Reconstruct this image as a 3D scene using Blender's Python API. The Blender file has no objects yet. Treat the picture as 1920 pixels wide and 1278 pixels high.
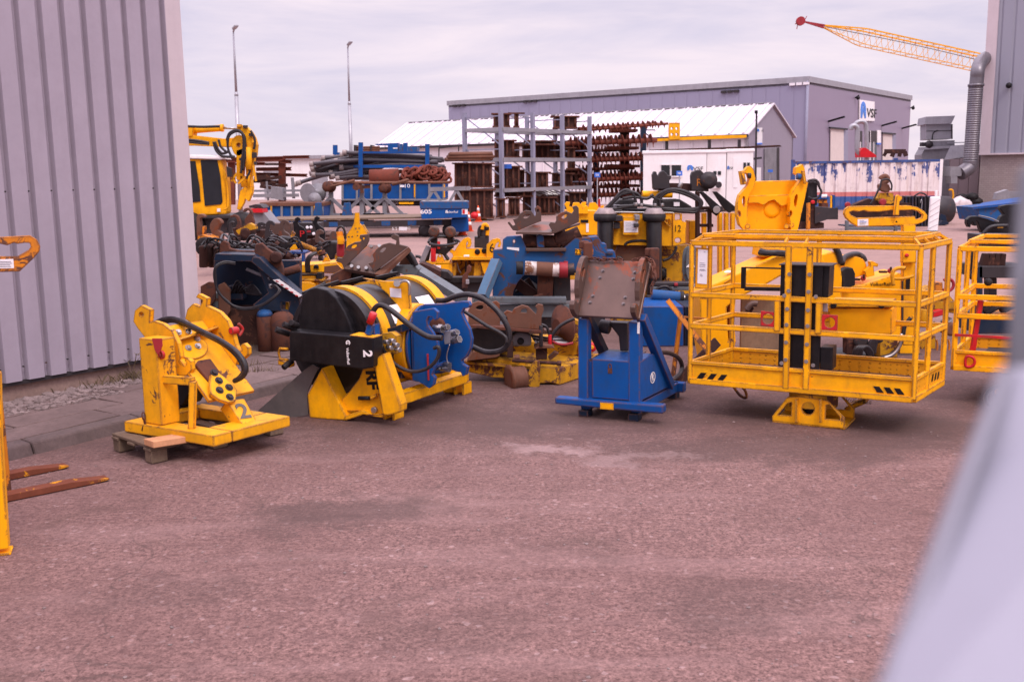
import bpy, bmesh, math, random
from math import radians as R, sin, cos, pi
from mathutils import Matrix, Vector
random.seed(7)
SC = bpy.context.scene
COL = SC.collection
# ---------------------------------------------------------------- camera model (pixels of the 1920x1278 photograph)
FPX, CX, CY = 1900.0, 960.0, 639.0
PIT, ROL, EYE = R(9.4), R(0.83), 2.1
def ray(px, py):
    x = (px - CX) / FPX; y = -(py - CY) / FPX
    c, s = cos(ROL), sin(ROL)
    xr, yr = c * x + s * y, -s * x + c * y
    cp, sp = cos(PIT), sin(PIT)
    return Vector((xr, cp + sp * yr, -sp + cp * yr))
def W(px, py, D):
    r = ray(px, py); t = D / r.y
    return Vector((r.x * t, D, EYE + r.z * t))
def G(px, py, z=0.0):
    r = ray(px, py); t = (z - EYE) / r.z
    return Vector((r.x * t, r.y * t, z))
class PL:
    """vertical plane through p, running along the ground in direction yaw"""
    def __init__(s, p, yaw=0.0):
        s.p = Vector((p[0], p[1], 0)); s.u = Vector((cos(R(yaw)), sin(R(yaw)), 0)); s.n = Vector((-s.u.y, s.u.x, 0))
    def hit(s, px, py):
        r = ray(px, py); o = Vector((0, 0, EYE))
        t = (s.p - o).dot(s.n) / r.dot(s.n)
        return o + r * t
    def back(s, d):
        q = PL(s.p + s.n * d); q.u, q.n = s.u, s.n; return q
    def at(s, u, z, n=0.0):
        q = s.p + s.u * u + s.n * n; return Vector((q.x, q.y, z))
def AZ(D): return PL((0, D), 0)
# ---------------------------------------------------------------- materials
MATS = {}
def newmat(name):
    m = bpy.data.materials.new(name); m.use_nodes = True
    nt = m.node_tree; nt.nodes.clear()
    out = nt.nodes.new('ShaderNodeOutputMaterial'); b = nt.nodes.new('ShaderNodeBsdfPrincipled')
    nt.links.new(b.outputs[0], out.inputs[0])
    return m, nt, b
class NT:
    """small wrapper to write node trees briefly"""
    def __init__(s, nt): s.nt = nt
    def n(s, t, **kw):
        nd = s.nt.nodes.new(t)
        for k, v in kw.items():
            if k.startswith('i_'):
                key = k[2:]; nd.inputs[int(key) if key.isdigit() else key.replace('_', ' ')].default_value = v
            else: setattr(nd, k, v)
        return nd
    def l(s, a, b): s.nt.links.new(a, b)
    def coord(s, rnd=True):
        tc = s.n('ShaderNodeTexCoord')
        if not rnd: return tc.outputs['Object']
        oi = s.n('ShaderNodeObjectInfo'); m = s.n('ShaderNodeMath', operation='MULTIPLY'); m.inputs[1].default_value = 37.0
        s.l(oi.outputs['Random'], m.inputs[0])
        va = s.n('ShaderNodeVectorMath', operation='ADD'); s.l(tc.outputs['Object'], va.inputs[0]); s.l(m.outputs[0], va.inputs[1])
        return va.outputs[0]
    def noise(s, vec, scale, detail=4, rough=.6, dist=0.0):
        nd = s.n('ShaderNodeTexNoise'); nd.inputs['Scale'].default_value = scale; nd.inputs['Detail'].default_value = detail
        nd.inputs['Roughness'].default_value = rough; nd.inputs['Distortion'].default_value = dist
        s.l(vec, nd.inputs['Vector']); return nd.outputs['Fac']
    def ramp(s, fac, stops, interp='LINEAR'):
        nd = s.n('ShaderNodeValToRGB'); cr = nd.color_ramp; cr.interpolation = interp
        while len(cr.elements) < len(stops): cr.elements.new(.5)
        for e, (p, c) in zip(cr.elements, stops):
            e.position = p; e.color = (c, c, c, 1) if not hasattr(c, '__len__') else (*c[:3], 1)
        s.l(fac, nd.inputs[0]); return nd.outputs[0]
    def mix(s, fac, a, b, mode='MIX'):
        nd = s.n('ShaderNodeMix', data_type='RGBA', blend_type=mode)
        for sock, v in ((nd.inputs[0], fac), (nd.inputs[6], a), (nd.inputs[7], b)):
            if hasattr(v, 'is_linked'): s.l(v, sock)
            elif hasattr(v, '__len__'): sock.default_value = (*v[:3], 1)
            else: sock.default_value = v
        return nd.outputs[2]
    def math(s, op, a, b=0.0, clamp=False):
        nd = s.n('ShaderNodeMath', operation=op, use_clamp=clamp)
        for i, v in enumerate((a, b)):
            if hasattr(v, 'is_linked'): s.l(v, nd.inputs[i])
            else: nd.inputs[i].default_value = v
        return nd.outputs[0]
    def mapping(s, vec, scale=(1, 1, 1), loc=(0, 0, 0), rot=(0, 0, 0)):
        nd = s.n('ShaderNodeMapping'); nd.inputs['Scale'].default_value = scale; nd.inputs['Location'].default_value = loc
        nd.inputs['Rotation'].default_value = rot; s.l(vec, nd.inputs['Vector']); return nd.outputs[0]
    def bump(s, b, h, strength=.3, dist=.01):
        nd = s.n('ShaderNodeBump'); nd.inputs['Strength'].default_value = strength; nd.inputs['Distance'].default_value = dist
        s.l(h, nd.inputs['Height']); s.l(nd.outputs[0], b.inputs['Normal'])
RUST = (.11, .045, .03)
def mat(name, col, rough=.5, metal=0.0, rust=0.0, rustcol=RUST, dirt=.3, dirtcol=(.06, .045, .04), sc=1.0, var=.18, edge=0.0, bump=.0, spec=.3):
    """painted or bare metal: uneven paint, grime, rust blotches, chips along the edges"""
    if name in MATS: return MATS[name]
    m, nt, b = newmat(name); N = NT(nt); v = N.coord()
    n1 = N.noise(v, 1.7 * sc, 5, .65); n2 = N.noise(v, 14 * sc, 6, .7); n3 = N.noise(v, 5 * sc, 8, .75, .6)
    lo = [c * (1 - var) for c in col]; hi = [min(1, c * (1 + var)) for c in col]
    c = N.mix(N.ramp(n1, [(.3, 0.), (.7, 1.)]), lo, hi)
    if dirt:
        st = N.noise(N.mapping(v, (9 * sc, 9 * sc, 1.1 * sc)), 1.0, 4, .6)
        c = N.mix(N.math('MULTIPLY', N.ramp(N.math('ADD', N.math('MULTIPLY', n2, .5), N.math('MULTIPLY', st, .5)), [(.45, 0.), (.72, 1.)]), dirt), c, dirtcol)
    if rust or edge:
        msk = N.ramp(n3, [(.69 - rust * .33, 0.), (.72 - rust * .33, 1.)]) if rust else None
        if edge:
            bv = N.n('ShaderNodeBevel', samples=3); bv.inputs['Radius'].default_value = .02
            ge = N.n('ShaderNodeNewGeometry'); dp = N.n('ShaderNodeVectorMath', operation='DOT_PRODUCT')
            N.l(bv.outputs[0], dp.inputs[0]); N.l(ge.outputs['Normal'], dp.inputs[1])
            e = N.math('SUBTRACT', 1.0, dp.outputs['Value'])
            e = N.ramp(N.math('MULTIPLY', e, N.ramp(n3, [(.52 - edge * .14, 0.), (.6, 1.)])), [(.006, 0.), (.03, 1.)])
            msk = N.math('MAXIMUM', msk, e) if msk is not None else e
        rc = N.mix(n2, [q * .55 for q in rustcol], [q * 1.5 for q in rustcol])
        c = N.mix(msk, c, rc)
    N.l(c, b.inputs['Base Color']); b.inputs['Metallic'].default_value = metal; b.inputs['Specular IOR Level'].default_value = spec
    N.l(N.math('ADD', rough - .12, N.math('MULTIPLY', n2, .25)), b.inputs['Roughness'])
    if bump: N.bump(b, n2, bump, .01)
    MATS[name] = m; return m
# ---------------------------------------------------------------- mesh builder (world coordinates unless a matrix is given)
class MB:
    def __init__(s, M=None): s.bm = bmesh.new(); s.M = M if M is not None else Matrix.Identity(4)
    def v(s, p): return s.bm.verts.new(s.M @ Vector(p))
    def poly(s, pts, sm=False):
        try: f = s.bm.faces.new([s.v(p) for p in pts]); f.smooth = sm; return f
        except ValueError: return None
    def hexa(s, p):
        """p: bottom four (ccw), top four"""
        vs = [s.v(q) for q in p]
        for ix in ((3, 2, 1, 0), (4, 5, 6, 7), (0, 1, 5, 4), (1, 2, 6, 5), (2, 3, 7, 6), (3, 0, 4, 7)):
            s.bm.faces.new([vs[i] for i in ix])
    def box(s, x0, x1, y0, y1, z0, z1):
        s.hexa([(x0, y0, z0), (x1, y0, z0), (x1, y1, z0), (x0, y1, z0), (x0, y0, z1), (x1, y0, z1), (x1, y1, z1), (x0, y1, z1)])
    def obox(s, c, ux, uy, uz):
        """box from corner c along three edge vectors"""
        c, ux, uy, uz = Vector(c), Vector(ux), Vector(uy), Vector(uz)
        s.hexa([c, c + ux, c + ux + uy, c + uy, c + uz, c + ux + uz, c + ux + uy + uz, c + uy + uz])
    def bar(s, a, b, w, h=None, up=(0, 0, 1)):
        a, b = Vector(a), Vector(b); h = w if h is None else h
        d = (b - a); L = d.length
        if L < 1e-6: return
        d /= L; up = Vector(up)
        if abs(d.dot(up)) > .98: up = Vector((0, 1, 0))
        x = d.cross(up).normalized(); y = x.cross(d)
        s.obox(a - x * w / 2 - y * h / 2, x * w, d * L, y * h)
    def cyl(s, a, b, r, r2=None, n=16, caps=True, sm=True):
        a, b = Vector(a), Vector(b); d = (b - a)
        if d.length < 1e-6: return
        d.normalize(); r2 = r if r2 is None else r2
        x = d.orthogonal().normalized(); y = d.cross(x)
        A = [s.v(a + (x * cos(2 * pi * i / n) + y * sin(2 * pi * i / n)) * r) for i in range(n)]
        B = [s.v(b + (x * cos(2 * pi * i / n) + y * sin(2 * pi * i / n)) * r2) for i in range(n)]
        for i in range(n):
            f = s.bm.faces.new((A[i], A[(i + 1) % n], B[(i + 1) % n], B[i])); f.smooth = sm
        if caps: s.bm.faces.new(A[::-1]); s.bm.faces.new(B)
    def pipe(s, a, b, r, ri, n=16):
        """hollow tube"""
        a, b = Vector(a), Vector(b); d = (b - a).normalized(); x = d.orthogonal().normalized(); y = d.cross(x)
        rg = []
        for p, q in ((a, r), (b, r), (b, ri), (a, ri)):
            rg.append([s.v(p + (x * cos(2 * pi * i / n) + y * sin(2 * pi * i / n)) * q) for i in range(n)])
        for k in range(4):
            P, Q = rg[k], rg[(k + 1) % 4]
            for i in range(n):
                f = s.bm.faces.new((P[i], P[(i + 1) % n], Q[(i + 1) % n], Q[i])); f.smooth = k in (0, 2)
    def tube(s, pts, r, n=8, sub=6, spline=True, closed=False):
        pts = [Vector(p) for p in pts]
        if spline and len(pts) > 2:
            out = []
            L = len(pts)
            for i in range(L if closed else L - 1):
                g = lambda k: pts[k % L] if closed else pts[min(max(k, 0), L - 1)]
                p0, p1, p2, p3 = g(i - 1), g(i), g(i + 1), g(i + 2)
                for k in range(sub):
                    t = k / sub
                    out.append(.5 * ((2 * p1) + (p2 - p0) * t + (2 * p0 - 5 * p1 + 4 * p2 - p3) * t * t + (3 * p1 - p0 - 3 * p2 + p3) * t ** 3))
            if not closed: out.append(pts[-1])
            pts = out
        L = len(pts); rings = []; x = None
        for i, p in enumerate(pts):
            if closed: d = pts[(i + 1) % L] - pts[i - 1]
            else: d = pts[min(i + 1, L - 1)] - pts[max(i - 1, 0)]
            if d.length < 1e-9: d = Vector((0, 0, 1))
            d.normalize()
            x = d.orthogonal().normalized() if x is None else (x - d * x.dot(d))
            if x.length < 1e-6: x = d.orthogonal()
            x.normalize(); y = d.cross(x)
            rr = r(i / (L - 1)) if callable(r) else r
            rings.append([s.v(p + (x * cos(2 * pi * k / n) + y * sin(2 * pi * k / n)) * rr) for k in range(n)])
        for i in range(L if closed else L - 1):
            A, B = rings[i], rings[(i + 1) % L]
            for k in range(n):
                f = s.bm.faces.new((A[k], A[(k + 1) % n], B[(k + 1) % n], B[k])); f.smooth = True
        if not closed: s.bm.faces.new(rings[0][::-1]); s.bm.faces.new(rings[-1])
    def lathe(s, a, axis, prof, n=24, sm=True, arc=2 * pi, x0=None):
        """prof: (distance along axis, radius)"""
        a, d = Vector(a), Vector(axis).normalized()
        x = Vector(x0).normalized() if x0 is not None else d.orthogonal().normalized(); y = d.cross(x)
        full = arc > 6.28; m = n if full else n + 1
        rings = [[s.v(a + d * t + (x * cos(arc * i / n) + y * sin(arc * i / n)) * r) for i in range(m)] for t, r in prof]
        for A, B in zip(rings, rings[1:]):
            for i in range(n if full else n):
                j = (i + 1) % m
                f = s.bm.faces.new((A[i], A[j], B[j], B[i])); f.smooth = sm
        if full:
            if prof[0][1] > 1e-4: s.bm.faces.new(rings[0][::-1])
            if prof[-1][1] > 1e-4: s.bm.faces.new(rings[-1])
        else:
            for k in (0, -1):
                try: s.bm.faces.new([rg[k] for rg in rings])
                except ValueError: pass
    def plate(s, outline, t, holes=()):
        """outline and holes: closed lists of 3-D points in one plane; t: thickness vector. Solid plate with real holes"""
        t = Vector(t); bm2 = bmesh.new()
        loops = [outline] + list(holes)
        edges = []
        for lp in loops:
            vs = [bm2.verts.new(Vector(p)) for p in lp]
            for i in range(len(vs)): edges.append(bm2.edges.new((vs[i], vs[(i + 1) % len(vs)])))
        if holes: bmesh.ops.triangle_fill(bm2, use_beauty=True, use_dissolve=False, edges=edges)
        else: bm2.faces.new(bm2.verts[:])
        bmesh.ops.recalc_face_normals(bm2, faces=bm2.faces)
        bm2.verts.index_update()
        base = [v.co.copy() for v in bm2.verts]
        A = [s.v(p) for p in base]; B = [s.v(p + t) for p in base]
        nrm = bm2.faces[:][0].normal if len(bm2.faces) else t
        flip = nrm.dot(t) > 0
        for f in bm2.faces:
            ix = [v.index for v in f.verts]
            try:
                s.bm.faces.new([A[i] for i in (ix[::-1] if flip else ix)]); s.bm.faces.new([B[i] for i in (ix if flip else ix[::-1])])
            except ValueError: pass
        k = 0
        for lp in loops:
            L = len(lp)
            for i in range(L):
                a, b = k + i, k + (i + 1) % L
                try: s.bm.faces.new((A[a], A[b], B[b], B[a]))
                except ValueError: pass
            k += L
        bm2.free()
    def sphere(s, c, r, n=12, sz=(1, 1, 1)):
        M = s.M @ Matrix.Translation(Vector(c)) @ Matrix.Diagonal((r * sz[0], r * sz[1], r * sz[2], 1))
        g = bmesh.ops.create_uvsphere(s.bm, u_segments=n, v_segments=max(6, n // 2 + 2), radius=1, matrix=M)
        for vv in g['verts']:
            for f in vv.link_faces: f.smooth = True
    # shapes read off the photograph onto a real vertical plane P, with real thickness th behind it
    def pp(s, px, P, th=.02, holes=()):
        if not isinstance(P, PL): P = AZ(P)
        s.plate([P.hit(*q) for q in px], P.n * th, [[P.hit(*q) for q in h] for h in holes])
    def pb(s, x0, y0, x1, y1, P, th): s.pp([(x0, y1), (x1, y1), (x1, y0), (x0, y0)], P, th)
    def pbar(s, a, b, P, w, h=None): 
        if not isinstance(P, PL): P = AZ(P)
        s.bar(P.hit(*a), P.hit(*b), w, h, up=P.n)
    def ptube(s, pts, D, r, **k):
        """pts: (px, py) or (px, py, depth offset)"""
        s.tube([W(q[0], q[1], D + (q[2] if len(q) > 2 else 0)) for q in pts], r, **k)
def circ(c, r, n=20, ry=None):
    ry = r if ry is None else ry
    return [(c[0] + r * cos(2 * pi * i / n), c[1] + ry * sin(2 * pi * i / n)) for i in range(n)]
def arc(c, r, a0, a1, n=10, ry=None):
    ry = r if ry is None else ry
    return [(c[0] + r * cos(R(a0 + (a1 - a0) * i / n)), c[1] + ry * sin(R(a0 + (a1 - a0) * i / n))) for i in range(n + 1)]
def smooth2(pts, sub=4):
    out = []; L = len(pts)
    for i in range(L):
        p0, p1, p2, p3 = (pts[(i + k) % L] for k in (-1, 0, 1, 2))
        for k in range(sub):
            t = k / sub
            out.append(tuple(.5 * ((2 * p1[j]) + (p2[j] - p0[j]) * t + (2 * p0[j] - 5 * p1[j] + 4 * p2[j] - p3[j]) * t * t + (3 * p1[j] - p0[j] - 3 * p2[j] + p3[j]) * t ** 3) for j in (0, 1)))
    return out
# ---------------------------------------------------------------- things and parts
def link(name, me): o = bpy.data.objects.new(name, me); COL.objects.link(o); return o
def meshobj(name, m, mb, inv, bevel):
    me = bpy.data.meshes.new(name)
    bmesh.ops.recalc_face_normals(mb.bm, faces=mb.bm.faces)
    mb.bm.to_mesh(me); mb.bm.free()
    if inv is not None: me.transform(inv)
    me.materials.append(m if not isinstance(m, str) else MATS[m])
    o = link(name, me)
    if bevel:
        md = o.modifiers.new('bevel', 'BEVEL'); md.width = bevel; md.segments = 2; md.limit_method = 'ANGLE'; md.angle_limit = R(35); md.use_clamp_overlap = True
    return o
class T:
    def __init__(s, name, label, cat, loc=(0, 0, 0), rz=0.0, group=None, M=None):
        s.o = link(name, None)
        s.m = M if M is not None else Matrix.Translation(Vector(loc)) @ Matrix.Rotation(R(rz), 4, 'Z')
        s.o.matrix_world = s.m; s.inv = s.m.inverted()
        s.o['label'] = label; s.o['category'] = cat
        if group: s.o['group'] = group
    def mb(s): return MB(s.m)
    def part(s, name, m, mb, parent=None, label=None, bevel=.004):
        o = meshobj(name, m, mb, s.inv, bevel); o.parent = parent or s.o
        if label: o['label'] = label
        return o
    def text(s, txt, p, ux, uz, size, m='black_paint', parent=None, name='lettering', off=.003, align='CENTER', depth=.0015, sx=1.0, weight=0.0):
        cu = bpy.data.curves.new(name, 'FONT'); cu.body = txt; cu.size = size; cu.align_x = align; cu.align_y = 'CENTER'; cu.extrude = depth; cu.resolution_u = 3; cu.offset = weight
        tmp = bpy.data.objects.new('tmp', cu); me = bpy.data.meshes.new_from_object(tmp)
        bpy.data.objects.remove(tmp); bpy.data.curves.remove(cu)
        ux = Vector(ux).normalized(); uz = Vector(uz); uz = (uz - ux * uz.dot(ux)).normalized(); n = ux.cross(uz)
        p = Vector(p) + n * off
        Mx = Matrix((( ux.x * sx, uz.x, n.x, p.x), (ux.y * sx, uz.y, n.y, p.y), (ux.z * sx, uz.z, n.z, p.z), (0, 0, 0, 1)))
        me.transform(Mx); me.transform(s.inv)
        me.materials.clear(); me.materials.append(MATS[m])
        o = link(name, me); o.parent = parent or s.o; return o
def solo(name, label, cat, m, mb, loc, group=None, bevel=.004):
    """a thing that is one mesh, origin at its base"""
    t = Matrix.Translation(Vector(loc)); o = meshobj(name, m, mb, t.inverted(), bevel); o.matrix_world = t
    o['label'] = label; o['category'] = cat
    if group: o['group'] = group
    return o
def struct(name, m, mb, kind='structure', bevel=0):
    o = meshobj(name, m, mb, None, bevel); o['kind'] = kind; return o
def dup(root, loc=None, rz=None, label=None, M=None):
    r = root.copy(); COL.objects.link(r)
    if M is not None: r.matrix_world = M
    else: r.location = loc; r.rotation_euler = (0, 0, R(rz or 0))
    if label: r['label'] = label
    for ch in list(root.children):
        c = ch.copy(); COL.objects.link(c); c.parent = r
        for g in list(ch.children): d = g.copy(); COL.objects.link(d); d.parent = c
    return r
# ---------------------------------------------------------------- palette
YEL = (.86, .375, .003); BLU = (.002, .068, .27)
mat('yellow', YEL, .48, spec=.2, rust=.17, edge=.9, dirt=.42, dirtcol=(.2, .1, .03), var=.2)
mat('yellow_worn', (.82, .37, .008), .5, spec=.2, rust=.27, edge=1.0, dirt=.4, dirtcol=(.15, .08, .03))
mat('yellow_new', (.9, .39, .002), .45, spec=.2, rust=.06, edge=.35, dirt=.22, dirtcol=(.3, .16, .03), var=.1)
mat('yellow_dull', (.55, .27, .012), .6, spec=.15, rust=.5, dirt=.6, dirtcol=(.07, .04, .03), edge=1.0)
mat('orange_worn', (.62, .2, .012), .55, spec=.2, rust=.5, edge=1.0, dirt=.4)
mat('tine_rust', (.6, .25, .01), .65, spec=.15, rust=.78, rustcol=(.15, .045, .025), edge=1.0, dirt=.4)
mat('blue', BLU, .48, spec=.22, rust=.08, edge=.8, dirt=.5, dirtcol=(.03, .045, .08))
mat('blue_worn', (.012, .075, .22), .55, spec=.2, rust=.38, edge=.9, dirt=.45, dirtcol=(.06, .06, .07))
mat('blue_pale', (.07, .15, .25), .55, rust=.2, edge=.6, dirt=.35)
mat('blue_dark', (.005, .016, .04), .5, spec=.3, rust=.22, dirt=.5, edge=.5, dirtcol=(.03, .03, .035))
mat('blue_grey', (.11, .125, .14), .55, rust=.3, dirt=.4)
mat('rust', (.12, .045, .03), .75, spec=.12, rust=.5, rustcol=(.07, .035, .03), dirt=.35, bump=.25)
mat('rust_red', (.16, .042, .028), .8, spec=.1, rust=.4, rustcol=(.1, .04, .03), dirt=.3, bump=.2)
mat('rust_dark', (.045, .02, .017), .75, spec=.1, rust=.4, dirt=.4, bump=.2)
mat('rust_pale', (.15, .068, .045), .7, spec=.15, rust=.4, rustcol=(.15, .05, .025), dirt=.3, bump=.25)
mat('steel_brown', (.1, .06, .05), .5, metal=.3, rust=.4, rustcol=(.17, .055, .03), dirt=.3, bump=.15)
mat('steel', (.4, .38, .38), .35, metal=.9, dirt=.3)
mat('steel_dark', (.04, .034, .038), .5, metal=.3, rust=.25, dirt=.3)
mat('galv', (.36, .35, .38), .45, metal=.55, dirt=.2, var=.12)
mat('black_paint', (.008, .007, .009), .42, spec=.2, dirt=.25, dirtcol=(.06, .05, .05))
mat('black_drum', (.012, .01, .012), .38, spec=.4, dirt=.3, dirtcol=(.07, .055, .055), var=.3)
mat('rubber', (.014, .012, .014), .55, spec=.2, dirt=.35, dirtcol=(.08, .065, .06))
mat('hose', (.017, .014, .017), .4, spec=.35, dirt=.4, dirtcol=(.09, .07, .07), sc=3)
mat('grey_flap', (.1, .085, .085), .75, dirt=.4, dirtcol=(.16, .12, .11), var=.25)
mat('grey_paint', (.21, .2, .22), .5, dirt=.3, rust=.12)
mat('grey_lilac', (.25, .245, .33), .5, dirt=.15, var=.06)
mat('red', (.55, .012, .02), .4, dirt=.2, edge=.4)
mat('red_dull', (.3, .02, .03), .5, dirt=.3)
mat('white_paint', (.8, .76, .77), .45, dirt=.15, dirtcol=(.4, .33, .3), var=.05)
mat('white_paper', (.78, .74, .78), .6, dirt=.12, var=.04)
mat('label_print', (.16, .15, .2), .6, dirt=0)
mat('wood_old', (.17, .115, .08), .85, dirt=.6, dirtcol=(.05, .035, .03), bump=.4, sc=3)
mat('wood_fresh', (.55, .27, .14), .8, dirt=.35, dirtcol=(.25, .12, .07), bump=.3, sc=4)
mat('logo_blue', (.06, .2, .62), .45, dirt=0)
mat('sign_blue', (.05, .16, .6), .4, dirt=.1)
mat('ram_white', (.6, .52, .5), .5, rust=.45, rustcol=(.2, .09, .05), dirt=.7)
mat('glass_dark', (.02, .022, .026), .08, dirt=.1)
mat('cream_door', (.62, .53, .5), .5, dirt=.15, var=.05)
mat('grey_faint', (.5, .46, .48), .5, dirt=.2)
mat('orange_cone', (.75, .1, .03), .5, dirt=.25)
# ---------------------------------------------------------------- the setting: yard, pavement, kerb
def ground_material():
    m, nt, b = newmat('asphalt'); N = NT(nt); v = N.coord(False)
    fine = N.math('ADD', N.math('MULTIPLY', N.noise(v, 85, 2, .6), .4), N.math('MULTIPLY', N.noise(v, 34, 3, .7), .6)); agg = N.n('ShaderNodeTexVoronoi', feature='F1'); agg.inputs['Scale'].default_value = 45; N.l(v, agg.inputs['Vector'])
    med = N.noise(v, 9, 6, .7); big = N.noise(v, .55, 6, .62, .5); str_ = N.noise(N.mapping(v, (.5, 2.2, 1), rot=(0, 0, .25)), 1.0, 5, .65)
    c = N.mix(N.ramp(fine, [(.38, 0.), (.64, 1.)]), (.065, .029, .026), (.30, .166, .148))
    peb = N.ramp(agg.outputs['Color'], [(.0, 0.), (.86, 0.), (.93, 1.)])
    c = N.mix(N.math('MULTIPLY', peb, .5), c, (.42, .29, .28))
    c = N.mix(N.math('MULTIPLY', N.ramp(med, [(.36, 1.), (.56, 0.)]), .5), c, (.085, .04, .038))
    c = N.mix(N.math('MULTIPLY', N.ramp(big, [(.44, 0.), (.66, 1.)]), .4), c, (.1, .045, .04))
    c = N.mix(N.math('MULTIPLY', N.ramp(str_, [(.5, 0.), (.72, 1.)]), .4), c, (.29, .175, .165))
    # the trodden, oily band along the machines, contact shade painted in too; smooth pale concrete beyond
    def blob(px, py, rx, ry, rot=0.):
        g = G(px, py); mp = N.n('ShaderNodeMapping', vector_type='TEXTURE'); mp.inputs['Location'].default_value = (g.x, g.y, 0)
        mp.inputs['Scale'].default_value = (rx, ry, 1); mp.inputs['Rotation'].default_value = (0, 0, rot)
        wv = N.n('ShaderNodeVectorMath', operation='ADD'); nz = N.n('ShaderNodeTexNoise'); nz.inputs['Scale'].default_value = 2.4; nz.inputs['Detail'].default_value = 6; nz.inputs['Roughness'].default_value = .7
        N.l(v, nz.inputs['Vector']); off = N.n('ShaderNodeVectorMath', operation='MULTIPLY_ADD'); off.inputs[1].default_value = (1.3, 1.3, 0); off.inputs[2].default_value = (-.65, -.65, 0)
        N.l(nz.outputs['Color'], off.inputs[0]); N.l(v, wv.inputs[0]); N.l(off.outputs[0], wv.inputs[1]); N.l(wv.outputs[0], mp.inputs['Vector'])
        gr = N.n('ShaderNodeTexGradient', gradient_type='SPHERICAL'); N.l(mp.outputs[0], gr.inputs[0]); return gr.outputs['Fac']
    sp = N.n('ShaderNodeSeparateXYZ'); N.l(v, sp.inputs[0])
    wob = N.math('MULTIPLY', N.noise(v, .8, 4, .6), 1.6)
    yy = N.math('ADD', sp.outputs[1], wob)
    oil_shade = N.math('MULTIPLY', N.ramp(N.math('MULTIPLY', yy, .05), [(.0, 0.), (.40, .0), (.445, 1.), (.62, .8), (.80, .0), (1, 0.)]), N.ramp(N.noise(v, 1.5, 6, .7), [(.3, .35), (.55, 1.)]))
    c = N.mix(N.math('MULTIPLY', oil_shade, .72), c, (.066, .034, .029))
    far = N.ramp(N.math('MULTIPLY', yy, .02), [(.25, 0.), (.36, 1.)])
    fc = N.mix(N.noise(v, 3, 6, .7), (.21, .122, .104), (.34, .205, .178))
    fc = N.mix(N.ramp(N.noise(N.mapping(v, (.25, 1.6, 1)), .6, 5, .6), [(.5, 0.), (.7, .5)]), fc, (.14, .085, .08))
    c = N.mix(N.math('MULTIPLY', far, .85), c, fc)
    sm = N.noise(v, 2.1, 5, .62, .8); c = N.mix(N.math('MULTIPLY', N.ramp(sm, [(.56, 0.), (.7, 1.)]), .42), c, (.075, .038, .03)); cr = N.n('ShaderNodeTexVoronoi', feature='DISTANCE_TO_EDGE'); cr.inputs['Scale'].default_value = .35; wv_ = N.n('ShaderNodeVectorMath', operation='MULTIPLY_ADD'); nz_ = N.n('ShaderNodeTexNoise'); nz_.inputs['Scale'].default_value = 1.7; nz_.inputs['Detail'].default_value = 5; N.l(v, nz_.inputs['Vector']); N.l(nz_.outputs['Color'], wv_.inputs[0]); wv_.inputs[1].default_value = (.9, .9, 0); N.l(v, wv_.inputs[2]); N.l(wv_.outputs[0], cr.inputs['Vector'])
    ck_ = N.math('MULTIPLY', N.ramp(cr.outputs['Distance'], [(.0, 1.), (.004, 0.)]), N.ramp(N.noise(v, .7, 3), [(.5, 0.), (.58, .55)])); c = N.mix(ck_, c, (.05, .027, .023))
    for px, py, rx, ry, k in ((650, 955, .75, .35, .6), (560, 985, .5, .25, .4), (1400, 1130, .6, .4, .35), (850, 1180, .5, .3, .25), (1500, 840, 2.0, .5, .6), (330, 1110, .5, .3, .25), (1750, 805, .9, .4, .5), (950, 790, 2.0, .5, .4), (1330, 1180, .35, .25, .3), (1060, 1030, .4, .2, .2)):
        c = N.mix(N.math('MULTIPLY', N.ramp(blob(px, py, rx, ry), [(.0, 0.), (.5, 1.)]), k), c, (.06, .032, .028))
    for px, py, rx, ry, k in ((1035, 838, .42, .2, .38), (1130, 856, .35, .16, .25), (1250, 850, .4, .12, .2)):
        c = N.mix(N.math('MULTIPLY', N.ramp(blob(px, py, rx, ry), [(.0, 0.), (.6, 1.)]), k), c, (.42, .29, .28))
    N.l(c, b.inputs['Base Color']); b.inputs['Roughness'].default_value = .88
    h = N.math('ADD', N.math('MULTIPLY', fine, .6), N.math('MULTIPLY', med, .6))
    N.bump(b, h, .8, .016)
    return m
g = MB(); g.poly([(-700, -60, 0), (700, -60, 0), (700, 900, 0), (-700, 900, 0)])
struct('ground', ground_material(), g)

WALL = PL(G(0, 757, .09), 53.7)                     # face of the left hall (world axis of the whole site)
KERB = PL(G(0, 870), 56.5)
def conc(name, a, b2, sc=1., joint=None):
    m, nt, b = newmat(name); N = NT(nt); v = N.coord(False)
    n1 = N.noise(v, 1.3 * sc, 6, .65); n2 = N.noise(v, 26 * sc, 5, .7); n3 = N.noise(v, 5 * sc, 5, .65)
    c = N.mix(N.ramp(n1, [(.3, 0.), (.7, 1.)]), a, b2)
    c = N.mix(N.math('MULTIPLY', N.ramp(n2, [(.35, 1.), (.6, 0.)]), .35), c, [q * .45 for q in a])
    c = N.mix(N.math('MULTIPLY', N.ramp(n3, [(.5, 0.), (.75, 1.)]), .5), c, [q * .55 for q in a])
    N.l(c, b.inputs['Base Color']); b.inputs['Roughness'].default_value = .9; N.bump(b, n2, .4, .006)
    MATS[name] = m; return m
conc('paving', (.11, .07, .064), (.19, .125, .116)); conc('kerbstone', (.09, .06, .055), (.16, .11, .105)); conc('plinth', (.24, .15, .125), (.33, .22, .19))
conc('soil', (.05, .032, .026), (.13, .085, .07), 3)
k = MB(); 
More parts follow.
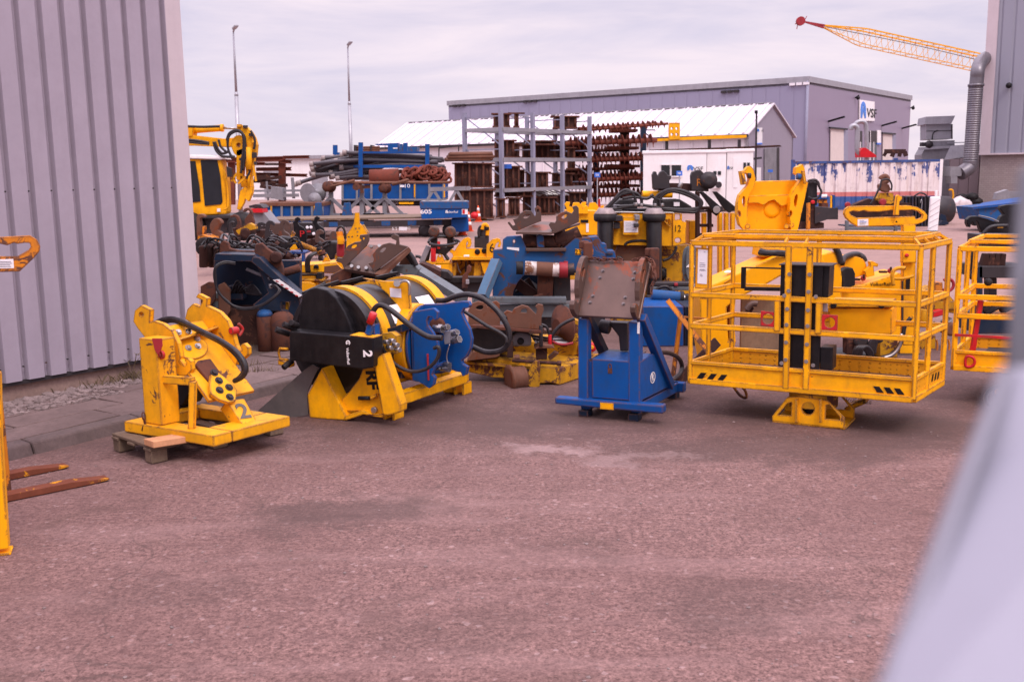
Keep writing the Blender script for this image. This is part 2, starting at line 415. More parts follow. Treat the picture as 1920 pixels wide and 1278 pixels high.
for i in range(-6, 6):                          # kerb stones with a sloping face
    u0, u1 = i * .98 + .3, i * .98 + 1.268
    k.hexa([KERB.at(u0, -.05, 0), KERB.at(u1, -.05, 0), KERB.at(u1, -.05, .2), KERB.at(u0, -.05, .2), KERB.at(u0, .095, .055), KERB.at(u1, .095, .055), KERB.at(u1, .105, .2), KERB.at(u0, .105, .2)])
struct('kerb', 'kerbstone', k, bevel=.018)
k = MB()
for i in range(-6, 6):
    for j, (n0, n1) in enumerate(((.22, .6), (.622, 1.0), (1.022, 1.42))):
        u0 = i * 1.025 + .2 + j * .31
        k.hexa([KERB.at(u0, 0, n0), KERB.at(u0 + 1.0, 0, n0), KERB.at(u0 + 1.0, 0, n1), KERB.at(u0, 0, n1)] + [KERB.at(u0 + a, .098 + random.uniform(-.006, .006), n) for a, n in ((0, n0), (1.0, n0), (1.0, n1), (0, n1))])
struct('pavement', 'paving', k, bevel=.006)
k = MB(); k.hexa([KERB.at(-6, 0, 1.4), KERB.at(6, 0, 1.4), KERB.at(6, 0, 4.5), KERB.at(-6, 0, 4.5), KERB.at(-6, .092, 1.4), KERB.at(6, .092, 1.4), KERB.at(6, .092, 4.5), KERB.at(-6, .092, 4.5)])
struct('soil_strip', 'soil', k)
k = MB(); k.hexa([KERB.at(-6, 0, .1), KERB.at(6, 0, .1), KERB.at(6, 0, 1.4), KERB.at(-6, 0, 1.4), KERB.at(-6, .07, .1), KERB.at(6, .07, .1), KERB.at(6, .07, 1.4), KERB.at(-6, .07, 1.4)])
struct('joint_sand', 'soil', k)
# gravel and dead plants along the plinth
def stone(mb, c, r):
    n = 6; rot = random.random() * 6
    top = [Vector(c) + Vector((cos(rot + 2 * pi * i / n) * r * random.uniform(.7, 1.2), sin(rot + 2 * pi * i / n) * r * random.uniform(.7, 1.2), r * random.uniform(.2, .6))) for i in range(n)]
    bot = [Vector((p.x, p.y, c[2] - .02)) for p in top]; apex = Vector(c) + Vector((0, 0, r * random.uniform(.6, .95)))
    for i in range(n): mb.poly([top[i], top[(i + 1) % n], apex]); mb.poly([bot[i], bot[(i + 1) % n], top[(i + 1) % n], top[i]])
k = MB()
for i in range(2600):
    u = random.uniform(-1.4, 2.1); q = random.random() ** 1.6
    n = -.03 - q * .55 
    if u > .9: n *= .6
    r = random.choice((.009, .013, .018, .026)) * random.uniform(.7, 1.4)
    if u < .9 and random.random() < .09: r = random.uniform(.03, .055); n = -.06 - random.random() * .2
    stone(k, WALL.at(u, .093, n), r)
conc('gravel', (.12, .085, .08), (.3, .22, .21), 6)
struct('gravel', 'gravel', k, kind='stuff')
k = MB()
for i in range(230):
    u = random.choice((random.gauss(1.1, .25), random.gauss(1.6, .2), random.gauss(1.5, .3))); n = -.04 - random.random() * .16
    p = WALL.at(u, .09, n); a = random.random() * 6.28; h = random.uniform(.03, .12); lean = Vector((cos(a), sin(a), 0)) * h * random.uniform(.3, 1.2)
    s_ = Vector((-sin(a), cos(a), 0)) * .004
    k.poly([p - s_, p + s_, p + lean * .6 + Vector((0, 0, h * .8)) + s_ * .6, p + lean + Vector((0, 0, h))])
for i in range(150):                            # tufts in the paving joints past the corner
    c = random.choice((G(470, 700), G(490, 712), G(462, 668))); p = Vector((c.x + random.gauss(0, .09), c.y + random.gauss(0, .05), .09)); a = random.random() * 6.28
    h = random.uniform(.03, .1); lean = Vector((cos(a), sin(a), 0)) * h * .6; s_ = Vector((-sin(a), cos(a), 0)) * .004
    k.poly([p - s_, p + s_, p + lean + Vector((0, 0, h))])
mat('dry_grass', (.13, .09, .05), .8, dirt=.5)
struct('dry_grass', 'dry_grass', k, kind='stuff')
k = MB()
p = WALL.at(1.28, .09, -.1)
k.tube([p, p + Vector((.03, .02, .12)), p + Vector((.07, 0, .26))], .004, n=5); k.tube([p + Vector((.02, .01, .08)), p + Vector((-.02, 0, .2))], .003, n=5); k.tube([p + Vector((.05, .01, .18)), p + Vector((.11, .02, .25))], .0025, n=5)
for q in ((.07, 0, .26), (.11, .02, .25), (-.02, 0, .2)):
    for i in range(5):
        a = random.random() * 6; c = p + Vector(q); k.poly([c, c + Vector((cos(a) * .03, sin(a) * .03, .01)), c + Vector((cos(a + .5) * .045, sin(a + .5) * .045, .03))])
solo('weed', 'thin dry weed growing against the concrete plinth of the grey hall', 'weed', 'dry_grass', k, p, bevel=0)

k = MB(); random.seed(21)
for i in range(420):
    q = G(random.uniform(0, 1900), random.choice((random.uniform(790, 1278), random.uniform(740, 900)))); stone(k, (q.x, q.y, 0), random.choice((.004, .006, .009)) * random.uniform(.7, 1.3))
struct('grit', 'gravel', k, kind='stuff')
random.seed(7)
# ---------------------------------------------------------------- left hall
mat('cladding', (.35, .3, .36), .42, metal=.1, dirt=.18, dirtcol=(.2, .16, .18), var=.06)
mat('trim_pale', (.52, .44, .47), .45, dirt=.1, var=.04)
t = T('left_hall', 'tall grey ribbed metal hall on a low concrete plinth at the left edge', 'building', WALL.p)
corner = (WALL.hit(368, 600) - WALL.p).dot(WALL.u); trim_u = (WALL.hit(322, 300) - WALL.p).dot(WALL.u)
zc = WALL.hit(0, 718).z
k = MB(); u = -11.0; pit = .2165; prof = []
while u < trim_u:
    prof += [(u, 0), (u + .150, 0), (u + .163, .058), (u + .203, .058)]; u += pit
H1 = 7.0
n = len(prof)
lo = [k.v(WALL.at(a, zc, d - .07)) for a, d in prof]; hi = [k.v(WALL.at(a, H1, d - .07)) for a, d in prof]
for i in range(n - 1): k.bm.faces.new((lo[i], lo[i + 1], hi[i + 1], hi[i]))
cl_ = t.part('cladding', 'cladding', k, bevel=0)
k = MB(); k.obox(WALL.at(trim_u - .01, zc - .02, -.072), WALL.u * (corner - trim_u + .012), WALL.n * .08, (0, 0, H1 - zc)); t.part('corner_trim', 'trim_pale', k)
k = MB(); k.obox(WALL.at(-11, -.1, 0), WALL.u * (corner + 11), WALL.n * .25, (0, 0, zc + .1)); t.part('plinth', 'plinth', k)
k = MB(); k.obox(WALL.at(-11, zc + .001, .01), WALL.u * (corner + 10.99), WALL.n * 12, (0, 0, H1 - zc)); t.part('wall', 'cladding', k)
k = MB(); k.obox(WALL.at(-11, zc - .035, -.05), WALL.u * (corner + 10.9), WALL.n * .045, (0, 0, .03)); t.part('drip_flashing', 'steel_dark', k, bevel=0)
for i in range(0, 60):
    u = -11 + .075 + i * pit
    if -.6 < u < trim_u:
        k = MB(); k.cyl(WALL.at(u + .1, zc + .13, -.055), WALL.at(u + .1, zc + .13, -.07), .008, n=8); t.part('screw', 'steel_dark', k, bevel=0)
        k = MB(); k.cyl(WALL.at(u + .08, zc + 1.72, -.055), WALL.at(u + .08, zc + 1.72, -.075), .008, n=8); t.part('screw', 'steel_dark', k, bevel=0)
k = MB(); k.obox(WALL.at(-11, H1, -.1), WALL.u * (corner + 11.03), WALL.n * 12.2, (0, 0, .25)); t.part('roof', 'trim_pale', k)
# ---------------------------------------------------------------- background buildings
LV, RV = -36.2, 53.7
def wallmat(name, a, period, vec=(1, 0, 0), dark=.6, rough=.45, width=.12):
    """profiled sheet: real colour, ribs as bump"""
    m, nt, b = newmat(name); N = NT(nt); v = N.coord(False)
    d = N.n('ShaderNodeVectorMath', operation='DOT_PRODUCT'); d.inputs[1].default_value = vec; N.l(v, d.inputs[0])
    fr = N.math('FRACT', N.math('DIVIDE', d.outputs['Value'], period))
    rib = N.ramp(fr, [(.0, 0.), (width * .4, 1.), (1 - width * .4, 1.), (1., 0.)])
    n1 = N.noise(v, .25, 5, .6); n2 = N.noise(N.mapping(v, (1, 1, .15)), 1.6, 4, .6)
    c = N.mix(N.math('ADD', N.math('MULTIPLY', n1, .6), N.math('MULTIPLY', n2, .4)), [q * .9 for q in a], [q * 1.1 for q in a])
    N.l(c, b.inputs['Base Color']); b.inputs['Roughness'].default_value = rough
    N.bump(b, rib, dark, .05); MATS[name] = m; return m
HC = W(1515, 152, 91.0); HL, HR = PL(HC, LV), PL(HC, RV)
uL, uR = HL.u, HR.u
wallmat('hall_left', (.255, .24, .34), 1.3, (uL.x, uL.y, 0), 1.0, width=.3); wallmat('hall_right', (.235, .19, .265), 6.0, (uR.x, uR.y, 0), .2, width=.02)
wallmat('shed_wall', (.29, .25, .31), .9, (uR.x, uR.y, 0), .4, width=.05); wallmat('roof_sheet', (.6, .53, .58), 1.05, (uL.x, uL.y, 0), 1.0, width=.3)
wallmat('right_clad', (.25, .25, .31), .62, (uL.x, uL.y, 0), 1.0, width=.34); wallmat('grey_clad', (.2, .15, .16), .5, (uL.x, uL.y, 0), .9, width=.3)
def brickmat(name, a, b_, mort, u, sc=1.0):
    m, nt, b = newmat(name); N = NT(nt); v = N.coord(False)
    d = N.n('ShaderNodeVectorMath', operation='DOT_PRODUCT'); d.inputs[1].default_value = (u.x, u.y, 0); N.l(v, d.inputs[0])
    sp = N.n('ShaderNodeSeparateXYZ'); N.l(v, sp.inputs[0]); cb = N.n('ShaderNodeCombineXYZ'); N.l(d.outputs['Value'], cb.inputs[0]); N.l(sp.outputs[2], cb.inputs[1])
    br = N.n('ShaderNodeTexBrick'); br.inputs['Scale'].default_value = sc; br.inputs['Brick Width'].default_value = .5; br.inputs['Row Height'].default_value = .22; br.inputs['Mortar Size'].default_value = .018
    br.inputs['Color1'].default_value = (*a, 1); br.inputs['Color2'].default_value = (*b_, 1); br.inputs['Mortar'].default_value = (*mort, 1); N.l(cb.outputs[0], br.inputs['Vector'])
    c = N.mix(N.math('MULTIPLY', N.noise(v, .6, 6, .6), .6), br.outputs['Color'], [q * .7 for q in a]); N.l(c, b.inputs['Base Color']); b.inputs['Roughness'].default_value = .85; MATS[name] = m
ground = lambda v, z=0.: Vector((v.x, v.y, z))
# --- the big hall with the company board
t = T('big_hall', 'large flat grey-violet hall with white company board high on its right wall', 'building', ground(HC))
eL = HL.hit(841, 197); eR = HR.hit(1708, 187)
lenL = (eL - ground(HC)).dot(uL); lenR = (eR - ground(HC)).dot(uR); zt = HC.z
k = MB(); k.obox(HL.at(lenL, 0), uL * -lenL, HL.n * .3, (0, 0, zt)); t.part('side_wall', 'hall_left', k, bevel=0)
k = MB(); k.obox(HR.at(.0, 0, 0), uR * lenR, HR.n * .3, (0, 0, zt)); fw = t.part('front_wall', 'hall_right', k, bevel=0)
k = MB(); k.obox(HL.at(lenL, zt - .3), uL * -lenL, uR * lenR, (0, 0, .25)); t.part('roof', 'grey_paint', k, bevel=0)
k = MB(); k.obox(HL.at(lenL - .15, zt - .1, -.12), uL * (-lenL + .3), HL.n * .1, (0, 0, .5)); k.obox(HR.at(-.15, zt - .1, -.12), uR * (lenR + .3), HR.n * .1, (0, 0, .5)); t.part('roof_edge', 'galv', k, bevel=0)
k = MB(); k.cyl(HL.at(0, 0, -.05), HL.at(0, zt, -.05), .13, n=8); t.part('corner_trim', 'grey_lilac', k, bevel=0)
for px, py in ((862, 200), (995, 192), (1370, 174)) + ((1500, 160),):
    k = MB(); p = HL.hit(px, py); 
    for i in range(3): k.obox(p + uL * (i * .62 - .9) - HL.n * .2, uL * .5, HL.n * .2, (0, 0, .22))
    t.part('wall_light', 'white_paper' if px > 1400 else 'steel_dark', k, bevel=0)
def facade(x0, y0, x1, y1, m, name, off=.1, pl=HR, rim=None):
    k = MB(); P = pl.back(-off); k.pp([(x0, y1), (x1, y1 ), (x1, y0 ), (x0, y0)], P, off * .9 if not rim else .05); return t.part(name, m, k, bevel=0)
def door(px, m):
    """px: four pixel corners tl,tr,br,bl on the front wall, set in a dark reveal"""
    k = MB(); P = HR.back(-.12); k.pp([px[3], px[2], px[1], px[0]], P, .1); d = t.part('reveal', 'grey_paint', k, bevel=0); return d
for tl, tr, br, bl, dw in (((1557, 238), (1590, 241), (1590, 320), (1557, 320), 25), ((1655, 248), (1680, 250), (1680, 320), (1655, 320), 18)):
    k = MB(); k.pp([bl, br, tr, tl], HR.back(-.06), .05); rv = t.part('reveal', 'grey_lilac', k, bevel=0)
    x1 = tl[0] + dw; k = MB(); k.pp([bl, (x1, 320), (x1, tl[1] + 4.5), (tl[0] + .6, tl[1] + 3)], HR.back(-.12), .05); d = t.part('roller_door', 'cream_door', k, bevel=0)
    k = MB(); k.pp([(tl[0], tl[1] + 3), (tr[0], tr[1] + 3), tr, tl], HR.back(-.3), .15); t.part('lintel', 'black_paint', k, bevel=0)
for x0, x1 in ((1608, 1617), (1631, 1644)):
    k = MB(); k.pp([(x0, 320), (x1, 320), (x1, 246), (x0, 245)], HR.back(-.08), .05); wi = t.part('window', 'glass_dark', k, bevel=0)
    k = MB(); k.pp([(x0, 266), (x1, 266.5), (x1, 246), (x0, 245)], HR.back(-.16), .05); t.part('blind', 'steel_dark', k, parent=wi, bevel=0)
    k = MB(); k.pbar((x0, 245), (x0, 320), HR.back(-.1), .14); k.pbar(((x0 + x1) / 2, 266), ((x0 + x1) / 2, 320), HR.back(-.1), .14); t.part('frame', 'white_paint', k, parent=wi, bevel=0)
P = HR.back(-.15)
k = MB(); k.pp([(1612, 226.5), (1640, 227), (1640, 191), (1612, 187)], P, .1); bd = t.part('sign_board', 'white_paint', k, bevel=0, label='white board with blue arch emblem and dark letters')
# emblem: an arch-shaped arrow, drawn as real plates on the board
def emblem(k, P, x, y, w, h, th=.02, slope=0.):
    s = lambda u, v: (x + u * w, y + v * h + u * w * slope)
    out = [s(.0, 1), s(.0, .45)] + [s(.5 + .5 * cos(R(a)), .45 - .45 * sin(R(a))) for a in range(165, 10, -25)] + [s(1, .45), s(1, 1), s(.76, 1), s(.5, .55), s(.24, 1)]
    hole = [s(.3, .62), s(.32, .42), s(.5, .2), s(.68, .42), s(.7, .62), s(.5, .36)]
    k.pp(out, P, th, [hole])
k = MB(); emblem(k, HR.back(-.2), 1614.5, 190.5, 9.5, 31, .04); t.part('emblem', 'logo_blue', k, parent=bd, bevel=0)
p = HR.hit(1631.5, 213.5); t.text('VSF', p - HR.n * .17, uR, (0, 0, 1), 1.2, 'black_paint', parent=bd, sx=1.75, weight=.03)
k = MB(); k.pp([(1645, 269), (1652, 269.5), (1652, 244.5), (1645, 244)], P, .1); b2 = t.part('notice_board', 'white_paint', k, bevel=0); k = MB(); k.pp([(1645, 271), (1652, 271.3), (1652, 268), (1645, 268)], HR.back(-.17), .1); t.part('board_foot', 'sign_blue', k, parent=b2, bevel=0)
for px, py in ((1553, 228), (1653, 236), (1691, 241)):
    k = MB(); p = HR.hit(px, py); k.bar(p, p - HR.n * 1.0 + uR * 0 + Vector((.3, -.6, .35)), .2, .16); t.part('door_lamp', 'black_paint', k, bevel=0)
for px, py in ((1603, 184), (1707, 203)):
    k = MB(); p = HR.hit(px, py); k.sphere(p - HR.n * .3, .2, 8); k.bar(p, p - HR.n * .4 + Vector((0, 0, .25)), .1); t.part('camera', 'black_paint', k, bevel=0)
k = MB(); p = HL.hit(1188, 168) + HL.n * 8; k.box(p.x - .4, p.x + .4, p.y - .4, p.y + .4, zt - .3, zt + .7); k.box(p.x - .7, p.x + .7, p.y - .5, p.y + .5, zt + .7, zt + .85); k.bar(p + Vector((.5, 0, .5)), p + Vector((3.2, 0, .5)), .06); t.part('roof_vent', 'cream_door', k, bevel=0)
# two bent exhaust pipes and the red hood before the hall
PD = 80.
t = T('exhaust_pipe', 'taller bent silver exhaust pipe in front of the company board', 'pipe', ground(W(1622, 300, PD)), group='bent silver pipes before the big hall')
k = MB(); k.ptube([(1624.5, 300), (1624.5, 262), (1624, 240), (1622, 231), (1616, 228), (1609, 229), (1604, 233), (1603, 240)], PD, .17, n=10); t.part('duct', 'galv', k, bevel=0)
t = T('exhaust_pipe', 'lower silver exhaust pipe hooking down to the red hood', 'pipe', ground(W(1602, 300, PD - 1)), group='bent silver pipes before the big hall')
k = MB(); k.ptube([(1595, 243), (1597, 237.5), (1602, 236), (1607, 240), (1607.5, 250), (1607, 275), (1608, 283), (1613, 288), (1619, 288)], PD - 1, .19, n=10); t.part('duct', 'galv', k, bevel=0)
k = MB(); k.pp([(1613, 295), (1613, 283), (1619, 277), (1623, 277), (1643, 291), (1643, 295)], PD - 1.4, 1.2)
solo('red_hood', 'small red sloped hood below the bent exhaust pipes behind the container', 'hood', 'red', k, ground(W(1625, 300, PD)))
# --- white gabled shed
D0 = 64.
A = W(1447, 200, D0); SG = PL(A, RV)           # gable plane
er = SG.hit(1487, 260); el = SG.hit(1402, 250); ze = (er.z + el.z) / 2
hu = [(q - ground(A)).dot(SG.u) for q in (el, er)]; half = (hu[1] - hu[0]) / 2; um = (hu[1] + hu[0]) / 2
SL = 30.0; gl = Vector((-uL.x, -uL.y, 0))       # ridge runs away to the left
t = T('white_shed', 'long white gabled shed with pale ribbed roof beside the big hall', 'building', ground(A))
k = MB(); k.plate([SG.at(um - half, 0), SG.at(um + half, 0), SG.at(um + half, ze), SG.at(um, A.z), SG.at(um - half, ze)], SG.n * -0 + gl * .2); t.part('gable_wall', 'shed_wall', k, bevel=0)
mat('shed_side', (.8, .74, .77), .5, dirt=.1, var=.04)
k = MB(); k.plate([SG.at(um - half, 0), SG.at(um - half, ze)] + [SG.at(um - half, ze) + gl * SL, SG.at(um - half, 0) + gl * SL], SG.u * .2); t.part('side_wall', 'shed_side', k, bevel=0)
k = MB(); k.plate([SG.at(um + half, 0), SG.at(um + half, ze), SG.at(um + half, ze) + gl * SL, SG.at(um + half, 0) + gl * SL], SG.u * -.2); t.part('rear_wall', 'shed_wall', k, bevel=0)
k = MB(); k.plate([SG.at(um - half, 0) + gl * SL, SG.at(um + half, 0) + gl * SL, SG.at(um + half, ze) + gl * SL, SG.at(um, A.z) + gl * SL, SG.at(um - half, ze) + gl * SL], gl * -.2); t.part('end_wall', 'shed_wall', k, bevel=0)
o_ = gl * -.15
k = MB()
for sg in (-1, 1):
    k.plate([SG.at(um + sg * (half + .25), ze - .05) + o_, SG.at(um, A.z + .12) + o_, SG.at(um, A.z + .12) + gl * (SL + .2), SG.at(um + sg * (half + .25), ze - .05) + gl * (SL + .2)], (0, 0, .1))
for i in range(34):
    g_ = gl * (i * .9 + .2); k.bar(SG.at(um - half - .22, ze + .09) + g_, SG.at(um - .1, A.z + .2) + g_, .14, .09)
rf = t.part('roof', 'roof_sheet', k, bevel=0)
k = MB()
for i in range(60): k.bar(SG.at(um, A.z + .24) + gl * (i * .5), SG.at(um, A.z + .24) + gl * (i * .5 + .4), .3, .06)
t.part('ridge_cap', 'galv', k, parent=rf, bevel=0)
k = MB(); k.bar(SG.at(um - half - .3, ze - .05) + o_, SG.at(um - half - .3, ze - .05) + gl * SL, .16, .16); t.part('gutter', 'steel_dark', k, bevel=0)
SF = SG.back(.06)
k = MB(); k.pp([(1434, 345), (1457, 345), (1457, 277), (1434, 279)], SG.back(.08) if SG.n.dot(ray(1440, 300)) < 0 else SG.back(-.08), .05); dr = t.part('roller_door', 'grey_paint', k, bevel=0)
FR = lambda d: SG.back(-d)
k = MB(); k.pp([(1457, 345), (1461.5, 345), (1461.5, 276.5), (1457, 277)], FR(.1), .06); t.part('door_post', 'steel_dark', k, bevel=0)
k = MB(); k.pp([(1420, 270), (1429.5, 270), (1429.5, 239.5), (1419.5, 240)], FR(.1), .06); bd = t.part('notice_board', 'white_paint', k, bevel=0)
k = MB(); k.pp([(1419.5, 271), (1429.5, 271), (1429.5, 268), (1419.5, 268.5)], FR(.15), .06); t.part('board_foot', 'sign_blue', k, parent=bd, bevel=0)
k = MB(); emblem(k, FR(.16), 1420.6, 241.5, 3.2, 5.5, .04); t.part('emblem', 'logo_blue', k, parent=bd, bevel=0)
p = SG.hit(1426.6, 246); t.text('VSF', p - SG.n * .11, SG.u, (0, 0, 1), .2, 'black_paint', parent=bd, sx=1.1)
k = MB(); k.pp([(1419, 345), (1427, 345), (1427, 314), (1419, 314)], FR(.1), .06); t.part('side_door', 'white_paint', k, bevel=0)
k = MB(); 
for i in range(16): q = SG.at(um - half - .04, 0) + gl * (i * 1.0 + .6); k.bar(q, q + Vector((0, 0, ze - .3)), .1)
t.part('wall_post', 'shed_side', k, bevel=0)
# lamp mast at the shed corner
t = T('camera_mast', 'thin grey mast with black lamp box before the shed gable', 'mast', ground(W(1418, 330, 60)))
k = MB(); k.bar(W(1416.5, 345, 60), W(1418.5, 212, 60), .09); k.bar(W(1412, 298, 60), W(1428, 296, 60), .12); t.part('pole', 'steel_dark', k, bevel=0)
k = MB(); k.pb(1416, 207, 1421, 213, 59.9, .2); t.part('lamp_box', 'black_paint', k, bevel=0)
# --- blocky white cabins
def cabin(x0, x1, yt0, yt1, yb, D, label, yaw):
    P = PL(W(x0, yt0, D), yaw); a = P.hit(x0, yt0); b = P.hit(x1, yt1); c = P.hit(x1, yb)
    t = T('site_cabin', label, 'cabin', ground(a), group='white site cabins by the shed')
    u = P.u * (b - a).length; z = a.z
    k = MB(); k.obox(ground(a, .25), u, P.n * 2.4, (0, 0, z - .25)); t.part('shell', 'white_paint', k, bevel=.03)
    k = MB(); k.obox(ground(a, z - .05) - P.n * .06 - P.u * .05, u + P.u * .1, P.n * 2.52, (0, 0, .16)); t.part('roof', 'white_paint', k, bevel=.03)
    k = MB(); k.obox(ground(a, 0) + P.u * .1, u - P.u * .2, P.n * 2.3, (0, 0, .25)); t.part('base', 'steel_dark', k, bevel=0)
    return t, P
t, P = cabin(1206, 1325, 287, 285, 365, 52, 'white cabin with two dark windows and blue arch emblem', -8)
F_ = P.back(-.04)
for x0, x1 in ((1240, 1256), (1259.5, 1277)):
    k = MB(); k.pb(x0, 309, x1, 330.5, F_, .04); wi = t.part('window', 'glass_dark', k, bevel=0)
    k = MB(); k.pbar((x0 - .5, 331), (x1 + .5, 331), P.back(-.06), .06); k.pbar((x0 - .5, 308.7), (x1 + .5, 308.7), P.back(-.06), .05); t.part('sill', 'white_paint', k, parent=wi, bevel=0)
k = MB(); emblem(k, P.back(-.03), 1288.5, 309.5, 11, 10, .03); t.part('emblem', 'logo_blue', k, bevel=0)
t.text('VSF', P.hit(1309, 316.5), P.u, (0, 0, 1), .26, 'black_paint', sx=1.3, off=.02)
t, P = cabin(1325.5, 1362, 285, 284.5, 362, 52.3, 'narrow white cabin section with small windows and wall cooler', -8)
F_ = P.back(-.04)
for x0 in (1337.5, 1346):
    k = MB(); k.pb(x0, 321, x0 + 6, 328, F_, .04); t.part('window', 'glass_dark', k, bevel=0)
k = MB(); k.pb(1338, 340, 1352, 353, P.back(-.3), .3); ac = t.part('air_conditioner', 'white_paint', k)
k = MB(); q = P.back(-.31).hit(1347.5, 346.5); k.cyl(q, q - P.n * .02, .16, n=16); t.part('fan_grille', 'steel_dark', k, parent=ac, bevel=0)
t, P = cabin(1363, 1413, 283.5, 281.5, 358, 52.6, 'white cabin end with tall door and small arch emblem', -8)
k = MB(); emblem(k, P.back(-.03), 1362.6 + 1, 311, 4, 7, .03); t.part('emblem', 'logo_blue', k, bevel=0)
t.text('VSF', P.hit(1370.5, 315.5), P.u, (0, 0, 1), .17, 'black_paint', off=.02)
k = MB(); k.pb(1374.5, 296, 1382, 352, P.back(-.03), .03); t.part('door', 'white_paint', k)
for x0 in (1394, 1401):
    k = MB(); k.pb(x0, 305, x0 + 5, 318, P.back(-.04), .04); t.part('window', 'glass_dark', k, bevel=0)
# --- right hall with brick base
RC = W(1838, 289, 53.); RH = PL(RC, LV)
brickmat('pale_brick', (.33, .27, .26), (.27, .21, .21), (.2, .16, .16), RH.u, 2.2)
t = T('right_hall', 'tall grey ribbed hall on a pale brick base at the right edge', 'building', ground(RC))
zb = RC.z; WD = 14.
k = MB(); k.obox(RH.at(0, 0, .12), RH.u * WD, RH.n * 14, (0, 0, zb)); t.part('brick_base', 'pale_brick', k, bevel=0)
k = MB(); k.obox(RH.at(.02, zb + .02), RH.u * WD, RH.n * 14, (0, 0, 12)); t.part('cladding', 'right_clad', k, bevel=0)
k = MB(); k.obox(RH.at(-.03, zb, -.1), RH.u * .5, RH.n * .12, (0, 0, 12)); t.part('corner_trim', 'trim_pale', k, bevel=0)
k = MB(); k.obox(RH.at(-.06, zb - .05, -.12), RH.u * WD, RH.n * .13, (0, 0, .08)); t.part('drip_flashing', 'trim_pale', k, bevel=0)
p = RH.hit(1893, 161); k = MB(); k.sphere(p - RH.n * .2, .15, 10); t.part('wall_lamp', 'black_paint', k, bevel=0)
# annex wall behind the duct
t = T('lean_to', 'dark grey sheet-metal lean-to beside the brick wall', 'shed', ground(W(1810, 390, 56)))
k = MB(); P = PL(W(1836, 300, 54.), LV); k.pp([(1780, 392), (1836, 388), (1836, 292), (1780, 300)], P, 1.5); t.part('wall', 'grey_clad', k, bevel=0)
k = MB(); k.pp([(1770, 300), (1838, 291), (1838, 271), (1782, 274)], P.back(.3), 2); t.part('upper_wall', 'galv', k, bevel=0)
# ventilation plant
t = T('ventilation_unit', 'boxy grey ventilation plant with sloped hood behind the container', 'machine', ground(W(1765, 380, 57)))
VP = PL(W(1735, 300, 57), -12)
k = MB(); k.pp([(1728, 390), (1780, 390), (1780, 277), (1735, 278), (1728, 290)], VP, 2.2); t.part('lower_box', 'grey_paint', k)
k = MB(); k.pp([(1748, 278), (1790, 276), (1790, 263), (1748, 264)], VP, 1.6); t.part('neck', 'grey_paint', k)
k = MB(); k.pp([(1736.5, 262), (1785, 260.5), (1785, 232.5), (1736.5, 233.5)], VP, 1.8); hs = t.part('fan_housing', 'galv', k)
k = MB(); k.pp([(1733.5, 233.5), (1784, 232), (1791, 217), (1736, 219)], VP.back(-.35), 2.3); t.part('rain_hood', 'galv', k)
k = MB(); k.pbar((1736.5, 246), (1785, 245), VP.back(-.02), .03); k.pbar((1785, 233), (1785, 261), VP.back(-.02), .06); t.part('seam', 'steel_dark', k, parent=hs, bevel=0)
k = MB(); k.tube([VP.back(-.05).hit(*q) for q in ((1748, 262), (1749, 252), (1753, 247), (1759, 245))], .03, n=6); t.part('cable', 'hose', k, bevel=0)
k = MB(); k.pbar((1722, 279), (1836, 272.5), VP.back(-.1), .14); k.pbar((1776, 268), (1836, 266.5), VP.back(-.1), .05); t.part('walkway_rail', 'galv', k, bevel=0)
k = MB(); q = VP.back(-.1).hit(1742, 271); k.sphere(q, .22, 10); k.box(q.x - .4, q.x, q.y, q.y + .3, q.z - .1, q.z + .12); t.part('motor', 'steel_dark', k, bevel=0)
# spiral duct
mat('duct_metal', (.17, .155, .175), .4, metal=.6, dirt=.2)
t = T('spiral_duct', 'tall silver spiral duct rising beside the right hall', 'duct', ground(W(1815, 385, 52)))
k = MB(); r = .35; base = W(1820, 302, 52); top = W(1830, 160, 52)
prof = []; L = (top - base).length; n = 34
for i in range(n): prof += [(L * i / n, r), (L * (i + .86) / n, r), (L * (i + .9) / n, r + .012), (L * (i + .96) / n, r + .012)]
k.lathe(base, top - base, prof, 18); t.part('riser', 'duct_metal', k, bevel=0)
k = MB(); k.tube([top - Vector((0, 0, .05)), W(1832, 146, 52), W(1833, 134, 52), W(1836, 122, 52.3), W(1843, 112, 52.8), W(1856, 106, 53.5)], r * .95, n=16); k.cyl(top - Vector((0, 0, .06)), top + Vector((0, 0, .06)), r + .04, n=18); t.part('outlet_bend', 'duct_metal', k, bevel=0)
k = MB(); k.tube([base + Vector((0, 0, .05)), W(1818.5, 312, 52), W(1811, 319, 51.9), W(1800, 325.5, 51.8)], r * 1.03, n=16); t.part('lower_bend', 'duct_metal', k, bevel=0)
k = MB(); P = AZ(51.6); k.pp([(1781, 331), (1803, 330), (1805, 313), (1783, 312)], 51.6, .9); k.pp([(1783, 344), (1795, 344), (1795, 331), (1783, 331)], 51.6, .7); t.part('inlet_box', 'grey_paint', k)
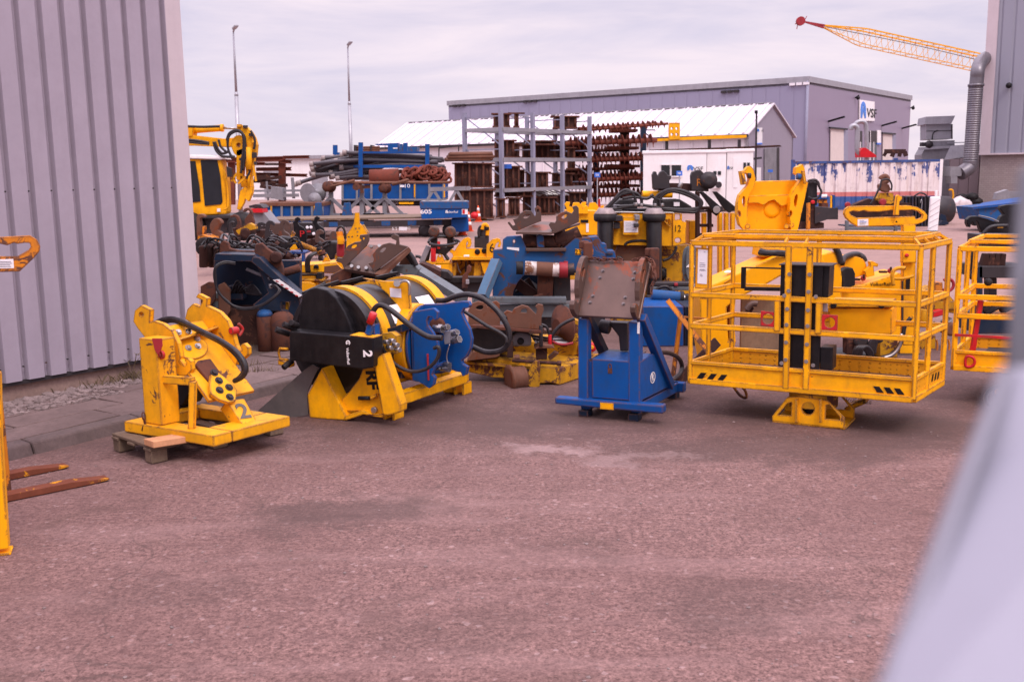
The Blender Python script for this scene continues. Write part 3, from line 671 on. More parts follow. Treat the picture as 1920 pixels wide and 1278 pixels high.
# clutter in the shade of the lean-to
k = MB(); k.ptube([(1779, 356), (1786, 357), (1787, 370), (1783, 376), (1779, 377)], 51, .045, n=6); solo('yellow_hoop', 'small yellow tube hoop standing beside the container end', 'hoop', 'yellow', k, ground(W(1784, 380, 51)), bevel=0)
k = MB()
for i in range(9):
    q = G(1800 + i * 4 + random.random() * 3, 390); k.sphere(Vector((q.x, 52.2 + random.random(), .3 + random.random() * .3)), .35, 8, (1, .8, random.uniform(.5, 1)))
solo('tarp_heap', 'dark tarpaulin heap in the shade under the lean-to', 'heap', 'rubber', k, ground(W(1815, 388, 52)), bevel=0)
k = MB(); n0 = len(k.bm.verts); k.sphere(W(1796, 394, 47) + Vector((0, 0, .1)), .62, 20, (1.1, .7, .72))
from mathutils import noise as mno
for vv in k.bm.verts: vv.co += mno.noise_vector(vv.co * 3.1) * .16
mat('bag_cloth', (.55, .47, .48), .8, dirt=.35, bump=.4)
solo('bulk_bag', 'crumpled white bulk bag on the ground beside the container', 'bag', 'bag_cloth', k, ground(W(1796, 405, 47)), bevel=0)
# a low kerb stone line before the right hall
k = MB(); k.obox(ground(W(1790, 398, 50)), RH.u * 12, RH.n * 2.4, (0, 0, .13)); struct('loading_kerb', 'paving', k, bevel=.03)
# --- shipping container with peeling paint
CP = PL(W(1630, 297.5, 52.), -14.5); cl0 = CP.hit(1485, 303); cr0 = CP.hit(1768, 293)
def contmat():
    m, nt, b = newmat('peeling_paint'); N = NT(nt); v = N.coord(False)
    d = N.n('ShaderNodeVectorMath', operation='DOT_PRODUCT'); d.inputs[1].default_value = tuple(CP.u); N.l(v, d.inputs[0])
    sp = N.n('ShaderNodeSeparateXYZ'); N.l(v, sp.inputs[0]); z = sp.outputs[2]
    cb = N.n('ShaderNodeCombineXYZ'); N.l(d.outputs['Value'], cb.inputs[0]); N.l(z, cb.inputs[1])
    st = N.noise(N.mapping(cb.outputs[0], (3.2, .35, 1)), 1.0, 7, .7); bl = N.noise(cb.outputs[0], 2.2, 6, .7)
    zt_ = cl0.z
    top = N.ramp(N.math('SUBTRACT', z, zt_ - 2.6 + 1.0), [(.0, 0.), (.55, .06), (1., .10)])
    left = N.math('MULTIPLY', N.ramp(N.math('DIVIDE', d.outputs['Value'], 30.0), [(.35, 0.), (.9, 0.)]), 1.0)
    f = N.math('ADD', N.math('ADD', N.math('MULTIPLY', st, .62), N.math('MULTIPLY', bl, .38)), top)
    msk = N.ramp(f, [(.622, 0.), (.635, 1.)])
    rs = N.noise(N.mapping(cb.outputs[0], (6, .4, 1), (5, 2, 0)), 1.0, 5, .7)
    c = N.mix(N.ramp(rs, [(.5, 0.), (.75, .7)]), (.74, .65, .64), (.35, .2, .15)); c = N.mix(msk, c, (.035, .07, .25))
    zr = N.math('DIVIDE', N.math('SUBTRACT', z, zt_ - 3.2), 3.2)
    c = N.mix(N.ramp(zr, [(.50, 1.), (.505, 0.)], 'CONSTANT'), c, (.55, .17, .16)); c = N.mix(N.ramp(zr, [(.43, 1.), (.435, 0.)], 'CONSTANT'), c, (.03, .09, .28))
    c = N.mix(N.ramp(zr, [(.955, 0.), (.96, 1.)], 'CONSTANT'), c, (.05, .1, .26))
    c = N.mix(N.math('MULTIPLY', N.ramp(bl, [(.5, 0.), (.8, 1.)]), .5), c, (.22, .16, .17))
    N.l(c, b.inputs['Base Color']); b.inputs['Roughness'].default_value = .6; MATS['peeling_paint'] = m
contmat()
t = T('shipping_container', 'long white and blue shipping container with peeling paint and red stripe', 'container', ground(cl0))
Lc = (cr0 - cl0).dot(CP.u); zt = cl0.z
k = MB(); prof = []; u = .12; 
while u < Lc - .5: prof += [(u, 0), (u + .22, 0), (u + .29, .09), (u + .45, .09)]; u += .52
o0 = ground(cl0)
pt = lambda u, z, n: o0 + CP.u * u + CP.n * n + Vector((0, 0, z))
lo = [k.v(pt(a, .2, d)) for a, d in prof]; hi = [k.v(pt(a, zt - .1, d)) for a, d in prof]
for i in range(len(prof) - 1): k.bm.faces.new((lo[i], lo[i + 1], hi[i + 1], hi[i]))
k.obox(pt(.02, .2, .1), CP.u * (Lc - .05), CP.n * 2.3, (0, 0, zt - .25)); k.obox(pt(Lc - .62, .2, -.02), CP.u * .6, CP.n * .12, (0, 0, zt - .25)); t.part('side_wall', 'peeling_paint', k, bevel=0)
mat('container_blue', (.04, .08, .24), .6, rust=.4, dirt=.4)
k = MB(); k.obox(pt(0, zt - .12, -.03), CP.u * Lc, CP.n * .12, (0, 0, .12)); t.part('top_rail', 'container_blue', k, bevel=0)
k = MB(); k.obox(pt(0, .0, -.03), CP.u * Lc, CP.n * .12, (0, 0, .2)); t.part('bottom_rail', 'container_blue', k, bevel=0)
k = MB(); k.obox(pt(-.02, .0, -.04), CP.u * .2, CP.n * 2.4, (0, 0, zt)); t.part('corner_post', 'container_blue', k, bevel=0)
k = MB(); k.obox(pt(Lc - .12, .0, -.04), CP.u * .14, CP.n * 2.4, (0, 0, zt)); t.part('corner_post', 'white_paint', k, bevel=0)
for u in (0.05, Lc - 2.2):
    k = MB(); k.obox(pt(u - .1, zt, -.05), CP.u * .2, CP.n * .2, (0, 0, .09)); t.part('corner_casting', 'container_blue', k, bevel=0)
# rusty bracket lying on the container roof
t = T('roof_bracket', 'rusty bar frame lying on the white container roof', 'bracket', pt(8.6, zt, 1))
k = MB()
k.pbar((1658, 284), (1698, 284), CP.back(1), .22); k.pbar((1657, 293), (1662, 284), CP.back(1), .16); k.pbar((1672, 294), (1676, 285), CP.back(1), .2); k.pbar((1686, 294), (1688, 285), CP.back(1), .18); k.pbar((1696, 284), (1699, 293), CP.back(1), .2)
t.part('frame', 'rust_dark', k, bevel=0)
# --- lattice crane boom behind the right hall
t = T('lattice_crane', 'yellow lattice crane boom with red tip above the roofs', 'crane', ground(W(1870, 330, 150)))
CD = 150.; a = W(1545, 50, CD); b = W(1872, 122, CD); d = (b - a)
ux = d.normalized(); uy = Vector((0, 1, 0)); uz = ux.cross(uy) * -1
if uz.z < 0: uz = -uz
def station(f):
    w_ = .22 + 1.25 * min(1, f / .22); c = a + d * f; return [c + uy * (sy * w_ * .8) + uz * (sz * w_ * .72 - (w_ - .2) * .25) for sy in (-1, 1) for sz in (-1, 1)]
k = MB(); n = 30
for i in range(n):
    A0, A1 = station(i / n), station((i + 1) / n)
    for q in range(4): k.bar(A0[q], A1[q], .17 if q in (1, 3) else .1)
yb = t.part('boom', 'yellow', k, bevel=0)
k = MB()
for i in range(n):
    A0, A1 = station(i / n), station((i + 1) / n)
    for p, q in ((0, 1), (2, 3), (0, 2), (1, 3)): k.bar(A0[p], A1[q], .05) if i % 2 else k.bar(A0[q], A1[p], .05)
t.part('lattice', 'yellow', k, bevel=0)
k = MB(); k.tube([a + ux * .3, a + d * .5 + Vector((0, 0, .2)), b], .05, n=5); t.part('hoist_rope', 'steel_dark', k, bevel=0)
k = MB()
tip = W(1507, 41, CD)
for q in station(0): k.bar(tip, q, .2)
t.part('tip_section', 'red_dull', k, bevel=0)
k = MB(); c = W(1501, 40, CD); k.cyl(c + Vector((0, -.3, 0)), c + Vector((0, .3, 0)), .62, n=18); k.bar(c, c + Vector((-.75, 0, -.4)), .15); k.bar(c + Vector((.5, 0, 0)), c + Vector((.9, 0, .7)), .08); k.bar(c + Vector((-.4, 0, -.4)), c + Vector((-.5, 0, -1.1)), .1); t.part('sheave_head', 'red_dull', k, bevel=0)
k = MB(); q = ground(b + Vector((2, 0, 0))); k.box(q.x - 2.5, q.x + 4, CD - 2, CD + 2, 1.2, 4.5); k.bar(b, q + Vector((1, 0, 4)), 1.4); t.part('crane_body', 'yellow', k)
k = MB(); k.box(q.x - 4, q.x + 5, CD - 2.6, CD - 1.6, 0, 1.2); k.box(q.x - 4, q.x + 5, CD + 1.6, CD + 2.6, 0, 1.2); t.part('crawler_track', 'steel_dark', k)
# --- lamp posts
for (xb, yb_, xt, yt, xm, ym, D, lab) in ((446, 330, 437.5, 60, 443, 176, 60., 'taller grey lamp post behind the yellow excavator arm'), (658, 330, 652, 90, 655, 193, 70., 'shorter grey lamp post above the stacked pipes')):
    t = T('lamp_post', lab, 'lamp post', ground(W(xb, yb_, D)), group='lamp posts in the yard')
    k = MB(); g0 = ground(W(xb + 1.5, yb_ , D)); k.cyl(g0, W(xm, ym, D), .13, .11, n=12); k.cyl(W(xm, ym, D), W(xt, yt, D), .075, .05, n=10); k.cyl(W(xm, ym, D) - Vector((0, 0, .1)), W(xm, ym, D) + Vector((0, 0, .1)), .12, .08, n=12); k.cyl(W(xt, yt, D), W(xt + 1.5, yt - 5, D - .3), .05, n=8); t.part('pole', 'galv', k, bevel=0)
    k = MB(); p = W(xt + 1.2, yt - 4, D - .3); q = W(xt + 6, yt - 9.5, D - 1.2); k.obox(p + Vector((-.12, 0, 0)), Vector((.24, 0, 0)), q - p, (0, 0, .12)); t.part('lamp_head', 'galv', k, bevel=.03)
# ---------------------------------------------------------------- far yard: racks, pipes, skips, wagon, excavator
# low pale store far behind the pipes
t = T('far_store', 'long low white store far behind the stacked pipes', 'building', ground(W(640, 330, 95)))
FS = PL(W(430, 300, 95), -20)
k = MB(); a = FS.hit(340, 310); b = FS.hit(845, 296); k.obox(ground(a), FS.u * (b - a).length, FS.n * 10, (0, 0, 3.6)); t.part('wall', 'white_paint', k, bevel=0)
k = MB(); k.obox(ground(a, 3.6) - FS.n * .3, FS.u * (b - a).length, FS.n * 10.6, (0, 0, .3)); t.part('roof', 'galv', k, bevel=0)
for i in range(5):
    k = MB(); k.obox(ground(a, .2) + FS.u * (4 + i * 5) - FS.n * .08, FS.u * 1.6, FS.n * .1, (0, 0, 2.4)); t.part('door', 'galv', k, bevel=0)
# --- grey pallet rack along the site axis
RP = PL(G(948, 410), RV); RB = PL(RP.p + Vector((-.807, .591, 0)) * 2.15, RV)
t = T('storage_rack', 'tall grey steel rack holding rusty pile caps in the middle of the yard', 'rack', ground(RP.p))
posts = [(938, 207), (997, 212), (1052, 214), (1103, 220)]
us = [(RP.hit(x + 5, 300) - RP.p).dot(RP.u) for x, y in posts]; zt = RP.hit(938, 207).z
levels = [RP.hit(945, y).z for y in (357, 299, 242)]
dv = Vector((-.807, .591, 0)) * 2.15
for u in us:
    for q in (0, 1):
        k = MB(); p = RP.at(u, 0) + dv * q; k.obox(p - RP.u * .08, RP.u * .17, dv.normalized() * .17, (0, 0, zt)); t.part('post', 'grey_lilac', k, bevel=0)
    k = MB()
    for z0, z1 in ((.3, 1.6), (1.9, 3.2), (3.3, 4.7)): k.bar(RP.at(u, z0), RP.at(u, z1) + dv, .05); k.bar(RP.at(u, z1), RP.at(u, z1) + dv, .05)
    t.part('end_brace', 'grey_lilac', k, bevel=0)
for z in levels:
    for u0, u1 in zip(us, us[1:]):
        for q in (0, 1):
            k = MB(); k.bar(RP.at(u0, z) + dv * q, RP.at(u1, z) + dv * q, .1, .17); t.part('beam', 'galv', k, bevel=0)
    for u in us:
        k = MB(); k.bar(RP.at(u, z), RP.at(u, z) + dv, .1, .17); t.part('beam', 'galv', k, bevel=0)
k = MB(); p = RP.hit(949, 312) - RP.n * .1; k.obox(p - uL * .2 - Vector((0, 0, .1)), uL * .42, RP.n * .03, (0, 0, .2)); t.part('sign_plate', 'sign_blue', k, bevel=0)
def pilecap(x0, y0, x1, y1, D, label, m='rust', cols=4, over=3):
    """rusty pile cap: two flange plates joined by columns and a web"""
    t = T('pile_helmet', label, 'pile cap', W((x0 + x1) / 2, y1, D), group='rusty pile caps stored on and beside the rack')
    k = MB(); d = (x1 - x0) / FPX * D
    k.pb(x0, y1 - 3, x1, y1, D, d * .8); t.part('base_flange', m, k, bevel=0)
    k = MB(); k.pb(x0 - over, y0, x1 + over, y0 + 2.5, D - .05, d * .85); t.part('top_flange', m, k, bevel=0)
    k = MB()
    for i in range(cols):
        x = x0 + 2 + (x1 - x0 - 8) * i / max(1, cols - 1)
        if i % 2: k.cyl(W(x + 2, y1 - 3, D + .12), W(x + 2, y0 + 2.5, D + .12), 2.6 / FPX * D, n=10)
        else: k.pb(x, y0 + 2.5, x + 3.5, y1 - 3, D + .02, .06)
    t.part('rib', m, k, bevel=0)
    k = MB(); k.pb(x0 + 2, y0 + 2.5, x1 - 2, y1 - 3, D + .12, .1); t.part('web', 'rust_dark', k, bevel=0)
    return t
pilecap(923, 212, 957, 239, 48.6, 'rusty pile cap on top shelf behind the tallest rack post', over=2)
pilecap(962, 211, 974, 239, 49.2, 'narrow rusty pile cap at the open bay of the top shelf', cols=2, over=10)
pilecap(1037, 217, 1083, 241, 54, 'rusty pile cap with bolts on the top shelf at right', over=4)
pilecap(925, 262, 966, 296, 48.6, 'stout rusty pile cap on the second shelf at left')
pilecap(977, 271, 1055, 297, 52, 'long rusty pile cap across the second shelf', cols=7)
pilecap(1062, 276, 1080, 318, 53.5, 'tall rusty pile cap beside the augers', cols=2, over=1)
pilecap(925, 311, 977, 355, 48.6, 'tall rusty pile cap on the lowest shelf beside blue sign', cols=5)
pilecap(1033, 324, 1075, 351, 53, 'low rusty pile cap on the lowest shelf at right')
pilecap(951, 370, 976, 405, 48.4, 'rusty pile cap on the ground in the first rack bay')
pilecap(1008, 369, 1042, 402, 51, 'rusty pile cap on the ground in the second rack bay')
pilecap(1042, 360, 1102, 394, 54, 'wide rusty pile cap on the ground in the last rack bay', cols=6)
pilecap(985, 322, 1030, 353, 50.5, 'middle rusty pile cap on the lowest rack shelf', cols=5)
pilecap(1078, 326, 1100, 350, 55, 'rusty pile cap at the far end of the lowest shelf', cols=3)
pilecap(978, 368, 1004, 404, 49.8, 'rusty pile cap on the ground behind the second rack post', cols=3)
pilecap(930, 372, 949, 408, 47.4, 'narrow rusty pile cap on the ground at the first rack post', cols=3)
pilecap(985, 263, 1040, 272, 51, 'flat rusty pile cap plate lying on the second shelf stack', cols=3)
pilecap(926, 357, 1000, 369, 49.5, 'flat rusty pile cap hanging under the lowest shelf', cols=6)
pilecap(958, 268, 976, 296, 50.2, 'slim rusty pile cap at the back of the second shelf', cols=3)
pilecap(1056, 268, 1098, 297, 55.5, 'rusty pile cap behind the last bay of the second shelf', cols=5)
pilecap(950, 318, 985, 354, 50.6, 'rusty pile cap at the back of the lowest shelf', cols=4)
pilecap(1052, 318, 1100, 350, 56.5, 'wide rusty pile cap at the back of the lowest shelf', cols=6)
pilecap(1000, 365, 1060, 398, 53.5, 'wide rusty pile cap on the ground at the back of the rack', cols=6)
pilecap(850, 305, 924, 352, 46, 'very large rusty pile cap left of the rack, upper one of two', cols=6)
pilecap(850, 355, 926, 410, 45.8, 'very large rusty pile cap left of the rack, standing on ground', cols=6)
k = MB()
for i in range(9): x = 985 + i * 5; k.ptube([(x, 364 + (i % 3) * 2), (x + 20, 360 - (i % 2) * 3), (x + 42, 366)], 51.5 + i * .1, .05, n=5)
solo('rod_bundle', 'loose bundle of grey rods lying on the pile caps in the rack', 'rods', 'steel', k, W(1000, 368, 51.5), bevel=0)
k = MB(); k.ptube([(1004, 335), (1012, 325), (1022, 328), (1020, 336), (1010, 342), (1008, 350)], 51, .09, n=7); k.pb(1000, 338, 1014, 352, 51.2, .4); solo('grey_clamp', 'pale grey hooked clamp on the lowest rack shelf', 'clamp', 'galv', k, W(1008, 352, 51), bevel=0)
# rusty round bars stacked on the left pile cap
for i in range(14):
    r_, c_ = divmod(i, 5); x0 = 833 + r_ * 4 + random.random() * 4; y = 300 - r_ * 5.2 - (c_ % 2) * 1.5
    k = MB(); k.cyl(W(x0, y, 45.4 + c_ * .3), W(914 + random.random() * 14, y - 1, 46.2 + c_ * .3), .07, n=10)
    solo('rusty_bar', 'long rusty round bar in the stack lying on the large pile cap', 'bar', 'rust_pale', k, W(x0, y, 45.4 + c_ * .3), group='rusty bars stacked left of the rack', bevel=0)
k = MB(); k.pbar((823, 300), (823, 277), 46.5, .05); k.pbar((823, 278), (860, 274), 46.5, .05); k.pbar((860, 274), (860, 284), 46.5, .05); solo('bent_rail', 'thin dark bent hand rail standing above the rusty bars', 'rail', 'steel_dark', k, W(823, 300, 46.5), bevel=0)
# --- augers on the cantilever rack
t = T('auger_rack', 'rusty and blue cantilever rack carrying rows of augers', 'rack', ground(W(1170, 380, 55)))
for x, y0 in ((1118, 282), (1206, 238)):
    k = MB(); k.pbar((x, 385), (x, y0), 56.5, .3); t.part('post', 'blue_dark', k, bevel=0)
for x0, y0, x1, y1 in ((1120, 282, 1140, 300), (1140, 282, 1122, 300), (1182, 300, 1204, 282), (1204, 245, 1226, 262), (1206, 244, 1228, 244)):
    k = MB(); k.pbar((x0, y0), (x1, y1), 56.6, .06); t.part('brace', 'steel_dark', k, bevel=0)
k = MB(); k.pb(1164, 236, 1180, 385, 55.6, .5); t.part('centre_post', 'rust_dark', k, bevel=0)
for y, x0, x1 in ((242, 1146, 1196), (275, 1140, 1198), (309, 1140, 1200), (346, 1140, 1200)):
    k = MB(); k.pp([(x0, y + 6), (x1, y + 5), (x1, y), (x0, y - 1)], 54.6, 1.4); t.part('arm', 'rust_red', k, bevel=0)
def auger_proto():
    t = T('auger', 'x', 'auger', group='rusty augers on the cantilever rack')
    k = MB(); k.cyl((0, 0, 0), (1, 0, 0), .12, n=8); t.part('shaft', 'rust_red', k, bevel=0)
    k = MB(); turns = 15; n = turns * 12
    R0, R1 = .1, .36; pr = None
    for i in range(n + 1):
        a = 2 * pi * i / 12; x = .04 + .93 * i / n; cur = [k.v((x + dx, r * cos(a), r * sin(a))) for dx, r in ((0, R0), (0, R1), (.006, R1), (.006, R0))]
        if pr:
            for q in range(4): k.bm.faces.new((pr[q], pr[(q + 1) % 4], cur[(q + 1) % 4], cur[q]))
        pr = cur
    t.part('flight', 'rust_red', k, bevel=0); return t
ap = auger_proto(); first = True
AUG = [  # (x0, y0, x1, y1, depth, radius scale, label)
 (1075, 246, 1253, 232, 54.4, .55, 'slender rusty auger reaching furthest right on the top arm'), (1085, 241, 1235, 232, 55.2, .55, 'slender rusty auger at the back of the top arm'),
 (1060, 270, 1232, 263, 54.3, 1.0, 'thick rusty auger in front on the second arm'), (1064, 266, 1176, 262, 55.3, .8, 'shorter rusty auger at the back of the second arm'),
 (1100, 301, 1236, 296, 54.3, .95, 'thick rusty auger in front on the third arm'), (1080, 297, 1220, 294, 55.2, .75, 'rusty auger at the back of the third arm'),
 (1085, 338, 1222, 333, 54.2, .95, 'thick rusty auger in front on the fourth arm'), (1078, 330, 1200, 328, 55.2, .8, 'rusty auger at the back of the fourth arm'),
 (1070, 284, 1165, 281, 55.4, .7, 'short rusty auger between the second and third arms'), (1062, 352, 1180, 349, 54.6, .7, 'slim rusty auger just below the fourth arm'), (1080, 318, 1190, 315, 55.0, .7, 'slim rusty auger between the third and fourth arms'),
 (1092, 366, 1222, 364, 54.4, 1.05, 'large rusty auger on the ground below the lowest arm')]
for x0, y0, x1, y1, D, rs, lab in AUG:
    a, b = W(x0, y0, D), W(x1, y1, D); d = b - a; L = d.length; ux = d / L; uy = Vector((0, 0, 1)).cross(ux).normalized(); uz = ux.cross(uy)
    M = Matrix(((ux.x * L, uy.x * rs, uz.x * rs, a.x), (ux.y * L, uy.y * rs, uz.y * rs, a.y), (ux.z * L, uy.z * rs, uz.z * rs, a.z), (0, 0, 0, 1)))
    if first: ap.o.matrix_world = M; ap.o['label'] = lab; first = False
    else: dup(ap.o, M=M, label=lab)
for (x, y, yb, D, lab) in ((1120, 328, 392, 50, 'small blue sign on thin post before the augers'), (1274, 325, 362, 49, 'small blue sign on thin post before the white cabin window')):
    t = T('yard_sign', lab, 'sign', ground(W(x, yb, D)), group='small blue yard signs')
    k = MB(); k.bar(ground(W(x, yb, D)), W(x, y, D), .05); t.part('post', 'galv', k, bevel=0)
    k = MB(); k.pb(x - 5.5, y - 4.5, x + 5.5, y + 4.5, D - .06, .03); sp_ = t.part('plate', 'sign_blue', k, bevel=0)
    k = MB(); k.pb(x - 3.5, y - 1.5, x + 3.5, y - .6, D - .07, .01); k.pb(x - 3, y + .6, x + 3, y + 1.4, D - .07, .01); t.part('print', 'white_paper', k, parent=sp_, bevel=0)
t = T('yard_sign', 'small blue sign on thin post before the shed roller door', 'sign', ground(W(1444, 345, 58)), group='small blue yard signs')
k = MB(); k.bar(ground(W(1444, 345, 58)), W(1444, 320, 58), .05); t.part('post', 'galv', k, bevel=0)
k = MB(); k.pb(1440, 318, 1449, 323, 57.9, .03); t.part('plate', 'sign_blue', k, bevel=0)
# yellow beam with perforated block, rust beam: they lie on posts between rack and cabins
t = T('lifting_beam', 'long yellow lifting beam with a pierced block at its left end', 'beam', ground(W(1300, 360, 57)))
k = MB(); k.pp([(1232, 265), (1392, 259), (1400, 258), (1400, 253), (1340, 254), (1232, 260)], 57, .3); t.part('beam', 'yellow', k, bevel=0)
k = MB(); k.pp([(1255, 262), (1275, 261), (1275, 232), (1255, 233)], 56.9, .35, [circ((1260, 241), 2.6, 10), circ((1269, 241), 2.6, 10), circ((1260, 252), 2.6, 10), circ((1269, 252), 2.6, 10)]); 
for i in range(6): k.pb(1255.5 + i * 3.4, 230, 1257.5 + i * 3.4, 233, 56.9, .3)
t.part('pierced_block', 'yellow', k, bevel=0)
for x in (1250, 1330, 1386):
    k = MB(); k.pbar((x, 340), (x, 262), 57.2, .16); t.part('support_post', 'steel_dark', k, bevel=0)
k = MB(); k.pp([(1218, 286), (1350, 281), (1462, 275.5), (1466, 274.5), (1462, 272), (1350, 276.5), (1218, 281)], 55.6, .25); solo('rusty_beam', 'long rusty beam resting across the top of the white cabins', 'beam', 'rust_dark', k, W(1340, 283, 55.6), bevel=0)
# --- rusty I-beam stand behind the excavator
t = T('beam_stand', 'dark red steel beam stand right of the excavator arm', 'stand', ground(W(500, 380, 40)))
k = MB()
def ibeam(k, a, b, D, h=9):
    (x0, y0), (x1, y1) = a, b; w_ = .2
    for o in (0, h - 1.6): k.pp([(x0, y0 + o + 1.6), (x1, y1 + o + 1.6), (x1, y1 + o), (x0, y0 + o)], D - w_ / 2, w_)
    k.pp([(x0, y0 + h), (x1, y1 + h), (x1, y1), (x0, y0)], D - .02, .05)
ibeam(k, (415, 296), (535, 293), 40, 9); ibeam(k, (530, 292), (579, 291), 39.5, 6); ibeam(k, (525, 299), (546, 300), 39.6, 7); t.part('top_beam', 'rust_red', k, bevel=0)
k = MB(); ibeam(k, (480, 314), (545, 313), 40.3, 7); ibeam(k, (470, 323), (575, 326), 40.6, 6); ibeam(k, (470, 304), (495, 304), 40.6, 6); t.part('cross_beam', 'rust_red', k, bevel=0)
for x in (433, 528):
    k = MB(); k.pb(x - 6, 302, x + 6, 384, 40.1, .22); t.part('post', 'rust_red', k, bevel=0)
k = MB(); k.pb(440, 306, 520, 310, 40.8, .2)
for i in range(12): x = 484 + random.random() * 50; y = 330 + random.random() * 22; k.pbar((x - 14, y), (x + 14, y + random.uniform(-4, 4)), 39.4 + random.random(), .12)
solo('scrap_beams', 'heap of rusty offcuts stacked under the beam stand', 'scrap', 'rust_dark', k, ground(W(505, 375, 39.6)), bevel=0)
# --- blue stillage with bent pipes
SD = 44.
mat('pipe_grey', (.06, .05, .06), .45, spec=.4, dirt=.35); mat('coupling_pale', (.3, .24, .23), .5, dirt=.5)
t = T('stillage', 'blue steel stillage holding long dark pipes', 'stillage', ground(W(740, 380, SD)))
for x0, y0, y1, dd in ((676, 267, 332, 0), (801, 270, 326, 0), (628, 272, 330, 2.2), (760, 268, 320, 2.2)):
    k = MB(); k.pb(x0 - 4, y0, x0 + 4, y1, SD + dd, .16); t.part('post', 'blue', k, bevel=0)
for y, h, dd in ((286, 4, 0), (312, 6, 0), (288, 4, 2.2)):
    k = MB(); k.pb(676 if dd == 0 else 628, y - h / 2, 801 if dd == 0 else 760, y + h / 2, SD + dd + .02, .12); t.part('rail', 'blue', k, bevel=0)
k = MB(); k.bar(W(676, 312, SD), W(628, 312, SD + 2.2), .12); k.bar(W(801, 312, SD), W(760, 312, SD + 2.2), .12); k.bar(W(738, 312, SD), W(700, 312, SD + 2.2), .12); t.part('floor_bar', 'blue', k, bevel=0)
PIPES = [((583, 308), (640, 302), (700, 300), (820, 304)), ((595, 308), (650, 297), (720, 294), (828, 302)), ((585, 317), (640, 300), (720, 292), (812, 297)), ((583, 325), (640, 309), (720, 303), (830, 312)),
         ((597, 323), (650, 313), (720, 306), (836, 316)), ((633, 303), (680, 298), (760, 298), (815, 302)), ((622, 295), (680, 290), (760, 291), (812, 296)), ((645, 286), (700, 289), (760, 292), (808, 296)),
         ((657, 290), (700, 292), (760, 296), (822, 306)), ((640, 291), (700, 296), (760, 303), (806, 302)), ((588, 320), (660, 305), (730, 304), (790, 303)), ((604, 300), (660, 293), (740, 300), (818, 310)),
         ((620, 332), (650, 329), (680, 327), (700, 328)), ((632, 326), (660, 325), (690, 324), (712, 326)), ((632, 334), (660, 331), (690, 331), (720, 332)), ((646, 336), (670, 334), (690, 334), (720, 334)),
         ((560, 343), (585, 335), (610, 328), (640, 326)), ((552, 346), (590, 333), (620, 322), (660, 316)), ((610, 312), (660, 309), (740, 307), (800, 306)), ((606, 316), (650, 318), (700, 309), (836, 320))]
random.seed(3)
for i in range(12):
    x0, y0 = random.uniform(586, 650), random.uniform(296, 334); y2 = min(309, y0 - random.uniform(0, 14)); PIPES.append(((x0, y0), (x0 + 50, y0 - random.uniform(1, 8)), (730, max(291, y2)), (random.uniform(800, 834), max(294, y2) + random.uniform(-1, 8))))
for i, pxs in enumerate(PIPES):
    dd = .25 + (i % 7) * .26
    t = T('pipe', 'dark bent pipe with pale coupling in the blue stillage', 'pipe', W(*pxs[0], SD + dd), group='dark pipes stacked in the blue stillage')
    k = MB(); k.ptube([(x, y) for x, y in pxs], SD + dd, .085, n=8, sub=5); t.part('tube', 'pipe_grey', k, bevel=0)
    a, b = W(*pxs[0], SD + dd), W(*pxs[1], SD + dd); d = (b - a).normalized(); k = MB(); k.pipe(a - d * .06, a + d * .12, .12, .07, 12); t.part('coupling', 'coupling_pale', k, bevel=0)
t = T('rod_pack', 'bundle of orange-brown rods behind the blue stillage', 'rods', ground(W(700, 290, 50)))
k = MB()
for i in range(18): r_, c_ = divmod(i, 6); k.cyl(W(666 + c_ * 1.5, 283 - r_ * 3.4, 50 + c_ * .12), W(712, 282.6 - r_ * 3.4, 50 + c_ * .12), .045, n=6)
t.part('rods', 'rust_pale', k, bevel=0)
k = MB(); k.pb(663, 272, 668, 285, 49.9, 1); k.pb(694, 272, 697, 285, 49.9, 1); t.part('strap', 'steel_dark', k, bevel=0)
t = T('blue_tank', 'blue box on top of the yard stack behind the stillage', 'box', ground(W(750, 290, 52)))
k = MB(); k.pp([(727, 285), (746, 285), (746, 268), (704, 270), (704, 272), (727, 272)], 52, 1.2); t.part('body', 'blue', k)
k = MB(); k.pb(750, 270, 754, 285, 52, .6); k.pb(754, 275, 782, 285, 52.1, 1.4); t.part('side_box', 'blue_worn', k); k = MB(); k.pb(737, 277, 745, 279, 51.97, .02); t.part('label_plate', 'white_paper', k, bevel=0)
# things below the stillage
k = MB()
for i in range(7): x = 690 + i * 18; k.pb(x, 318, x + 10 + random.random() * 6, 326, SD + .2 + random.random(), .8)
solo('packing_blocks', 'row of grey and rusty packing blocks under the blue stillage', 'blocks', 'rust_pale', k, ground(W(740, 326, SD)), bevel=0)
k = MB(); k.lathe(W(694, 335, 41), W(750, 332, 41) - W(694, 335, 41), [(0, .36), (1.15, .34)], 18); 
solo('rust_tube', 'short thick orange-brown tube lying in the long blue skip', 'tube', 'rust_red', k, W(720, 340, 41), bevel=0)
k = MB()
for i in range(60):
    x = 756 + i * 1.4; y = 331 + 6 * sin(i * .9) - 6 * sin((x - 756) / 84 * 3.1); a_ = Vector((random.uniform(-1, 1), random.uniform(-1, 1), random.uniform(-1, 1))).normalized(); b_ = a_.orthogonal(); c_ = W(x, y, 41.2 + (i % 3) * .3); k.tube([c_ + a_ * (cos(t_) * .2) + b_ * (sin(t_) * .13) for t_ in [2 * pi * j / 10 for j in range(10)]], .055, n=6, sub=1, closed=True)
solo('chain_heap', 'heap of heavy rusty chain links at the right end of the blue skip', 'chain', 'rust_red', k, W(800, 340, 41), bevel=0)
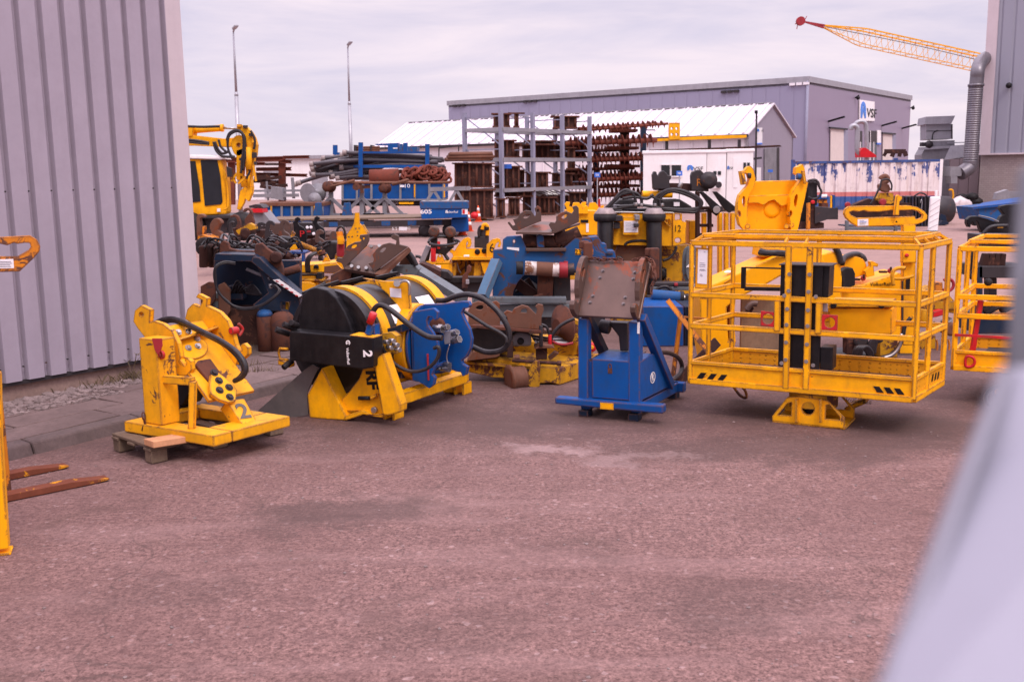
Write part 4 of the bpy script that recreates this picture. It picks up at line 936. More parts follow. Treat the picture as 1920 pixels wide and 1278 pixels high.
# --- skips
def skip(x0, y0, x1, y1, D, dp, n, label, mrib='grey_paint', yellow=(), top=3):
    t = T('skip', label, 'skip', ground(W((x0 + x1) / 2, y1, D)), group='blue ribbed skips')
    k = MB(); k.pb(x0, y0 + top, x1, y1, D + .06, dp); t.part('body', 'blue', k, bevel=0)
    k = MB(); k.pb(x0 - 1, y0, x1 + 1, y0 + top, D - .02, dp + .1); t.part('top_rail', 'rust_pale', k, bevel=0)
    for i in range(n + 1):
        x = x0 + (x1 - x0 - 4) * i / n; k = MB(); k.pb(x, y0 + top, x + 4, y1, D, .08); t.part('rib', mrib, k, bevel=0)
    k = MB(); k.pb(x0, y1 - 3, x1, y1, D - .02, dp); t.part('bottom_rail', mrib, k, bevel=0)
    for x in yellow: k = MB(); k.pb(x, y0 + 6, x + 2.5, y1 - 6, D - .03, .02); t.part('marker', 'yellow', k, bevel=0)
    return t
t = skip(640, 340, 834, 376, 40, 2.2, 7, 'long blue skip numbered 10 full of rusty tube and chain', yellow=(776, 832))
t.text('10', W(763, 349, 39.95), (1, 0, 0), (0, 0, 1), .2, 'white_paint', sx=1.3); k = MB(); k.pb(750, 347, 758, 351, 39.95, .02); t.part('plate', 'white_paper', k, bevel=0); k = MB(); k.pb(748, 379, 775, 383, 40, .3); t.part('lower_stripe', 'yellow', k, bevel=0)
k = MB(); k.pb(640, 376, 830, 386, 40.5, 1.6); t.part('chassis', 'steel_dark', k, bevel=0); t.text('G 2000 111', W(742, 381, 40.4), (1, 0, 0), (0, 0, 1), .16, 'white_paint')
t = skip(488, 380, 606, 424, 37, 2.0, 6, 'shorter blue skip with yellow marker strips behind the black hooks', yellow=(507, 588), top=6)
# --- winding trestles
for x, lab, disc in ((620, 'grey winding trestle furthest left, with brown drum on top', (612, 350, 12)), (678, 'middle grey winding trestle with bare spindle end', None), (721, 'right grey winding trestle with round rusty drum', (717, 353, 11))):
    D = 38.5
    t = T('winding_trestle', lab, 'trestle', ground(W(x, 405, D)), group='grey winding trestles')
    k = MB(); k.pb(x - 4, 345, x + 4, 403, D, .16); t.part('post', 'grey_paint', k, bevel=0)
    k = MB(); k.pbar((x + 2, 372), (x + 34, 402), D, .12); k.pbar((x - 2, 372), (x - 34, 402), D, .12); k.bar(W(x, 372, D), W(x + 8, 402, D + 1.6), .1); t.part('strut', 'grey_paint', k, bevel=0)
    k = MB(); k.pb(x - 40, 400, x + 42, 406, D - .1, .2); t.part('base_beam', 'grey_paint', k, bevel=0)
    if disc: k = MB(); p = W(disc[0], disc[1], D - .35); r = disc[2] / FPX * D; k.lathe(p, (.35, 1, 0), [(0, r * .2), (.02, r * .8), (.05, r * .8), (.06, r * .55), (.3, r * .6), (.31, r * .9), (.36, r * .9), (.37, r * .3)], 18); t.part('drum', 'rust', k, bevel=0)
    else: k = MB(); k.pbar((662, 352), (694, 350), D - .2, .12); k.cyl(W(668, 350, D - .4), W(668, 350, D), .14); k.pbar((674, 340), (680, 362), D - .25, .1); t.part('spindle', 'rust', k, bevel=0)
k = MB(); k.ptube([(625, 343), (655, 342), (690, 343), (840, 342)], 38.2, .05, n=6); k.ptube([(620, 350), (665, 338)], 38, .05, n=6, spline=False); k.ptube([(735, 346), (766, 337)], 38, .06, n=6, spline=False); solo('spindle_bar', 'long thin spindle bar lying across the winding trestles', 'bar', 'rust_pale', k, W(625, 344, 38.2), bevel=0)
t = T('cable_reel', 'grey disc cable reel left of the winding trestles', 'reel', ground(W(577, 395, 38.4)))
k = MB(); p = W(577, 362, 38.2); k.lathe(p, (.5, 1, 0), [(0, .36), (.04, .36), (.05, .14), (.6, .14), (.61, .36), (.65, .36)], 22); t.part('drum', 'grey_paint', k, bevel=0)
k = MB(); p = W(587, 374, 37.9); k.lathe(p, (.35, 1, 0), [(0, .07), (.03, .09), (.04, .24), (.2, .24), (.25, .2)], 20); t.part('hub', 'grey_paint', k, bevel=0)
k = MB(); k.pp([(595, 372), (607, 380), (607, 400), (594, 402), (575, 392)], 38.2, .3); k.pb(560, 385, 612, 402, 38.5, .5); t.part('frame', 'grey_paint', k, bevel=0)
k = MB(); k.pbar((475, 358), (590, 357), 38.6, .08); k.pbar((475, 367), (560, 366), 38.4, .12); k.pbar((548, 333), (551, 372), 38.6, .1); k.pp([(508, 372), (532, 376), (528, 352), (508, 350)], 38.3, .5); k.pbar((500, 340), (503, 376), 38.6, .06); k.pbar((535, 352), (535, 375), 38.6, .06)
solo('spindle_stand', 'grey spindles and guide plates standing left of the cable reel', 'stand', 'grey_paint', k, ground(W(530, 380, 38.4)), bevel=0)
for x, lab in ((594, 'blue support post below the cable reel'), (648, 'blue support post between two winding trestles')):
    t = T('support_post', lab, 'post', ground(W(x, 420, 37)), group='blue support posts'); k = MB(); k.pp([(x - 10, 420), (x + 12, 420), (x + 7, 380), (x - 3, 380)], 36.8, .3); t.part('column', 'blue_worn', k, bevel=0); k = MB(); k.pb(x - 13, 418, x + 15, 421, 36.7, .5); t.part('foot', 'blue_worn', k, bevel=0)
# --- flat wagon with deck boards
WP = PL(W(740, 430, 34.5), 4)
t = T('flat_wagon', 'long flat yard wagon with brown deck boards and blue frame', 'wagon', ground(W(700, 445, 34.5)))
k = MB(); d0, d1 = WP.hit(500, 413.5), WP.hit(878, 413)
z = .62
k.obox(ground(d0, z), WP.u * (d1 - d0).length, WP.n * 2.6, (0, 0, .06)); t.part('deck', 'wood_old', k, bevel=0)
k = MB(); k.obox(ground(d0, z - .24), WP.u * (d1 - d0).length, WP.n * .12, (0, 0, .2)); t.part('side_beam', 'steel_dark', k, bevel=0)
for i in range(8):
    k = MB(); k.obox(ground(d0, z - .22) + WP.u * (.3 + i * .88) - WP.n * .04, WP.u * .3, WP.n * .05, (0, 0, .16)); t.part('stake_pocket', 'blue_worn', k, bevel=0)
for f in (.12, .22, .78, .9):
    k = MB(); q = ground(d0, .22) + WP.u * (d1 - d0).length * f; k.lathe(q, WP.n, [(0, .1), (.02, .22), (.12, .22), (.13, .2)], 16); w_ = t.part('wheel', 'steel_dark', k, bevel=0)
    k = MB(); k.obox(q + WP.n * .13 - WP.u * .06, WP.u * .12, WP.n * 2.2, (0, 0, .12)); t.part('axle', 'steel_dark', k, bevel=0)
k = MB(); k.pb(748, 425.5, 763, 432, WP.back(-.05), .03); t.part('label_plate', 'white_paper', k, bevel=0); 
t.text('5.2', WP.hit(740, 429), WP.u, (0, 0, 1), .15, 'white_paint', off=.05); t.text('40', WP.hit(766, 428), WP.u, (0, 0, 1), .13, 'white_paint', off=.05)
k = MB()
for i in range(7): x = 612 + random.random() * 90; y = 412 + random.random() * 6; k.bar(W(x, y, 35 + random.random()), W(x + random.uniform(25, 60), y - random.uniform(-3, 5), 35.5 + random.random()), .06)
solo('plank_scatter', 'loose rusty slats lying on the wagon deck', 'slats', 'rust_pale', k, W(650, 414, 35.2), bevel=0)
# --- blue counterweight box 605 with lifting triangles, standing on the wagon
BP = PL(W(833, 400, 33.8), 2)
t = T('lifting_box', 'blue box numbered 605 with two grey lifting triangles', 'box', BP.hit(833, 411))
k = MB(); k.pp([(790, 411), (877, 408), (876, 386), (788, 386)], BP, 1.1); bd = t.part('body', 'blue', k, bevel=.02)
k = MB(); k.pp([(787, 391), (879, 391), (879, 378), (787, 378)], BP.back(-.04), 1.2); t.part('rim', 'blue_worn', k, bevel=.01)
k = MB(); k.pb(790, 377, 876, 380, BP.back(.05), 1.0); t.part('lid', 'grey_paint', k, bevel=.01)
for xa, xm, xb in ((798, 813, 828), (842, 856, 870)):
    k = MB(); q = BP.back(.3); k.bar(q.hit(xa, 380), q.hit(xm, 356), .09); k.bar(q.hit(xm, 356), q.hit(xb, 380), .09); t.part('lifting_triangle', 'grey_paint', k, bevel=0)
k = MB(); q = BP.back(.3); k.bar(q.hit(806, 355), q.hit(882, 353), .13); t.part('lifting_bar', 'grey_paint', k, bevel=0)
t.text('605', BP.hit(799, 397), BP.u, (0, 0, 1), .2, 'white_paint', sx=1.3, weight=.005)
k = MB(); emblem(k, BP.back(-.012), 835.5, 394, 4, 6, .01); t.part('emblem', 'white_paint', k, bevel=0); t.text('VolkerRail', BP.hit(847, 397.5), BP.u, (0, 0, 1), .1, 'white_paint')
k = MB(); k.pb(866, 392, 877, 402, BP.back(-.012), .01); st = t.part('sticker', 'white_paper', k, bevel=0); k = MB(); k.pb(867, 393, 871.5, 401, BP.back(-.02), .008); t.part('sticker_sign', 'red', k, parent=st, bevel=0)
k = MB(); k.pp([(846, 436), (879, 434), (878, 408), (846, 411)], PL(W(860, 420, 34.3), 2), .8)
solo('blue_crate', 'plain blue crate standing below the numbered box', 'crate', 'blue', k, ground(W(862, 436, 34.4)), bevel=.02)
# --- cones and bollard
def cone_proto():
    t = T('traffic_cone', 'x', 'traffic cone', group='traffic cones by the blue crate')
    k = MB(); k.box(-.19, .19, -.19, .19, 0, .04); t.part('foot', 'orange_cone', k, bevel=.01)
    k = MB(); k.lathe((0, 0, .04), (0, 0, 1), [(0, .15), (.7, .03), (.72, .0)], 18); t.part('body', 'orange_cone', k, bevel=0)
    for z in (.2, .47):
        k = MB(); r = lambda h: .155 - .12 * (h / .7); k.lathe((0, 0, .04 + z), (0, 0, 1), [(0, r(z)), (.13, r(z + .13))], 18); t.part('reflective_band', 'white_paint', k, bevel=0)
    return t
cp = cone_proto(); cp.o['label'] = 'worn orange traffic cone in front of the plain blue crate'; cp.o.matrix_world = Matrix.Translation(G(867, 441)) @ Matrix.Diagonal((.9, .9, .95, 1))
dup(cp.o, ground(W(879, 424, 37.5)), 0, 'red traffic cone half hidden behind the blue crate'); dup(cp.o, ground(W(897, 415, 45)), 0, 'red traffic cone standing beside the yellow bollard')
t = T('bollard', 'yellow bollard standing before the large rusty pile caps', 'bollard', G(906, 413)); p = G(906, 413)
k = MB(); k.cyl(p + Vector((0, 0, .03)), p + Vector((0, 0, .85)), .1, .09); t.part('post', 'yellow', k, bevel=0); k = MB(); k.cyl(p + Vector((0, 0, .75)), p + Vector((0, 0, 1.0)), .12, .12, n=14); k.cyl(p, p + Vector((0, 0, .06)), .16); t.part('collar', 'yellow', k)
k = MB(); k.sphere(W(890, 404, 45), .2, 10, (1, 1, .8)); k.pbar((886, 402), (895, 405), 45, .1); solo('red_bag', 'small red cloth bundle beside the cone and bollard', 'bag', 'red', k, ground(W(890, 412, 45)), bevel=0)
# --- excavator with knuckle boom
XD = 31.
t = T('excavator', 'yellow wheeled excavator with raised boom and hanging hoses', 'excavator', ground(W(400, 430, XD)))
k = MB(); k.pp([(340, 405), (424, 402), (426, 396), (424, 340), (416, 300), (372, 298), (340, 298)], XD, .5); cab = t.part('cab', 'yellow', k, bevel=.04)
k = MB(); k.pp([(384, 386), (414, 383), (417, 378), (413, 330), (407, 300), (376, 300)], XD - .03, .04); t.part('window', 'glass_dark', k, parent=cab, bevel=0, label='large curved cab door window')
k = MB(); k.pp([(340, 381), (376, 378), (374, 352), (366, 302), (340, 302)], XD - .03, .04); t.part('window', 'glass_dark', k, parent=cab, bevel=0)
k = MB(); k.pp([(345, 297), (424, 299), (420, 296), (395, 291), (345, 290)], XD - .1, .7); t.part('roof', 'white_paint', k, parent=cab, bevel=.03)
k = MB(); k.ptube([(419, 318), (424, 335), (427, 360), (427, 388), (420, 392)], XD - .15, .03, n=6); t.part('grab_rail', 'yellow', k, parent=cab, bevel=0)
k = MB(); k.pp([(424, 312), (434, 316), (436, 332), (426, 332)], XD - .3, .12); t.part('mirror', 'steel_dark', k, parent=cab)
k = MB(); k.pb(407, 391, 413, 397, XD - .05, .05); t.part('head_lamp', 'white_paper', k, parent=cab, bevel=0)
k = MB(); k.pb(330, 404, 470, 410, XD - .1, 2.2); k.pp([(330, 440), (470, 436), (478, 414), (462, 404), (330, 404)], XD + .1, 1.9); t.part('undercarriage', 'steel_dark', k, bevel=.02)
for x in (352, 450):
    k = MB(); k.lathe(W(x, 425, XD - .25), (0, 1, 0), [(0, .2), (.05, .42), (.35, .45), (.4, .3)], 24); t.part('wheel', 'rubber', k, bevel=0)
k = MB(); k.pp([(340, 273), (360, 273), (425, 276), (440, 274), (440, 258), (420, 260), (340, 251)], XD + .2, .35); bm_ = t.part('boom', 'yellow', k, bevel=.02)
k = MB(); k.cyl(W(352, 245, XD + .35), W(416, 240, XD + .35), .1, n=14); k.cyl(W(414, 240, XD + .35), W(419, 240, XD + .35), .115, n=14); t.part('boom_cylinder', 'yellow', k, bevel=0); k = MB(); k.cyl(W(418, 240, XD + .35), W(446, 241, XD + .35), .035, n=10); t.part('piston_rod', 'steel', k, bevel=0)
k = MB(); k.pp([(340, 258), (360, 255), (362, 236), (352, 234), (340, 240)], XD + .15, .5); t.part('boom_foot', 'yellow', k, bevel=.01)
k = MB(); k.pp(smooth2([(436, 282), (433, 268), (440, 256), (452, 254), (460, 264), (459, 282), (450, 292), (441, 290)], 3), XD + .05, .5, [circ((447, 272), 4, 12)]); t.part('knuckle', 'yellow', k, bevel=.02)
k = MB(); k.pp([(443, 246), (444, 236), (452, 234), (462, 238), (470, 246), (477, 258), (481, 272), (479, 292), (473, 298), (464, 290), (462, 268), (456, 254)], XD - .02, .3); t.part('stick_head', 'yellow', k, bevel=.02)
for x0, y0, x1, y1 in ((444, 233, 452, 238), (455, 235, 463, 240), (466, 250, 472, 255), (472, 262, 478, 268), (470, 286, 480, 296), (448, 296, 455, 301), (476, 303, 480, 309)):
    k = MB(); k.pb(x0, y0, x1, y1, XD - .12, .12); t.part('pipe_clamp', random.choice(('steel_dark', 'yellow_worn', 'yellow')), k)
k = MB(); k.pp([(443, 282), (456, 278), (458, 300), (456, 330), (450, 340), (443, 336)], XD + .05, .2); k.pp([(463, 278), (478, 286), (476, 300), (472, 330), (462, 342), (460, 310)], XD, .25); t.part('stick', 'yellow', k, bevel=.01)
k = MB(); k.cyl(W(467, 276, XD - .1), W(467, 318, XD - .1), .09, n=12); k.cyl(W(467, 318, XD - .1), W(466, 350, XD - .1), .04, n=10); t.part('stick_cylinder', 'yellow', k, bevel=0)
k = MB(); k.pp([(444, 392), (450, 358), (458, 350), (464, 352), (458, 380), (450, 394)], XD, .15); k.pp([(459, 372), (464, 350), (474, 350), (473, 362), (466, 378)], XD - .05, .2); k.pp([(450, 330), (470, 330), (472, 350), (452, 352)], XD + .05, .3); t.part('tilt_head', 'yellow', k, bevel=.01)
k = MB()
for q in ((434, 330, 443, 344), (444, 325, 434, 340), (475, 310, 480, 340), (447, 344, 459, 334)): k.bar(W(q[0], q[1], XD - .1), W(q[2], q[3], XD - .1), .06)
t.part('link_rod', 'yellow_worn', k, bevel=0)
for pts in (((425, 264), (430, 250), (444, 244), (455, 252), (457, 275), (454, 300), (452, 325)), ((426, 268), (431, 253), (446, 246), (458, 256), (459, 280), (456, 320)), ((428, 258), (427, 275), (432, 290), (440, 296)), ((400, 266), (405, 282), (415, 292), (425, 294), (440, 294)), ((403, 266), (409, 280), (418, 288), (430, 283)), ((410, 262), (414, 275), (423, 284)), ((460, 282), (463, 300), (468, 320), (462, 335)), ((470, 245), (478, 262), (476, 280)), ((340, 261), (370, 264), (392, 268)), ((340, 265), (370, 268), (392, 270)), ((352, 237), (380, 238), (412, 237))):
    k = MB(); k.ptube(pts, XD - .12, .04, n=6); t.part('hydraulic_hose', 'hose', k, bevel=0)
t = T('red_hopper', 'pink-red lidded grey hopper behind the rusty hooks', 'hopper', ground(W(475, 425, 27.5)))
k = MB(); k.pp([(462, 424), (515, 424), (492, 396), (466, 400)], 27.5, .9); t.part('body', 'grey_paint', k); k = MB(); k.pp([(473, 399), (493, 399), (491, 391), (470, 391)], 27.4, .6); t.part('lid', 'red', k); k = MB(); k.pp([(468, 390), (494, 390), (488, 384), (478, 383), (466, 386)], 27.5, .7); t.part('cover', 'steel_dark', k)
# ---------------------------------------------------------------- foreground machines
class P3(PL):
    """any plane through three points; n points away from the camera"""
    def __init__(s, a, b, c):
        s.p = Vector(a); s.u = (Vector(b) - s.p).normalized(); n = s.u.cross(Vector(c) - s.p).normalized()
        if n.dot(s.p - Vector((0, 0, EYE))) < 0: n = -n
        s.n = n
    def back(s, d):
        q = PL((0, 0)); q.__class__ = P3; q.p = s.p + s.n * d; q.u, q.n = s.u, s.n; return q
def crop(x0, y0, s): return lambda *pts: [(x0 + x / s, y0 + y / s) for x, y in pts]
HP = [(0, 0), (-.03, .3), (-.02, .6), (.03, .8), (.09, .86), (.14, .78), (.155, .6), (.12, .48), (.16, .4), (.22, .5), (.28, .72), (.38, .93), (.5, 1.0), (.62, .95), (.7, .78), (.76, .62), (.8, .5), (.85, .5), (.86, .7), (.84, .95), (.87, 1.12), (.93, 1.16), (.985, 1.08), (1.0, .8), (.99, .3), (1.0, 0)]
def hitchplate(k, O, e1, e3, t, L, h, prof=HP, holes=True):
    """side cheek of a quick hitch: e1 along, e3 up, t thickness vector"""
    O, e1, e3 = Vector(O), Vector(e1).normalized(), Vector(e3).normalized()
    f = lambda q: O + e1 * (q[0] * L) + e3 * (q[1] * h)
    hs = [[f(q) for q in [(.42, .55), (.46, .72), (.52, .76), (.58, .72), (.6, .58), (.52, .6)]], [f(q) for q in circ((.93, .9), .035, 10, .035 * L / h)]] if holes else []
    k.plate([f(q) for q in prof], t, hs)
def bolts(T_, px, P, r=.016, h=.02, m='steel', parent=None):
    for q in px:
        k = MB(); p = P.hit(*q); k.cyl(p - P.n * h, p + P.n * .004, r, n=6, sm=False); k.cyl(p - P.n * .005, p, r * 1.5, n=12); T_.part('bolt', m, k, parent=parent, bevel=0)
def chain(k, pts, r=.006, link=.035):
    """chain of separate oval links along a path"""
    pts = [Vector(p) for p in pts]; acc = []; 
    for a, b in zip(pts, pts[1:]):
        n = max(1, int((b - a).length / link))
        acc += [a + (b - a) * (i / n) for i in range(n)]
    acc.append(pts[-1])
    for i, (a, b) in enumerate(zip(acc, acc[1:])):
        d = (b - a); 
        if d.length < 1e-5: continue
        L = d.length; d.normalize(); x = d.orthogonal().normalized()
        if i % 2: x = d.cross(x)
        c = (a + b) / 2; k.tube([c + d * (cos(t) * L * .72) + x * (sin(t) * link * .36) for t in [2 * pi * j / 8 for j in range(8)]], r, n=5, sub=1, closed=True)
# ----- tilted yellow hitch frame numbered 2, on a pallet
c = crop(180, 520, 3.455)
Lc, Fc, Rc = G(233.5, 809, .15), G(401, 838, .15), G(545, 799, .15)
A_, B_ = (Fc - Lc), (Rc - Fc); la, lb = A_.length, B_.length; ea, eb = A_ / la, B_ / lb; ez = Vector((0, 0, 1))
yaw_a = math.degrees(math.atan2(ea.y, ea.x))
t = T('tilt_hitch', 'worn yellow tilted hitch frame painted 2, standing on a wooden pallet', 'machine', Lc)
k = MB(); hz = ez * .085
k.obox(Lc, ea * la, eb * .17, hz); k.obox(Lc + eb * (lb - .14), ea * (la - .26), eb * .14, hz); k.obox(Lc + eb * .172, ea * .13, eb * (lb - .315), hz); k.obox(Fc - ea * .25 + eb * .172, ea * .25, eb * (lb - .172), hz); t.part('base_frame', 'yellow_worn', k, bevel=.008)
PA = PL(Lc + eb * .03, yaw_a)
P1, P2 = PL(Lc + eb * .24, yaw_a), PL(Lc + eb * .68, yaw_a)
k = MB(); q = PA.hit(*c((318, 962))[0]); zt = PA.hit(*c((275, 392))[0]).z; q.z = Lc.z + .086; k.obox(q, ea * .19, eb * .17, (0, 0, zt - q.z)); post = t.part('post', 'yellow_worn', k, bevel=.008)
k = MB(); p = q + ea * .195 + eb * .05; p.z = zt - .09; p.z -= .03; k.cyl(p + eb * .0, p - eb * .025, .034); k.cyl(p - eb * .025, p - eb * .04, .02, n=6); t.part('red_pin', 'red', k, parent=post)
mat('red_smear', (.42, .03, .04), .6, dirt=.4)
k = MB(); k.pp([tuple(v) for v in c((362, 395), (425, 395), (428, 440), (415, 480), (400, 500), (380, 470))], PA.back(-.008), .006); t.part('red_stain', 'red_smear', k, parent=post, bevel=0)
k = MB(); P = PA.back(.06); a, b = P.hit(*c((400, 655))[0]), P.hit(*c((630, 672))[0]); d = P.hit(*c((622, 985))[0]); d.z = Lc.z + .085; k.bar(a, b, .05, .06); k.bar(b, d, .05, .05); t.part('guard_bar', 'yellow_worn', k, bevel=.005)
for P, pts, lab in ((P1, ((250, 215), (290, 180), (350, 210), (345, 290), (375, 282), (430, 300), (490, 345), (530, 430), (545, 515), (540, 550), (575, 575), (585, 555), (570, 535), (590, 522), (615, 545), (618, 600), (590, 635), (550, 642), (500, 620), (440, 560), (380, 470), (300, 370), (268, 330), (240, 285)), 'left'), (P2, ((645, 130), (660, 105), (720, 135), (715, 185), (750, 200), (800, 225), (850, 280), (885, 360), (905, 440), (930, 480), (945, 470), (932, 440), (955, 425), (985, 455), (985, 500), (955, 530), (925, 525), (905, 570), (850, 560), (700, 350), (575, 270), (590, 205), (625, 170), (670, 190), (690, 150)), 'right')):
    k = MB(); hole = [tuple(circ(c((293, 240))[0], 4, 10))] if lab == 'left' else []
    k.pp(c(*pts), P, .045, hole); t.part('side_plate', 'yellow_worn', k, bevel=.006)
BPn = P3(P1.hit(*c((400, 330))[0]), P1.hit(*c((640, 690))[0]), P1.hit(*c((400, 330))[0]) + eb * .44)
k = MB(); a, b = P1.hit(*c((390, 320))[0]), P1.hit(*c((735, 800))[0]); k.plate([a, b, b + eb * .44, a + eb * .44], BPn.n * .03); bp = t.part('base_plate', 'yellow_worn', k, bevel=.005)
k = MB(); k.pp(c(*circ((625, 455), 103, 28, 72)), BPn.back(-.025), .026); dsc = t.part('turntable_disc', 'yellow', k, parent=bp)
bolts(t, c((598, 457), (660, 445), (655, 397), (600, 352), (533, 356)), BPn.back(-.028), .018, .02, parent=bp)
k = MB(); k.plate([BPn.hit(*q) for q in c((500, 415), (660, 372), (700, 350), (815, 305))] + [BPn.back(-.09).hit(*q) for q in c((820, 300), (690, 345), (655, 355), (510, 400))], BPn.u * .02); t.part('cross_rib', 'yellow_worn', k, parent=bp)
k = MB(); k.pp(c((645, 560), (662, 535), (742, 522), (828, 640), (735, 670)), BPn.back(-.045), .045); t.part('rusty_pad', 'rust', k, bevel=.01)
TPn = BPn.back(-.075)
k = MB(); k.pp(c((735, 690), (745, 625), (775, 600), (830, 640), (890, 690), (915, 730), (905, 800), (860, 810), (800, 790), (742, 750)), TPn, .035); tg = t.part('tongue_plate', 'yellow_worn', k, bevel=.006)
bolts(t, c((765, 617), (796, 668), (861, 712), (800, 730), (866, 775)), TPn, .022, .02, 'steel_dark', parent=tg)
k = MB(); a4 = [TPn.back(.04).hit(*q) for q in c((845, 795), (962, 782), (1050, 942), (955, 962))]; k.plate(a4, BPn.n * .12); ar = t.part('foot_arm', 'yellow_worn', k, bevel=.008)
mat('grey_digit', (.13, .11, .1), .6, dirt=.2)
d1 = (a4[3] - a4[0]).normalized(); d0 = (a4[1] - a4[0]).normalized()
t.text('2', sum(a4, Vector()) / 4 - Vector((0, 0, .0)), d0, -d1, .19, 'grey_digit', parent=ar, off=.004, sx=1.15, weight=.004)
k = MB(); dd = (P1.p - PA.p).length
k.tube([P1.back(.2).hit(*q) for q in c((380, 300), (430, 275), (500, 268), (590, 300), (700, 355), (800, 405), (890, 465), (945, 525), (970, 590), (950, 640), (900, 668))], .021, n=9); t.part('hydraulic_hose', 'hose', k, bevel=0)
k = MB(); k.tube([P1.back(.22).hit(*q) for q in c((400, 300), (500, 280), (600, 315), (720, 375), (830, 435), (900, 495), (945, 560), (955, 610), (925, 650), (895, 672))], .018, n=9); t.part('hydraulic_hose', 'hose', k, bevel=0)
k = MB(); P = P1.back(.28); k.pp(c((440, 560), (510, 640), (600, 690), (600, 760), (560, 830), (470, 850), (450, 700)), P, .2); k.pp(c((505, 840), (555, 835), (545, 880), (500, 870)), P, .15); t.part('hydraulic_motor', 'black_paint', k, bevel=.01)
k = MB(); p = P2.hit(*c((885, 345))[0]); k.cyl(p - eb * .02, p + eb * .05, .03); k.tube([p + eb * .06 + ez * .05, p + eb * .1, p + eb * .06 - ez * .05], .014, n=6); t.part('rear_pin', 'red', k)
k = MB(); p = q0 = PA.back(-.02).hit(*c((305, 880))[0]); chain(k, [p, p + Vector((.01, 0, -.09)), p + Vector((-.01, 0, -.13))], .005, .035); t.part('chain', 'rust', k, bevel=0)
# pallet and fresh wooden block
C0 = G(285, 871); e1 = (Vector((-1.9, 8.15, 0)) - C0).normalized(); e2 = (G(200, 862) - C0).normalized(); e2 = (e2 - e1 * e2.dot(e1)).normalized(); LW, SW = 1.17, .6
t = T('pallet', 'weathered wooden pallet under the yellow hitch frame', 'pallet', C0)
for i in (0, .5, 1):
    for j in (0, 1):
        k = MB(); k.obox(C0 + e1 * (i * (LW - .13)) + e2 * (j * (SW - .1)) + ez * .005, e1 * .13, e2 * .1, ez * .095); t.part('block', 'wood_old', k, bevel=.006)
for j in range(3):
    k = MB(); k.obox(C0 + e2 * (j * (SW - .1) / 2) - e1 * .01 + ez * .1, e1 * (LW + .01), e2 * .1, ez * .02); t.part('runner', 'wood_old', k, bevel=.004)
for i in range(8):
    k = MB(); k.obox(C0 + e1 * (i * (LW - .12) / 7) - e2 * random.uniform(.0, .02) + ez * .1205, e1 * random.uniform(.09, .125), e2 * (SW + .02), ez * .022); t.part('deck_board', 'wood_old', k, bevel=.004)
k = MB(); q = G(288, 840, .1435); k.obox(q - e2 * .0, (G(355, 842, .1435) - G(312, 851, .1435)).normalized() * .24 if False else (e1 * 1.0 + ea * .25).normalized() * .25, e2 * .14, ez * .05)
solo('wood_block', 'short fresh orange-brown wood block lying on the pallet corner', 'wood block', 'wood_fresh', k, q, bevel=.005)
# ----- crane fork at the left edge: tines on the ground, loop hook high up
t = T('pallet_fork', 'rusty orange crane fork at the left edge, loop hook above two tines', 'crane fork', G(10, 930))
for tip, l0, l1 in (((130, 878), (8, 903), 0), ((206, 902), (8, 943), 0)):
    p, q = G(*tip), G(*l0); d = (q - p).normalized(); s_ = Vector((-d.y, d.x, 0)); 
    if s_.y > 0: s_ = -s_
    k = MB(); w_ = .1; q2 = p + d * 1.35
    k.plate([p + ez * .012, p + ez * .024, p + d * .25 + ez * .05, q2 + ez * .055, q2 + ez * .005, p + d * .1 + ez * .005], s_ * -w_); t.part('tine', 'tine_rust', k, bevel=.004)
    if tip[0] == 206: heel = q2
FPn = PL(G(10, 930), 25)
cc = crop(0, 380, 3.195)
k = MB(); k.pp(cc((-160, 205), (0, 207), (180, 197), (222, 222), (242, 262), (236, 292), (205, 330), (118, 412), (-160, 420)), FPn, .05, [cc((-150, 245), (-60, 240), (0, 246), (45, 256), (80, 240), (105, 247), (150, 240), (178, 242), (185, 265), (170, 285), (105, 322), (-150, 325))]); lp = t.part('loop_hook', 'orange_worn', k, bevel=.005)
k = MB(); k.pp(cc((-60, 340), (80, 337), (84, 392), (-60, 395)), FPn.back(-.004), .003); lb = t.part('label_plate', 'white_paper', k, parent=lp, bevel=0)
for yy in (352, 362, 372, 382):
    k = MB(); k.pp(cc((-40, yy), (60 + (yy % 3) * 6, yy - 1), (60 + (yy % 3) * 6, yy + 2), (-40, yy + 3)), FPn.back(-.006), .001); t.part('print', 'label_print', k, parent=lb, bevel=0)
k = MB(); a = FPn.hit(*cc((-150, 380))[0]); k.bar(Vector((a.x, a.y, .0)), Vector((a.x, a.y, a.z + .12)), .14, .1); b = heel - (heel - G(10, 930)).normalized() * .0; k.bar(Vector((a.x, a.y, .04)), heel + ez * .03, .12, .06); t.part('mast', 'orange_worn', k)
t = T('yellow_post', 'bright yellow steel post with small foot flange at the left edge', 'post', G(10, 1042))
k = MB(); PP = PL(G(18, 1040), 20); k.pp([(-40, 1035), (16, 1028), (3, 828), (0, 700), (-60, 700)], PP, .09); t.part('post', 'yellow_new', k, bevel=.006)
k = MB(); a = PP.hit(20, 1033); k.obox(Vector((a.x, a.y, 0)), PP.u * -.4, PP.n * .13, ez * .014); t.part('foot_flange', 'yellow_new', k)
